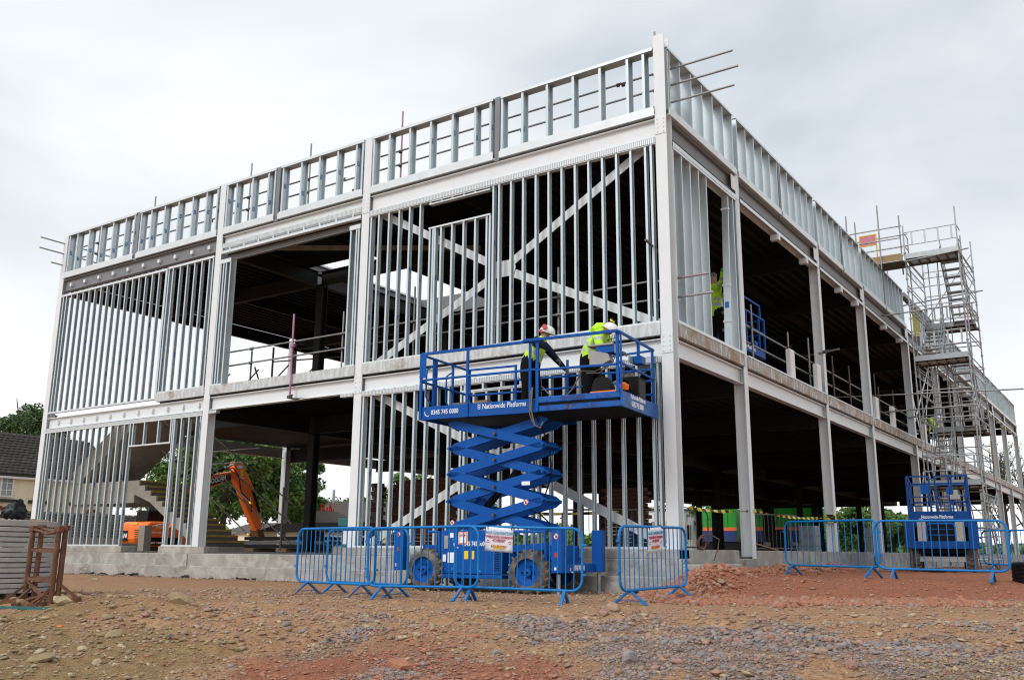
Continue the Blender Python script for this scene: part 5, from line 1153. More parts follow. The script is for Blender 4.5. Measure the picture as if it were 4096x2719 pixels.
# ------------------------------------------------------------------ low scissor lift (right) and lift on the upper floor
def small_lift(label, T, zdeck, zrail, L_, W_, zground, lettering=True, name='scissor_lift', wheels=True, text_end=True):
    """T: local x across (width), y along (length, away from camera), z up (world heights)"""
    G = thing(name, label, 'scissor lift', T=T, group='blue scissor lifts'); X = T.to_3x3()
    Tz = T.copy(); Tz.translation.z = 0
    def bx(nm, a, b, m='lift_blue_shaded', bev=.01): mb = MB(); mb.box(a, b, T=Tz); o = mb.obj(nm, m, G); return bevel(o, bev) if bev else o
    def br(nm, p, q, w=.045, h=.045, m='lift_blue_shaded'): mb = MB(); mb.bar(Tz @ Vector(p), Tz @ Vector(q), w, h); return mb.obj(nm, m, G)
    w = W_/2; zg_ = zground
    bx('platform_deck', (-w+.02, .0, zdeck-.12), (w-.02, L_, zdeck), 'black', 0)
    bx('end_panel', (-w, -.04, zdeck-.16), (w, 0, zdeck+.17)); bx('side_panel', (w-.03, 0, zdeck-.14), (w, L_, zdeck+.17)); bx('side_panel', (-w, 0, zdeck-.14), (-w+.03, L_, zdeck+.17)); bx('end_panel', (-w, L_, zdeck-.14), (w, L_+.03, zdeck+.17))
    bx('lower_beam', (-w-.03, -.07, zdeck-.26), (w*.9, -.01, zdeck-.12), 'lift_blue_shaded'); bx('under_stack', (-w*.85, .1, zdeck-.75), (w*.85, L_-.2, zdeck-.2), 'black', 0)
    for x in (-w+.02, -w*.18-.05, -w*.12+.05, w*.38, w*.46, w-.03): br('rail_post', (x, -.04, zdeck+.1), (x, -.04, zrail))
    for x0, x1 in ((-w+.02, -w*.18-.05), (-w*.12+.05, w*.38), (w*.46, w-.03)):
        for z in (zrail, zdeck+(zrail-zdeck)*.78, zdeck+(zrail-zdeck)*.5, zdeck+(zrail-zdeck)*.28): br('guard_rail', (x0, -.04, z), (x1, -.04, z), .04, .04 if z == zrail else .025)
    for sx_ in (-1, 1):
        for y in (L_*.33, L_*.66, L_-.05): br('rail_post', (sx_*(w-.03), y, zdeck+.1), (sx_*(w-.03), y, zrail))
        for z in (zrail, zdeck+(zrail-zdeck)*.5): br('guard_rail', (sx_*(w-.03), 0, z), (sx_*(w-.03), L_, z))
    for z in (zrail, zdeck+(zrail-zdeck)*.5): br('guard_rail', (-w, L_, z), (w, L_, z))
    if lettering:
        text('Nationwide Platforms', .12, Tz @ Matrix.Translation((-w*.08, -.043, zdeck-.02)) @ Matrix.Rotation(R_(90), 4, 'X'), G, bold=.002, sx_=.75, align='CENTER')
    if wheels:
        # chassis
        for sx_ in (-1, 1):
            bx('outrigger', (sx_*(w-.0)-.12, -.35, zg_+.62), (sx_*(w-.0)+.12, -.12, zg_+1.38)); mb = MB(); mb.cyl(Tz @ Vector((sx_*w, -.24, zg_+.64)), Tz @ Vector((sx_*w, -.24, zg_+.02)), .045, 10); mb.obj('jack_leg', 'tube_dark', G)
            bx('track_arm', (sx_*(w*.6)-.11, -.3, zg_+.72), (sx_*(w*.6)+.11, -.25, zg_+1.36), 'ring')
        bx('cross_beam', (-w+.12, -.34, zg_+.62), (w-.12, -.2, zg_+.82)); bx('chassis', (-w*.75, -.1, zg_+.5), (w*.75, L_-.1, zg_+1.35), 'black')
        bx('axle_housing', (-w*.75, -.1, zg_+.28), (w*.7, .1, zg_+.42), 'ring'); bx('belly', (-w*.8, .3, zg_+.3), (w*.8, L_*.6, zg_+1.1), 'black')
        pts = [(-w*.45, -.28, zg_+.84), (-w*.45, -.28, zg_+1.2), (-w*.38, -.28, zg_+1.28), (w*.38, -.28, zg_+1.28), (w*.45, -.28, zg_+1.2), (w*.45, -.28, zg_+.84)]
        mb = MB(); mb.tube([Tz @ Vector(p) for p in pts], .028, 7); mb.obj('step_frame', 'lift_blue', G, fix=False)
        for z in (.98, 1.13): br('step', (-w*.4, -.28, zg_+z), (w*.4, -.28, zg_+z), .03, .03)
        for (sx_, yy) in ((-1, .35), (1, .35), (-1, L_-.6), (1, L_-.6)):
            Tw = Tz @ frame((0, 0, 0), (0, 1, 0), (-1, 0, 0)); wheel(G, Tw, yy, -sx_*(w+.04), zg_+.42, .41, .30, -sx_)
        for sx_ in (-1, 1):
            br('scissor_arm', (sx_*w*.55, .3, zg_+1.0), (sx_*w*.55, L_-.4, zdeck-.2), .05, .14); br('scissor_arm', (sx_*w*.45, .3, zdeck-.2), (sx_*w*.45, L_-.4, zg_+1.0), .05, .14)
    return G, Tz
zg2 = gzs(2.5, 11)
Tm = Matrix.Translation((2.55, 11.3, zg2)) @ Matrix.Rotation(R_(9.5), 4, 'Z')
G, Tz = small_lift('low blue scissor lift parked in front of the scaffold stair tower', Tm, .92, 2.03, 3.0, 1.56, zg2)
for (a, b) in (((-.42, -.09, 1.55), (-.2, -.02, 1.78)), ((.22, -.09, 1.55), (.3, .1, 1.7)), ):
    mb = MB(); mb.box(a, b, T=Tz); mb.obj('control_box', 'lift_blue', G)
mb = MB(); mb.box((.3, -.12, 1.4), (.55, .1, 1.52), T=Tz); mb.box((.32, .0, 1.52), (.5, .2, 1.66), T=Tz); mb.obj('control_panel', 'ring', G)
mb = MB(); mb.box((-.52, -.075, .82), (-.42, -.07, .9), T=Tz); mb.box((.15, -.075, .66), (.5, -.07, .8), T=Tz); mb.box((.52, -.045, .7), (.62, -.044, .8), T=Tz); mb.obj('worn_patch', 'ring', G)
Tm = frame((-1.0, 7.6, 0), (0, -1, 0), (1, 0, 0))
Tm = frame((-.85, 7.75, 4.4), (0, 1, 0), (-1, 0, 0))
def upper_lift():
    G = thing('scissor_lift', 'blue scissor lift standing inside the upper floor behind the first right hand column', 'scissor lift', group='blue scissor lifts')
    def bx(nm, a, b, m='lift_blue'): mb = MB(); mb.box(a, b); return bevel(mb.obj(nm, m, G), .008)
    def br(p, q, nm='guard_rail', w=.045): mb = MB(); mb.bar(p, q, w, w); return mb.obj(nm, 'lift_blue', G)
    x0, x1, y0, y1 = -1.9, -.8, 4.75, 7.72
    bx('side_panel', (x1, y0, 5.02), (x1-.03, y1, 5.27)); bx('platform_deck', (x1-.03, y0, 4.98), (x0, y1, 5.06), 'black'); bx('end_panel', (x0, y1, 5.02), (x1, y1+.03, 5.27)); bx('end_panel', (x0, y0, 5.02), (x1, y0-.03, 5.27))
    for y in (y0, 5.25, 6.35, 7.3, y1): br((x1, y, 5.2), (x1, y, 6.1), 'rail_post'); br((x0, y, 5.2), (x0, y, 6.1), 'rail_post')
    for xx in (x0, x1): br((xx, y0, 6.1), (xx, y1, 6.1)); br((xx, y0, 5.7), (xx, y1, 5.7))
    br((x0, y1, 6.1), (x1, y1, 6.1)); br((x0, y1, 5.7), (x1, y1, 5.7)); br((x1-.02, 6.2, 6.45), (x1-.02, 7.5, 6.45)); br((x1-.02, 7.45, 6.45), (x1-.02, 7.5, 6.1), 'rail_post'); br((x1-.02, 4.7, 6.5), (x1-.02, 5.3, 6.5))
    bx('scissor_stack', (x1-.15, 5.6, 4.72), (x0+.15, 7.55, 4.98)); bx('chassis', (x1-.1, 5.2, 4.42), (x0+.1, 7.5, 4.72)); bx('tool_box', (x1-.02, 7.0, 5.3), (x1-.3, 7.3, 5.42), 'lift_blue')
    text('Nationwide Platforms', .15, frame((-.797, 5.65, 5.10), (0, 1, 0), (0, 0, 1)), G, bold=.002, sx_=1.0)
upper_lift()

# ------------------------------------------------------------------ scaffold stair tower
TX0, TX1, TY0, TY1 = .85, 2.65, 19.0, 22.3
G = thing('stair_tower', 'tall scaffold stair tower with aluminium flights beside the right hand side of the building', 'stair tower')
tz0 = gzs(1.5, 19)
def tb(p, q, r=.024, m='tube_light', nm='tube', n=7): return tubes(G, nm, p, q, r, m, n)
for (x, y, zt_) in ((TX0, TY0, 11.9), (TX1, TY0, 12.3), (TX0, TY1, 11.7), (TX1, TY1, 11.9), (TX0, TY0+.7, 11.6), (TX1, TY0+.7, 11.4)):
    tb((x, y, tz0), (x, y, zt_), .026, 'tube_light', 'standard')
    if y in (TY0, TY1):
        mb = MB(); z = tz0+.3
        while z < 11: mb.cyl((x, y, z), (x, y, z+.06), .043, 8); z += .5
        o = mb.obj('node_collars', 'tube', G, fix=False); o['kind'] = 'stuff'
decks_f = [10.62, 6.75, 2.3]; decks_r = [8.45, 4.45]
def deck(y0, y1, z):
    mb = MB(); mb.box((TX0, y0-.03, z-.02), (TX1, y0, z+.17)); mb.obj('toe_board', 'tube_light', G)
    mb = MB(); mb.box((TX0+.03, y0, z-.06), (TX1-.03, y1, z)); o = mb.obj('deck', 'galv', G)
    mb = MB()
    for k in range(6): xx = TX0+.08+k*(TX1-TX0-.2)/5; mb.box((xx, y0, z-.11), (xx+.04, y1, z-.061))
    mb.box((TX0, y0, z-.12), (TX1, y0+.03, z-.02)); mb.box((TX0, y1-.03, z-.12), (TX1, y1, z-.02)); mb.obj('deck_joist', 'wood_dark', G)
for z in decks_f: deck(TY0, TY0+.75, z)
for z in decks_r: deck(TY1-.75, TY1, z)
def flight(xc, y0, z0, y1, z1, w=.62, n=9):
    for sx_ in (-1, 1): mb = MB(); mb.bar((xc+sx_*w/2, y0, z0), (xc+sx_*w/2, y1, z1), .04, .12); mb.obj('stringer', 'tube_light', G)
    for k in range(n):
        t = (k+.5)/n; y, z = y0+(y1-y0)*t, z0+(z1-z0)*t; mb = MB(); mb.box((xc-w/2, y-.12, z-.018), (xc+w/2, y+.12, z+.018)); mb.obj('tread', 'tube', G)
    for sx_ in (-1, 1):
        tb((xc+sx_*w/2, y0, z0+.95), (xc+sx_*w/2, y1, z1+.95), .018)
        tb((xc+sx_*w/2, y0, z0+.5), (xc+sx_*w/2, y1, z1+.5), .014)
        for t in (.1, .5, .9): y, z = y0+(y1-y0)*t, z0+(z1-z0)*t; tb((xc+sx_*w/2, y, z), (xc+sx_*w/2, y, z+.95), .014)
ya, yb_ = TY0+.75, TY1-.75
flight(TX1-.42, ya, 10.6, yb_, 8.45); flight(TX0+.42, yb_, 8.45, ya, 6.75); flight(TX1-.42, ya, 6.7, yb_, 4.45); flight(TX0+.42, yb_, 4.45, ya, 2.3); flight(TX1-.42, ya, 2.25, yb_+.6, tz0)
for z in decks_f+[8.7, 4.6, .8, tz0+.25, 9.4, 7.7, 5.6, 3.3]:
    for y in (TY0, TY1): tb((TX0-.03, y, z+.05), (TX1+.03, y, z+.05), .02)
    for x in (TX0, TX1): tb((x, TY0, z+.05), (x, TY1, z+.05), .02)
for z, y in [(v, TY0) for v in decks_f]+[(v, TY1) for v in decks_r]:
    for dz in (.5, 1.0): tb((TX0, y, z+dz), (TX1, y, z+dz), .018)
    for k in range(4): xx = TX0+.25+k*.45; mb = MB(); mb.box((xx, y-.012, z+.5), (xx+.06, y+.012, z+1.0)); mb.obj('rail_plate', 'tube_light', G)
    for x in (TX0, TX1):
        for dz in (.5, 1.0): tb((x, TY0 if y == TY0 else TY1-.8, z+dz), (x, TY0+.8 if y == TY0 else TY1, z+dz), .018)
for z in (10.35, 8.9, 6.5, 2.0):
    for x in (TX0, TX1):
        tb((x, TY0, z), (x, TY1, z), .018, 'tube_light'); tb((x, TY0, z-.28), (x, TY1, z-.28), .018, 'tube_light')
        mb = MB()
        for k in range(14): yy = TY0+.15+k*(TY1-TY0-.3)/13; mb.bar((x, yy, z-.28), (x, yy+.12, z), .012, .012)
        o = mb.obj('lattice_web', 'tube_light', G); o['kind'] = 'stuff'
for z in np.arange(.6, 11.6, 1.0):
    for x in (TX0, TX1): tb((x, TY0+.05, z), (x, TY1, z), .017, 'tube')
    tb((TX0, TY1, z+.3), (TX1, TY1, z+.3), .017, 'tube')
for xx in (TX0+.62, TX1-.85):
    tb((xx, TY0+.75, tz0), (xx, TY0+.75, 10.6), .02, 'tube', 'standard'); tb((xx, TY1-.75, tz0), (xx, TY1-.75, 10.6), .02, 'tube', 'standard')
flight(TX0+.42, TY0+.8, 2.3, TY1-.4, tz0+.1)
tb((TX0, TY0, 4.5), (TX0, TY1, 6.4), .02); tb((TX1, TY0, 8.7), (TX1, TY1, 10.4), .02); tb((TX1, TY0, 4.6), (TX1, TY1, 6.3), .02); tb((TX1, TY0, .6), (TX1, TY1, 2.2), .02); tb((TX1, TY1, .8), (TX0, TY1, 2.8), .018); tb((TX0, TY1, 9), (TX1, TY1, 11.4), .018)
for (p, q, m) in (((-.5, 18.85, 8.52), (3.1, 18.9, 8.62), 'tube'), ((-.4, 18.8, 4.95), (2.8, 18.8, 5.0), 'tube'), ((-3.5, 18.3, 5.62), (4.2, 19.1, 5.45), 'tube'), ((-.2, 22.4, 9.7), (2.9, 22.4, 9.9), 'tube'), ((-.3, 22.5, 5.2), (2.7, 22.5, 5.3), 'tube'), ((.3, 18.9, 10.45), (3.0, 18.9, 10.62), 'tube')): tb(p, q, .028, m, 'tie_tube')
tb((TX1+.0, TY1, 3.0), (TX1, TY1, 4.1), .032, 'wood', 'standard')
tb((TX1, TY0, 7.9), (TX1, TY0, 8.5), .031, 'pink', 'standard')
# bridge deck over the parapet, with gate and ladder
G = thing('roof_access_platform', 'timber scaffold platform with guardrails bridging the parapet to the stair tower', 'scaffold')
mb = MB()
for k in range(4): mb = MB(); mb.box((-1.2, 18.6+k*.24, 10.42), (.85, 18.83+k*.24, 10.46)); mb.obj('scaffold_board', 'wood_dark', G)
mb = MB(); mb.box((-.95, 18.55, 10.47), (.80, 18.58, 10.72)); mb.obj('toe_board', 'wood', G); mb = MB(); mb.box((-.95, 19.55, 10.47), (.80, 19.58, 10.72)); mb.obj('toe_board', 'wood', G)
for y in (18.52, 19.6):
    for z in (10.95, 11.3, 11.75): tubes(G, 'tube', (-1.9, y, z), (.8+.1*(z-10.9), y, z))
for (x, y, z) in ((-1.05, 18.5, 12.5), (.10, 18.5, 12.7), (.62, 19.62, 12.55), (-1.0, 19.62, 12.6), (-1.6, 18.5, 12.5)): tubes(G, 'standard', (x, y, 10.2 if x > -.1 else 8.9), (x, y, z), .028)
tubes(G, 'standard', (-.55, 22.6, 8.9), (-.55, 22.6, 11.4))
mb = MB(); T = Matrix.Identity(4)
for p, q in (((-.72, 19.0, 10.5), (-.72, 19.0, 11.75)), ((-.12, 19.0, 10.5), (-.12, 19.0, 11.75)), ((-.72, 19.0, 11.75), (-.12, 19.0, 11.75)), ((-.72, 19.0, 11.35), (-.12, 19.0, 11.35)), ((-.72, 19.0, 10.55), (-.12, 19.0, 10.55))): mb.bar(p, q, .04, .04)
mb.obj('gate_frame', 'yellow_frame', G); mb = MB(); mb.box((-.70, 18.99, 11.37), (-.14, 19.01, 11.73)); mb.obj('gate_sign', 'sign_pink', G)
LG = thing('ladder', 'metal ladder standing up above the roof parapet left of the stair tower', 'ladder')
for dx in (0, .42):
    mb = MB(); mb.tube([(-2.1+dx, 18.2, 9.0), (-2.1+dx, 18.4, 12.35)], .02, 7); mb.obj('stile', 'tube_light', LG, fix=False)
for k in range(11):
    z = 9.2+k*.3; mb = MB(); mb.tube([(-2.1, 18.2+.2*(z-9)/3.3, z), (-1.68, 18.2+.2*(z-9)/3.3, z)], .013, 6); mb.obj('rung', 'tube_light', LG, fix=False)

# ------------------------------------------------------------------ concrete rings, rusty stand, rubbish bag (left foreground)
RC = Vector((-7.85, -8.75)); RRAD = 1.06; rz0 = gzs(RC.x+.7, RC.y-.6)+.08; nr = 14; hh = .0735
mb0 = MB(); n = 56; 
def ring_mesh(r, h, seed, inner=.86):
    g = random.Random(seed); mb = MB(); prof = [(r*inner, 0), (r-.008, 0), (r, .008), (r, h-.012), (r-.008, h-.004), (r*inner, h-.004)]
    vs = [(rr*math.cos(2*math.pi*i/n), rr*math.sin(2*math.pi*i/n), z) for rr, z in prof for i in range(n)]; k = len(prof)
    mb.add(vs, [(a*n+i, a*n+(i+1) % n, ((a+1) % k)*n+(i+1) % n, ((a+1) % k)*n+i) for a in range(k) for i in range(n)]); return mb.mesh('ring', 'ring')
rm = ring_mesh(RRAD, hh-.006, 1); top_m = ring_mesh(RRAD*1.005, .098, 2, .0001)
for k in range(nr):
    top = k == nr-1; me = top_m if top else rm
    o = link('concrete_ring', me); j = .008; o.location = (RC.x+random.uniform(-j, j), RC.y+random.uniform(-j, j), rz0+k*(hh+.0015)); o.rotation_euler = (random.uniform(-.002, .002), random.uniform(-.002, .002), random.random()*6)
    ORD = ['lowest', 'second lowest', 'third lowest', 'fourth lowest', 'fifth lowest', 'sixth lowest', 'seventh lowest', 'seventh highest', 'sixth highest', 'fifth highest', 'fourth highest', 'third highest', 'second highest']
    tag(o, 'pale concrete slab with crumbs of red soil on it, topmost of the tall stack' if top else ORD[k]+' pale concrete ring of the tall stack beside the rusty stand', 'concrete ring', 'pale concrete rings stacked at the left edge')
topz = rz0+(nr-1)*(hh+.0015)+.095
g = np.random.default_rng(4); n_ = 900; a = g.random(n_)*6.28; rr = RRAD*.9*np.sqrt(g.random(n_)); x = RC.x+rr*np.cos(a); y = RC.y+rr*np.sin(a)
stones('soil_crumbs', np.stack([x, y, np.full(n_, topz)], -1), np.clip(.022*np.exp(.4*g.standard_normal(n_)), .008, .05), np.full(n_, 3), .6)
G = thing('pallet', 'dark timber pallet under the stack of concrete rings', 'pallet', (RC.x, RC.y, 0))
for dy in (-.8, 0, .8): mb = MB(); mb.box((RC.x-1.0, RC.y+dy-.06, rz0-.16), (RC.x+1.1, RC.y+dy+.06, rz0-.005)); mb.obj('runner', 'wood_dark', G)
# rubbish bag
def bag():
    import bmesh
    bm = bmesh.new(); bmesh.ops.create_icosphere(bm, subdivisions=4, radius=1)
    for v in bm.verts:
        c = v.co.copy(); n1_ = mnoise.noise(c*2.3); n2_ = mnoise.noise(c*5.5+Vector((3, 1, 2)))
        x = c.x*(.185 if c.z < .3 else .17)*(1+.10*n1_); y = c.y*.16*(1+.1*n1_); z = max(-.1, c.z*.16)+.1
        if c.z > .1: z += .13*max(0, .8-abs(c.x*1.4-.55)*2.2)*(c.z-.1)+.07*max(0, .5-abs(c.x+.7))*c.z
        v.co = Vector((x+.03*n2_, y+.03*n2_, z+.018*n2_))
    me = bpy.data.meshes.new('rubbish_bag'); bm.to_mesh(me); bm.free(); me.materials.append(MAT['bag'])
    for p in me.polygons: p.use_smooth = True
    return me
MAT['bag'] = mat('black_bin_liner', (.006, .006, .007), .38, var=.3, bump=.9, bscale=9, spec=.3)
pb = gp(62, 2087); o = link('rubbish_bag', bag()); o.location = (RC.x+.68, RC.y+.1, topz); o.rotation_euler = (0, 0, R_(30))
tag(o, 'black plastic rubbish bag sitting on top of the concrete ring stack', 'rubbish bag')
# rusty stand
fx, fy = (Vector((-4.05, -9.62, 0))-Vector((-4.98, -9.62, 0))).normalized(), Vector((0, 1, 0))
G = thing('steel_stand', 'rusty steel stand with four posts and splayed base struts in front of the concrete rings', 'stand')
zf = gzs(-4.6, -9.5)
ray_d = lambda px, py, t: CAMP+(F+R2*((px-2048)/3715.85)-U2*((py-1359.5)/3715.85))*t
def pp(px, py, dz=0):
    p = gp(px, py); return Vector((p.x, p.y, p.z+dz))
base = {'a': (97, 2400), 'b': (133, 2394), 'c': (200, 2418), 'd': (228, 2410)}
bp_ = {k: pp(*v) for k, v in base.items()}
hpost = .97
def up(px, y0, y1):  # height needed so a post standing at pixel y0 reaches pixel y1
    b = gp(px, y0); dd = (b-CAMP).dot(F); return (y0-y1)/3715.85*dd*1.0
H_ = {'a': 2118, 'b': 2115, 'c': 2122, 'd': 2117}
tops = {}
for k, b in bp_.items():
    h = up(base[k][0], base[k][1], H_[k]); tops[k] = b+Vector((.012, .0, h)); mb = MB(); mb.tube([b, tops[k]], .030, 10); mb.obj('post', 'rust', G, fix=False)
def lerp(k, t): return bp_[k].lerp(tops[k], t)
for (k1, k2) in (('a', 'c'), ('b', 'd'), ('a', 'b'), ('c', 'd')):
    for t, r in ((.30, .013), (.70, .015)):
        mb = MB(); mb.bar(lerp(k1, t), lerp(k2, t), .02, .035); mb.obj('cross_bar', 'rust', G)
for (k1, k2) in (('a', 'c'), ('b', 'd')):
    a, b = lerp(k1, .985), lerp(k2, .985); mb = MB(); mb.tube([a, a.lerp(b, .3)-Vector((0, 0, .015)), a.lerp(b, .55)-Vector((0, 0, .045)), a.lerp(b, .8)-Vector((0, 0, .03)), b], .016, 6); mb.obj('bent_top_bar', 'rust', G, fix=False)
for k in bp_: t = tops[k]; mb = MB(); mb.box(t-Vector((.045, .03, .03)), t+Vector((.045, .03, .03))); mb.obj('post_cap', 'rust', G)
feet = [((12, 2412), 'a', .22), ((48, 2424), 'b', .2), ((115, 2428), 'c', .22), ((145, 2432), 'c', .27), ((315, 2404), 'd', .25), ((180, 2405), 'a', .28)]
for (fp, k, t) in feet: mb = MB(); mb.bar(pp(*fp, .02), lerp(k, t), .028, .028); mb.obj('strut', 'rust', G)
for a, b in (((5, 2415), (225, 2392)), ((110, 2432), (318, 2404)), ((60, 2428), (160, 2395)), ((240, 2402), (315, 2408))): mb = MB(); mb.bar(pp(*a, .02), pp(*b, .02), .06, .05); mb.obj('base_bar', 'rust', G)
p = pp(120, 2436)
mb = MB(); mb.bar(pp(0, 2432, .01), pp(200, 2436, .01), .04, .03); o = mb.obj('timber_batten', 'teal'); tag(o, 'thin green batten on the ground under the rusty stand', 'batten')

# black corrugated duct coil at the right edge
G = thing('duct_coil', 'coil of black corrugated duct at the right edge by the barrier', 'pipe coil')
c = gp(4150, 2335); mb = MB()
for k in range(5):
    pts = [(c.x+.36*math.cos(a), c.y+.36*math.sin(a), c.z+.06+.07*k+.01*math.sin(3*a)) for a in [2*math.pi*i/28 for i in range(28)]]; mb = MB(); mb.tube(pts, .048, 8, closed=True); mb.obj('loop', 'black', G, fix=False)
# coiled brown pipe on the plinth beside the corner column
G = thing('pipe_coil', 'brown flexible pipe coiled on the plinth right of the corner column', 'pipe')
mb = MB(); pts = []
for i in range(40): a = i/40*2*math.pi*2.2; r = .17-.05*i/40; pts.append((.0+.02*i/40, 1.05+r*1.25*math.cos(a), .12+r*math.sin(a)*.8))
mb.tube(pts, .014, 7); mb.tube([(-.0, 1.0, .26), (.06, 1.3, .30), (.12, 1.65, .20), (.14, 1.5, -.0), (.16, 1.25, -.2)], .014, 7); mb.obj('pipe', 'copper', G, fix=False)

# ------------------------------------------------------------------ inside the ground floor
def wall_of(name, label, cat, p0, u, n_courses, n_len, bw, bh, z0, mats, thick=.2, drop=None):
    G = thing(name, label, cat, T=frame((p0[0], p0[1], z0), u, Vector((0, 0, 1)).cross(Vector(u)))); T = frame((p0[0], p0[1], z0), u, Vector((0, 0, 1)).cross(Vector(u)))
    mesh = {}
    cnt = 0
    for m_ in mats: mb = MB(); mb.box((.004, 0, .004), (bw-.006, thick, bh-.006)); mesh[m_] = mb.mesh('brick', m_)
    for j in range(n_courses):
        for i in range(n_len):
            if drop and drop(i, j): continue
            me = mesh[random.choice(mats)]; o = bpy.data.objects.new('brick', me); COL.objects.link(o); o.parent = G; o.location = (i*bw+(bw/2 if j % 2 else 0), random.uniform(-.004, .004), j*bh); cnt += 1
    return G
wall_of('brick_stack', 'dark brown brick wall inside the ground floor behind the studs', 'brick wall', (-13.5, 7.0), (1, -.12, 0), 20, 12, .245, .115, -.12, ['brick', 'brick', 'rust'], .24, drop=lambda i, j: (i == 0 and j > 17))
wall_of('brick_stack', 'stacked grey brown bricks at the left end of the inside brick wall', 'brick wall', (-13.95, 6.6), (1, -.12, 0), 17, 2, .2, .13, -.12, ['block', 'brick'], .3)
wall_of('brick_stack', 'low red brown brick pier inside behind the scissor arms', 'brick wall', (-6.6, 9.0), (1, 0, 0), 17, 6, .245, .115, -.12, ['brick'], .24)
# bundles of dark steel sections on bearers in the middle bay
G = thing('steel_bundle', 'bundle of dark steel sections lying on timber bearers in the middle bay', 'steel bundle')
for j in range(3):
    for i in range(4): mb = MB(); mb.box((-18.6+.15*j, 5.2+i*.22, -.02+.13*j), (-14.6, 5.38+i*.22, .09+.13*j)); mb.obj('section', 'grey_steel' if (i+j) % 2 else 'dark_shaded_steel', G)
for x in (-18.2, -16.6, -15.4): mb = MB(); mb.box((x, 5.1, -.135), (x+.5, 6.1, -.025)); mb.obj('bearer', 'wood', G)
G = thing('steel_bundle', 'upper stack of dark steel beams behind the low bundle in the middle bay', 'steel bundle')
for i in range(3): mb = MB(); mb.box((-21.5, 9.4+i*.3, .62), (-15.4, 9.6+i*.3, .95)); mb.obj('section', 'sill', G)
mb = MB(); mb.box((-17.4, 8.4, .38), (-12.8, 8.7, .44)); mb.obj('plate', 'galv', G)
for x in (-20, -17): mb = MB(); mb.box((x, 9.3, -.13), (x+.3, 10.3, .61)); mb.obj('bearer', 'wood_dark', G)
# teal pipe threading machine
G = thing('pipe_machine', 'teal machine with round rollers beside the leftmost barrier on the plinth', 'machine')
mb = MB(); mb.cyl((-9.6, .9, -.02), (-9.1, .75, -.02), .09, 14); mb.obj('roller', 'teal', G, fix=False)
for x in (-9.62, -9.1): mb = MB(); mb.cyl((x, .9-.3*(x+9.62), -.02), (x+.06, .88-.3*(x+9.62), -.02), .13, 18); mb.obj('wheel', 'sill', G, fix=False)
mb = MB(); mb.box((-9.5, .7, .5), (-9.0, 1.1, .72)); bevel(mb.obj('motor', 'teal', G), .03, 2); mb = MB(); mb.box((-9.42, .8, .08), (-9.15, 1.05, .5)); mb.obj('stand', 'white', G)
mb = MB(); mb.tube([(-9.0, .9, .5), (-8.9, .8, .1), (-8.7, .9, -.1)], .03, 7); mb.obj('cable', 'black', G, fix=False)
G = thing('timber_block', 'timber block on the plinth behind the leftmost barrier', 'block'); mb = MB(); mb.box((-8.95, -.0, -.17), (-8.66, .25, .02)); mb.obj('block', 'wood', G)
# stacked boards leaning behind, grey concrete blocks in the yard beyond
G = thing('yard_wall', 'low weathered concrete wall beyond the open left end of the building', 'wall')
for k in range(9): mb = MB(); mb.box((-30, 3+k*3.0, -.9), (-29.7, 5.96+k*3.0, .35)); mb.obj('wall_panel', 'concrete', G)
# tubes: stair edge protection seen through the middle bay
G = thing('stair_handrail', 'sloping scaffold tubes with yellow end caps beside the precast stair', 'handrail')
for k, (dz, x0) in enumerate(((2.1, -14.9), (1.25, -15.2))):
    p, q = Vector((-13.0, .9+.0*k, dz-.95)), Vector((-17.2, .9, dz+1.6)); tubes(G, 'tube', p, q, .020, 'tube_dark'); mb = MB(); mb.cyl(p, p+(q-p).normalized()*.08, .028, 8); mb.obj('end_cap', 'yellow', G, fix=False)
tubes(G, 'standard', (-13.4, 2.4, -.1), (-13.4, 2.4, 1.7), .03, 'tube_dark')
for k in range(3): tubes(G, 'tube', (-13.1, 2.5, .1+k*.55), (-17.4, 2.5, 2.6+k*.55), .022, 'tube_dark')
for z in (2.6, 3.0): tubes(G, 'tube', (-18.6, 3.1, z), (-15.4, 3.1, z), .02, 'tube')
# small things on the ground floor at right
G = thing('plank', 'pale timber plank leaning inside between the first two right hand columns', 'plank'); mb = MB(); mb.bar((-1.2, 6.2, .28), (-.9, 8.1, .02), .1, .03); mb.obj('board', 'wood', G)
G = thing('crate', 'small black crate on the floor by the first right hand column', 'crate'); mb = MB(); mb.box((-.9, 5.0, -.13), (-.5, 5.5, .03)); mb.obj('box', 'black', G)
for k, (x, y, w, h, m, lb) in enumerate(((-1.6, 12.2, .5, .9, 'ring', 'grey insulation block stack beyond the second right hand column'), (-.9, 17.2, .5, .95, 'ring', 'grey blocks stacked left of the low scissor lift'), (-2.4, 12.5, .35, .8, 'black', 'black drum inside beyond the second right hand column'))):
    G = thing('material_stack', lb, 'material stack')
    for j in range(3): mb = MB(); mb.box((x, y, -.13+j*h/3), (x+w, y+w, -.13+(j+1)*h/3-.01)); mb.obj('block', m, G)
for (x, y, lb) in ((-1.2, 13.2, 'black hand trolley inside near the third right hand column'), (-3.1, 14.5, 'dark hand trolley further inside the ground floor')):
    G = thing('trolley', lb, 'trolley')
    for dx in (0, .4): mb = MB(); mb.tube([(x+dx, y, -.1), (x+dx, y, .75), (x+dx+.05, y-.1, .95)], .02, 6); mb.obj('upright', 'black', G, fix=False)
    for z in (.1, .35, .6): mb = MB(); mb.tube([(x, y, z), (x+.4, y, z)], .015, 6); mb.obj('bar', 'black', G, fix=False)
    for dx in (-.05, .45): mb = MB(); mb.cyl((x+dx, y-.05, -.02), (x+dx+.04, y-.05, -.02), .11, 14); mb.obj('wheel', 'rubber', G, fix=False)

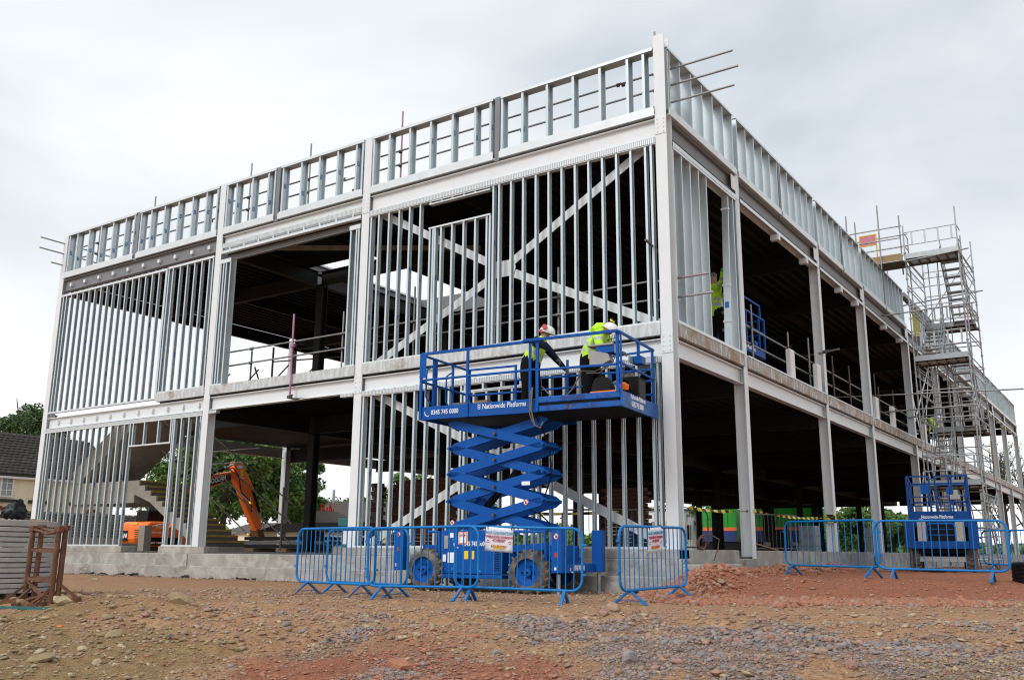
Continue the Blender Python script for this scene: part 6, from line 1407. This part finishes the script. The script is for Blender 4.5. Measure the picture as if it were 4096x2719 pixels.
# ------------------------------------------------------------------ excavator outside the left end
EX = -25.0; EZ = -.85
G = thing('excavator', 'orange tracked excavator with its boom raised, outside the open left end of the building', 'excavator')
TE = frame((EX, 0, 0), (0, 1, 0), (0, 0, 1))         # a = +y, b = z, depth towards +x
def eprism(nm, poly, x0, x1, m, bev=.03):
    mb = MB(); T = TE.copy(); T.translation = Vector((x0, 0, 0)); mb.prism(poly, T, x1-x0); return bevel(mb.obj(nm, m, G), bev, 2)
eprism('counterweight', [(6.15, .08), (6.05, .3), (6.05, .85), (6.2, .97), (6.9, .98), (6.9, .02), (6.3, .02)], -26.75, -25, 'orange', .1)
eprism('body', [(6.9, .02), (6.9, .98), (7.35, .98), (7.75, .80), (8.0, .6), (8.0, .02)], -26.75, -25.02, 'orange', .05)
eprism('cab', [(7.2, .95), (7.2, 2.3), (8.4, 2.35), (8.7, 1.5), (8.7, .5), (8.0, .4)], -26.7, -26.0, 'black', .06)
eprism('engine_hood', [(6.3, .97), (6.35, 1.42), (6.9, 1.42), (6.9, .97)], -26.2, -25.4, 'black', .05)
mb = MB(); mb.box((-26.68, 6.035, .22), (-26.2, 6.05, .62)); mb.obj('name_panel', 'black', G); mb = MB(); mb.box((-24.995, 6.2, .05), (-24.975, 7.6, .36)); mb.obj('model_panel', 'black', G)
fe = lambda y, z, x=-24.965: frame((x, y, z), (0, 1, 0), (0, 0, 1))
text('AN', .24, frame((-26.62, 6.03, .34), (1, 0, 0), (0, 0, 1)), G, bold=.008, sx_=1.1, shear=.2)
text('DLS', .16, fe(6.4, .72), G, bold=.005, sx_=1.3, shear=.2); text('1539 600 910', .085, fe(6.25, .52), G, bold=.003, sx_=1.3); text('DX 140LCR', .10, fe(6.25, .12), G, bold=.004, sx_=1.3, shear=.25)
mb = MB(); mb.tube([Vector((-24.98, 6.25+.9*t, .78+.1*math.sin(t*2.6))) for t in np.linspace(0, 1, 9)], .010, 5); mb.obj('swoosh_stripe', 'text_white', G, fix=False)
mb = MB(); mb.box((-26.0, 6.03, .86), (-25.85, 6.045, .93)); mb.box((-25.83, 6.03, .86), (-25.6, 6.045, .93)); mb.obj('warning_label', 'yellow', G)
mb = MB()
for k in range(6): mb.box((-25.75, 6.03, .22+.08*k), (-25.3, 6.045, .25+.08*k))
o = mb.obj('vent_slats', 'rust', G); o['kind'] = 'stuff'
for x0 in (-27.4, -25.7):
    pts = [(4.9, -.55), (5.2, -.82), (8.0, -.82), (8.3, -.55), (8.1, -.3), (5.1, -.3)]; eprism('track', pts, x0, x0+.5, 'rubber', .06)
eprism('turntable', [(6.0, -.3), (6.0, .12), (7.4, .12), (7.4, -.3)], -27, -25.3, 'sill', .02)
# boom
bm_ = [(7.0, .75), (7.9, 2.35), (8.75, 2.95), (9.95, 3.18), (10.08, 2.98), (9.9, 2.84), (8.9, 2.45), (8.3, 1.9), (7.35, .55)]
eprism('boom', bm_, -25.2, -24.88, 'orange', .03)
st = [(9.90, 3.58), (10.32, 3.56), (10.58, 3.2), (11.08, 2.5), (11.36, 1.6), (11.68, .85), (11.36, .70), (10.68, 1.75), (10.32, 2.4), (9.94, 2.95)]
eprism('stick', st, -25.19, -24.87, 'orange', .03)
def ecyl(p, q, r0, r1, nm='hydraulic_cylinder'):
    P0, P1 = Vector((-24.80, *p)), Vector((-24.80, *q)); mid = P0.lerp(P1, .55); mb = MB(); mb.cyl(P0, mid, r0, 10, 0); mb.cyl(mid, P1, r1, 10, 1); mb.obj(nm, ['black', 'tube_light'], G, fix=False)
ecyl((8.4, 2.85), (10.05, 3.55), .07, .04); ecyl((10.95, 2.45), (11.75, .75), .06, .035); ecyl((7.6, .6), (8.7, 2.4), .07, .05)
text('DOOSAN', .27, frame((-24.865, 8.62, 2.53), (0, .955, .29), (0, -.29, .955)), G, bold=.01, sx_=.82, shear=.2)
mb = MB(); mb.prism([(8.5, 2.40), (9.8, 2.80), (9.75, 3.05), (8.55, 2.72)], frame((-24.879, 0, 0), (0, 1, 0), (0, 0, 1)), .008); mb.obj('name_panel', 'sill', G)
mb = MB(); mb.box((-24.866, 10.25, 3.0), (-24.86, 10.42, 3.28)); mb.obj('warning_label', 'yellow', G); mb = MB(); k = 16; mb.add([(-24.863, 10.2+.16*math.cos(2*math.pi*i/k), 3.38+.08*math.sin(2*math.pi*i/k)) for i in range(k)], [tuple(range(k))]); mb.obj('badge', 'text_white', G, fix=False)
mb = MB(); mb.box((-24.866, 10.22, 2.90), (-24.86, 10.5, 2.94), 0); mb.box((-24.866, 10.88, 1.9), (-24.86, 10.94, 2.15)); mb.obj('label_strip', 'text_white', G)
mb = MB(); mb.tube([(-24.85, 9.0, 3.1), (-24.80, 9.8, 3.3), (-24.77, 10.1, 3.0), (-24.77, 10.3, 2.3), (-24.80, 10.9, 1.9), (-24.80, 10.95, 1.5)], .025, 6); mb.obj('hydraulic_hose', 'black', G, fix=False)
eprism('bucket_link', [(11.35, .78), (11.62, .78), (11.8, .5), (11.7, .25), (11.5, .3)], -25.3, -24.8, 'rust', .02)

# ------------------------------------------------------------------ houses
def tiled(G, p00, du, dv, nu, nv, tw, th, mats, limit=300, name='roof_tile'):
    """p00 eave start, du along eave, dv up the slope"""
    du, dv = Vector(du).normalized(), Vector(dv).normalized(); nn = du.cross(dv).normalized()
    if nn.z < 0: nn = -nn
    T0 = Matrix((du, dv, nn)).transposed().to_4x4(); cnt = 0; mesh = []
    for m_ in mats:
        mb = MB(); t = .045; mb.add([(0, -.03, .05), (tw*.5, -.03, .075), (tw-.015, -.03, .05), (0, th+.06, .0), (tw*.5, th+.06, .02), (tw-.015, th+.06, .0), (0, -.03, .05-t), (tw*.5, -.03, .075-t), (tw-.015, -.03, .05-t)], [(0, 1, 4, 3), (1, 2, 5, 4), (0, 6, 7, 1), (1, 7, 8, 2)]); mesh.append(mb.mesh('tile', m_))
    big = MB()
    for j in range(nv):
        for i in range(nu):
            p = Vector(p00)+du*(i*tw+(tw/2 if j % 2 else 0))+dv*(j*th)
            if cnt < limit:
                o = bpy.data.objects.new(name, random.choice(mesh)); COL.objects.link(o); T = T0.copy(); T.translation = p+nn*random.uniform(0, .015)
                o.parent = G; o.matrix_parent_inverse = G.matrix_world.inverted(); o.matrix_basis = T; cnt += 1
            else:
                me = mesh[0]; T = T0.copy(); T.translation = p+nn*random.uniform(0, .015); big.add([T @ v.co for v in me.vertices], [tuple(q.vertices) for q in me.polygons])
    if big.v: o = big.obj('roof_tiles', mats[0], G, fix=False); o['kind'] = 'stuff'
def window(G, c, u, w, h, n=Vector((1, 0, 0)), bars=(2, 3), sill=True, m='upvc'):
    u = Vector(u).normalized(); T = frame(c, u, (0, 0, 1)); sgn = 1 if T.col[2].xyz.dot(n) > 0 else -1
    def bx(x0, z0, x1, z1, d0, d1, mm, nm): mb = MB(); mb.box((x0, z0, d0*sgn), (x1, z1, d1*sgn), T=T); return mb.obj(nm, mm, G if nm == 'window' else wo)
    wo = None; t = .09
    mb = MB()
    for a in ((-w/2, -h/2, w/2, -h/2+t), (-w/2, h/2-t, w/2, h/2), (-w/2, -h/2+t, -w/2+t, h/2-t), (w/2-t, -h/2+t, w/2, h/2-t)): mb.box((a[0], a[1], .0), (a[2], a[3], .08*sgn), T=T)
    wo = mb.obj('window', m, G)
    for i in range(1, bars[0]): x = -w/2+w*i/bars[0]; bx(x-.02, -h/2+t, x+.02, h/2-t, .01, .06, m, 'glazing_bar')
    for j in range(1, bars[1]): z = -h/2+h*j/bars[1]; bx(-w/2+t, z-.02, w/2-t, z+.02, .015, .055, m, 'glazing_bar')
    bx(-w/2+t, -h/2+t, w/2-t, h/2-t, .005, .012, 'glass', 'pane')
    if sill: bx(-w/2-.3, -h/2-.32, w/2+.3, -h/2-.12, .0, .15, 'sill', 'sill')
HX = -54.0
G = thing('house', 'cream rendered house with dark tiled roof at the left behind the building', 'house', (HX, 16, 0))
mb = MB(); mb.box((HX-7, 4, -.9), (HX, 23, 4.55)); mb.obj('wall', 'cream', G)
mb = MB(); mb.box((HX-.3, 3.8, 4.45), (HX+.35, 23.2, 4.62)); mb.obj('eaves', 'sill', G); mb = MB(); mb.box((HX+.02, 3.8, 4.30), (HX+.33, 23.2, 4.44)); mb.obj('fascia', 'upvc', G)
rt = 3.0
mb = MB(); mb.add([(HX+.35, 3.8, 4.6), (HX+.35, 23.2, 4.6), (HX-3.5, 23.2, 4.6+rt), (HX-3.5, 3.8, 4.6+rt), (HX-7.3, 3.8, 4.6), (HX-7.3, 23.2, 4.6)], [(0, 1, 2, 3), (3, 2, 5, 4), (0, 3, 4), (1, 5, 2)]); mb.obj('roof', 'tile', G)
sl_ = Vector((-3.85, 0, rt)); tiled(G, (HX+.35, 22.8, 4.62), (0, -1, 0), sl_, 45, 15, .36, sl_.length/15, ['tile', 'tile', 'tile_b'], 280)
for (y, w, bars) in ((15.5, .85, (2, 3)), (17.75, .85, (4, 6)), (20.6, .85, (2, 3))): window(G, (HX+.02, y, 3.78), (0, 1, 0), w, 1.35, bars=bars)
for y in (14.95, 21.6):
    mb = MB(); pts = []
    for i in range(13): a = math.pi*i/12; pts.append((HX+.1, y+.8*math.cos(a), 1.7+.8*math.sin(a)))
    mb.tube(pts, .11, 6); mb.obj('brick_arch', 'redbrick', G, fix=False)
G = thing('garage', 'low outbuilding with dark tiled roof seen through the lower left studs', 'outbuilding', (-40, 12, 0))
mb = MB(); mb.box((-44, 9.5, -.9), (-40, 19.5, .35)); mb.obj('wall', 'block', G)
mb = MB(); mb.add([(-39.8, 9.4, .35), (-39.8, 19.6, .35), (-42, 19.6, 1.75), (-42, 9.4, 1.75), (-44.2, 9.4, .35), (-44.2, 19.6, .35)], [(0, 1, 2, 3), (3, 2, 5, 4), (0, 3, 4), (1, 5, 2)]); mb.obj('roof', 'tile', G)
mb = MB(); mb.box((-39.78, 9.4, .22), (-39.66, 19.6, .34)); mb.obj('gutter', 'upvc', G)
sl_ = Vector((-2.2, 0, 1.4)); tiled(G, (-39.78, 9.6, .38), (0, 1, 0), sl_, 27, 9, .36, sl_.length/9, ['tile', 'tile', 'tile_b'], 250)
# person-sized white cloth? (white jacket figure far left)
# bungalows seen through the middle bay
G = thing('bungalow', 'long bungalow roof seen between the inside columns of the middle bay', 'house', (-70, 62, 0))
def gable(G, x0, x1, y0, y1, ze, zr, wall='cream', roof='tile_b', axis='x', hip=False):
    mb = MB(); mb.box((x0, y0, -.9), (x1, y1, ze)); mb.obj('wall', wall, G)
    mb = MB(); o = .4
    if axis == 'x': ym = (y0+y1)/2; hx = (y1-y0)/2 if hip else 0; v = [(x0-o, y0-o, ze), (x1+o, y0-o, ze), (x1+o-hx, ym, zr), (x0-o+hx, ym, zr), (x1+o, y1+o, ze), (x0-o, y1+o, ze)]
    else: xm = (x0+x1)/2; hy = (x1-x0)/2 if hip else 0; v = [(x1+o, y0-o, ze), (x1+o, y1+o, ze), (xm, y1+o-hy, zr), (xm, y0-o+hy, zr), (x0-o, y1+o, ze), (x0-o, y0-o, ze)]
    mb.add(v, [(0, 1, 2, 3), (2, 4, 5, 3), (0, 3, 5), (1, 4, 2)]); mb.obj('roof', roof, G); return v
MATB = mat('brown_tile_courses', (.10, .082, .068), .9, var=.2, scale=6); MAT['tilerows'] = MATB
def rows(m, period):
    t = m.node_tree; b = t.nodes['Principled BSDF']; src = b.inputs['Base Color'].links[0].from_socket; co = t.nodes.new('ShaderNodeTexCoord'); s = t.nodes.new('ShaderNodeSeparateXYZ'); t.links.new(co.outputs['Object'], s.inputs[0])
    mu = t.nodes.new('ShaderNodeMath'); mu.operation = 'MULTIPLY'; mu.inputs[1].default_value = 1/period; t.links.new(s.outputs[2], mu.inputs[0]); f_ = t.nodes.new('ShaderNodeMath'); f_.operation = 'FRACT'; t.links.new(mu.outputs[0], f_.inputs[0])
    g_ = t.nodes.new('ShaderNodeMath'); g_.operation = 'LESS_THAN'; g_.inputs[1].default_value = .22; t.links.new(f_.outputs[0], g_.inputs[0]); x = t.nodes.new('ShaderNodeMix'); x.data_type = 'RGBA'; x.inputs[7].default_value = (.035, .03, .025, 1); t.links.new(g_.outputs[0], x.inputs[0]); t.links.new(src, x.inputs[6]); t.links.new(x.outputs[2], b.inputs['Base Color'])
rows(MATB, .16)
G.matrix_world = Matrix.Translation((-51, 49.4, 0)); bpy.context.view_layer.update()
gable(G, -60, -42, 46.4, 52.4, 2.0, 4.3, roof='tilerows', axis='x')
mb = MB(); mb.cyl((-56.2, 49.3, 4.1), (-56.2, 49.3, 5.3), .12, 8); mb.obj('flue', 'tube_light', G, fix=False)
G.rotation_euler.z = R_(45)
G = thing('bungalow', 'hipped brown roof of the bungalow in front, seen through the middle bay', 'house', (-46, 36.3, 0))
gable(G, -50.5, -41.5, 32, 40.6, 1.2, 2.9, roof='tilerows', axis='x', hip=True)
G.rotation_euler.z = R_(45)
G = thing('red_netting', 'scrap of bright red netting above the hipped roof seen through the middle bay', 'netting'); mb = MB()
for k in range(7): a = Vector((-46.3+.12*k, 36.0+.12*k, 2.85)); mb.bar(a, a+Vector((.1*math.sin(k*2), 0, .4+.25*math.sin(k*1.7+1))), .06, .1)
o = mb.obj('netting', 'redmesh', G)
for (x0, x1, y0, y1, ze, zr, lb) in ((-88, -76, 60, 70, 1.8, 3.2, 'pale house behind the trees seen through the middle bay'), (9.5, 20, 86, 94, 3.2, 5.4, 'white house behind the right end of the building'), (2, 8.6, 96, 104, 5.2, 7.6, 'pale two storey house far behind the stair tower')):
    G = thing('house', lb, 'house', (x0, y0, 0)); gable(G, x0, x1, y0, y1, ze, zr, roof='tilerows' if x0 < 0 else 'tile', wall='upvc' if x0 > 0 else 'cream')
    for k in range(3):
        for zz in ((1.3,) if ze < 4 else (1.0, 3.4)): window(G, (x0+(x1-x0)*(.2+.3*k), y0-.05, zz), (1, 0, 0), 1.2, 1.2, n=Vector((0, -1, 0)), sill=False)
# site cabins beyond the far end, seen through the ground floor
def cabin(x0, x1, y0, y1, z1, m, lb, stripe=True, w=None):
    G = thing('site_cabin', lb, 'cabin', (x0, y0, 0)); n_ = max(2, int((x1-x0)/1.2))
    mb = MB(); mb.box((x0, y0, .9 if stripe else -.6), (x1, y1, z1)); mb.obj('body', m, G)
    if stripe: mb = MB(); mb.box((x0+.1, y0+.1, -.7), (x1-.1, y1, .89)); mb.obj('underframe', 'black', G)
    if stripe:
        mb = MB(); mb.box((x0-.02, y0-.02, 1.80), (x1+.02, y0, 2.08)); mb.obj('stripe', 'orange_stripe', G); mb = MB(); mb.box((x0-.02, y0-.02, .9), (x1+.02, y0, 1.79)); mb.obj('skirt', 'blue_dark', G)
    for k in range(n_): xx = x0+(x1-x0)*(k+.5)/n_; mb = MB(); mb.box((xx-.03, y0-.05, 2.1), (xx+.03, y0-.02, z1)); mb.obj('rib', m, G)
cabin(-25.1, -22.0, 60.5, 63, 3.6, 'green_cab', 'bright green panelled truck body with orange stripe beyond the far end, left one')
cabin(-20.7, -15.0, 60.5, 63, 3.6, 'green_cab', 'bright green panelled truck body with orange stripe beyond the far end, right one')
for (x, y, lb) in ((-15.3, 48, 'red and white plastic crate left of the grey barrier far inside'), (-13.0, 47, 'red and white plastic crate farther right inside')):
    G = thing('plastic_barrier', lb, 'barrier'); mb = MB(); mb.box((x, y, -.13), (x+1.6, y+.4, .45)); mb.obj('base', 'redbrick', G); mb = MB(); mb.box((x, y, .46), (x+1.6, y+.4, .7)); mb.obj('top', 'upvc', G)
for k, (x0, x1, y0, z1, m, lb) in enumerate(((-33, -28, 62, 3.6, 'upvc', 'white site office beyond the far end seen through the corner bay'), (-29.2, -27.6, 64, 3.2, 'upvc', 'second white site office seen left of the corner column'), (6.8, 10.2, 60, 1.4, 'white', 'low white site cabin at the right edge behind the barriers'), (3.5, 6, 66, 1.7, 'white', 'white site cabin seen behind the stair tower'))):
    G = thing('site_cabin', lb, 'cabin'); mb = MB(); mb.box((x0, y0, -.9), (x1, y0+2.5, z1)); mb.obj('body', m, G)
    mb = MB(); mb.box((x0-.1, y0-.1, z1), (x1+.1, y0+2.6, z1+.15)); mb.obj('roof', 'grey_steel', G)
    for q in range(3): mb = MB(); xx = x0+(x1-x0)*(.2+.28*q); mb.box((xx, y0-.03, z1*.35), (xx+.6, y0-.002, z1*.75)); mb.obj('window', 'glass', G)

# ------------------------------------------------------------------ trees
def tree(x, y, h, r, label, seed=0, m='leaf', n=9000, trunk=True, bare=False, zc=.62, leaf=.2, sq=.75, group='trees round the site'):
    g = np.random.default_rng(seed); G = thing('tree', label, 'tree', (x, y, -.8), group=group)
    mb = MB(); base = Vector((x, y, -.9)); top = Vector((x+.3, y, -.8+h*.7)); mb.tube([base, base.lerp(top, .4)+Vector((.15, 0, 0)), top], [h*.032, h*.022, h*.008], 8)
    nb = 14 if not bare else 30; tips = []
    for k in range(nb):
        a = g.random()*6.28; t = .3+.65*g.random(); s = base.lerp(top, t); e = s+Vector((math.cos(a)*r*.8*g.random()+.2, math.sin(a)*r*.8*g.random(), h*(.12+.25*g.random()))); mid = s.lerp(e, .5)+Vector((0, 0, .2)); mb.tube([s, mid, e], [h*.010, h*.006, h*.002], 5); tips.append(e)
        if bare:
            for q in range(4): e2 = e+Vector(((g.random()-.5)*r*.7, (g.random()-.5)*r*.7, g.random()*h*.14)); mb.tube([mid.lerp(e, .5), e2], [h*.003, h*.001], 4); tips.append(e2)
    mb.obj('trunk', 'bark', G, fix=False)
    nc = 46; cc = []
    for k in range(nc):
        u = g.normal(size=3); u /= np.linalg.norm(u); rad = r*(.35+.6*g.random()**.6); cc.append((x+u[0]*rad, y+u[1]*rad, -.8+h*zc+u[2]*rad*h*.36/r*1.0, r*(.16+.2*g.random())))
    if bare: cc = [(*t, r*.14) for t in tips]
    cc = np.array(cc); idx = g.integers(0, len(cc), n); c = cc[idx]; u = g.normal(size=(n, 3)); u /= np.linalg.norm(u, axis=1)[:, None]; d = g.random(n)**.45
    P = c[:, :3]+u*(c[:, 3]*d)[:, None]*np.array([1, 1, sq]); P[:, 2] = np.maximum(P[:, 2], -.6)
    a1 = g.normal(size=(n, 3)); a1 /= np.linalg.norm(a1, axis=1)[:, None]; a2 = np.cross(a1, g.normal(size=(n, 3))); a2 /= np.linalg.norm(a2, axis=1)[:, None]; s = (leaf*(.6+.8*g.random(n)))[:, None]
    V = np.stack([P-a1*s, P-a2*s*.5, P+a1*s, P+a2*s*.5], 1).reshape(-1, 3); Fq = np.arange(n*4).reshape(-1, 4)
    me = bpy.data.meshes.new('crown'); me.vertices.add(n*4); me.vertices.foreach_set('co', V.reshape(-1).astype(np.float32)); me.loops.add(n*4); me.loops.foreach_set('vertex_index', Fq.reshape(-1).astype(np.int32)); me.polygons.add(n); me.polygons.foreach_set('loop_start', (np.arange(n)*4).astype(np.int32)); me.update(calc_edges=True)
    me.materials.append(MAT[m]); link('crown', me, G)
def polar(px, dist): 
    a = YAW+math.atan((px-2048)/3811); return CAMP.x+dist*math.sin(a), CAMP.y+dist*math.cos(a)
for k, (px, dist, h, r, lb, m) in enumerate([
    (40, 88, 13.5, 4.3, 'broad green tree rising behind the cream house at the left edge', 'leaf_dark'),
    (880, 66, 9.2, 4.2, 'leafy tree behind the excavator boom, first beyond the middle bay', 'leaf'),
    (1010, 70, 9.8, 4.4, 'big leafy tree behind the excavator stick', 'leaf'),
    (1130, 72, 8.6, 3.0, 'leafy tree partly hidden by the pale inside column', 'leaf'),
    (760, 74, 8.8, 4.2, 'tree seen through the studs right of the doorway', 'leaf'),
    (1190, 78, 7.0, 2.2, 'rounded tree left of the dark inside column', 'leaf'),
    (1420, 120, 7.5, 4, 'small distant tree top right of the bungalow roof', 'leaf'),
    (1640, 115, 10, 4.5, 'distant tree over the brick wall inside the corner bay', 'leaf'),
    (1860, 118, 9, 4.5, 'distant tree seen between the scissor arms', 'leaf'),
    (2830, 92, 5.2, 4, 'low green tree seen beyond the far end through the ground floor', 'leaf'),
    (3450, 88, 4.6, 3.5, 'green bush beyond the far end left of the third right hand column', 'leaf'),
    (3560, 95, 5.0, 3.5, 'green tree beyond the far end behind the low scissor lift', 'leaf')]):
    x, y = polar(px, dist); tree(x, y, h, r, lb, 50+k, m, n=11000 if dist < 90 else 5000, leaf=.17 if dist < 90 else .3)
for k, (px, dist, h, r, lb) in enumerate([(4030, 84, 9.0, 2.4, 'sparse thin branched tree behind the far right columns'), (4120, 86, 8.6, 2.4, 'sparse thin branched tree at the right edge of the picture')]):
    x, y = polar(px, dist); tree(x, y, h, r, lb, 90+k, 'leaf_dark', n=900, bare=True, leaf=.09)
# hedges and far green belt closing the horizon
def belt():
    g = np.random.default_rng(8); n = 60000; a = np.radians(-75+85*g.random(n)); d = 128+26*g.random(n); x = CAMP.x+d*np.sin(a); y = CAMP.y+d*np.cos(a)
    top = 1.4+1.6*fbm(a*24, a*0+3, 4)+1.0*(np.degrees(a) < -30); z = -.9+g.random(n)**.8*(top+1.6)
    P = np.stack([x, y, z], -1); a1 = g.normal(size=(n, 3)); a1 /= np.linalg.norm(a1, axis=1)[:, None]; a2 = np.cross(a1, g.normal(size=(n, 3))); a2 /= np.linalg.norm(a2, axis=1)[:, None]; s = (.45*(.6+.8*g.random(n)))[:, None]
    V = np.stack([P-a1*s, P-a2*s*.6, P+a1*s, P+a2*s*.6], 1).reshape(-1, 3); me = bpy.data.meshes.new('far_hedge'); me.vertices.add(n*4); me.vertices.foreach_set('co', V.reshape(-1).astype(np.float32)); me.loops.add(n*4); me.loops.foreach_set('vertex_index', np.arange(n*4, dtype=np.int32)); me.polygons.add(n); me.polygons.foreach_set('loop_start', (np.arange(n)*4).astype(np.int32)); me.update(calc_edges=True); me.materials.append(MAT['leaf']); struct(link('far_hedge', me), 'stuff')
belt()
def hill():
    mb = MB(); n = 60; vs = []
    for i in range(n+1): a = R_(-90+110*i/n); h = 6+5*float(fbm(np.array([i*.15]), np.array([2.0]))[0])+(4 if i < 30 else 0); vs += [(CAMP.x+700*math.sin(a), CAMP.y+700*math.cos(a), -1.5), (CAMP.x+900*math.sin(a), CAMP.y+900*math.cos(a), h)]
    mb.add(vs, [(2*i, 2*i+2, 2*i+3, 2*i+1) for i in range(n)], 0, True); struct(mb.obj('hills', 'hill', None, fix=False))
hill()
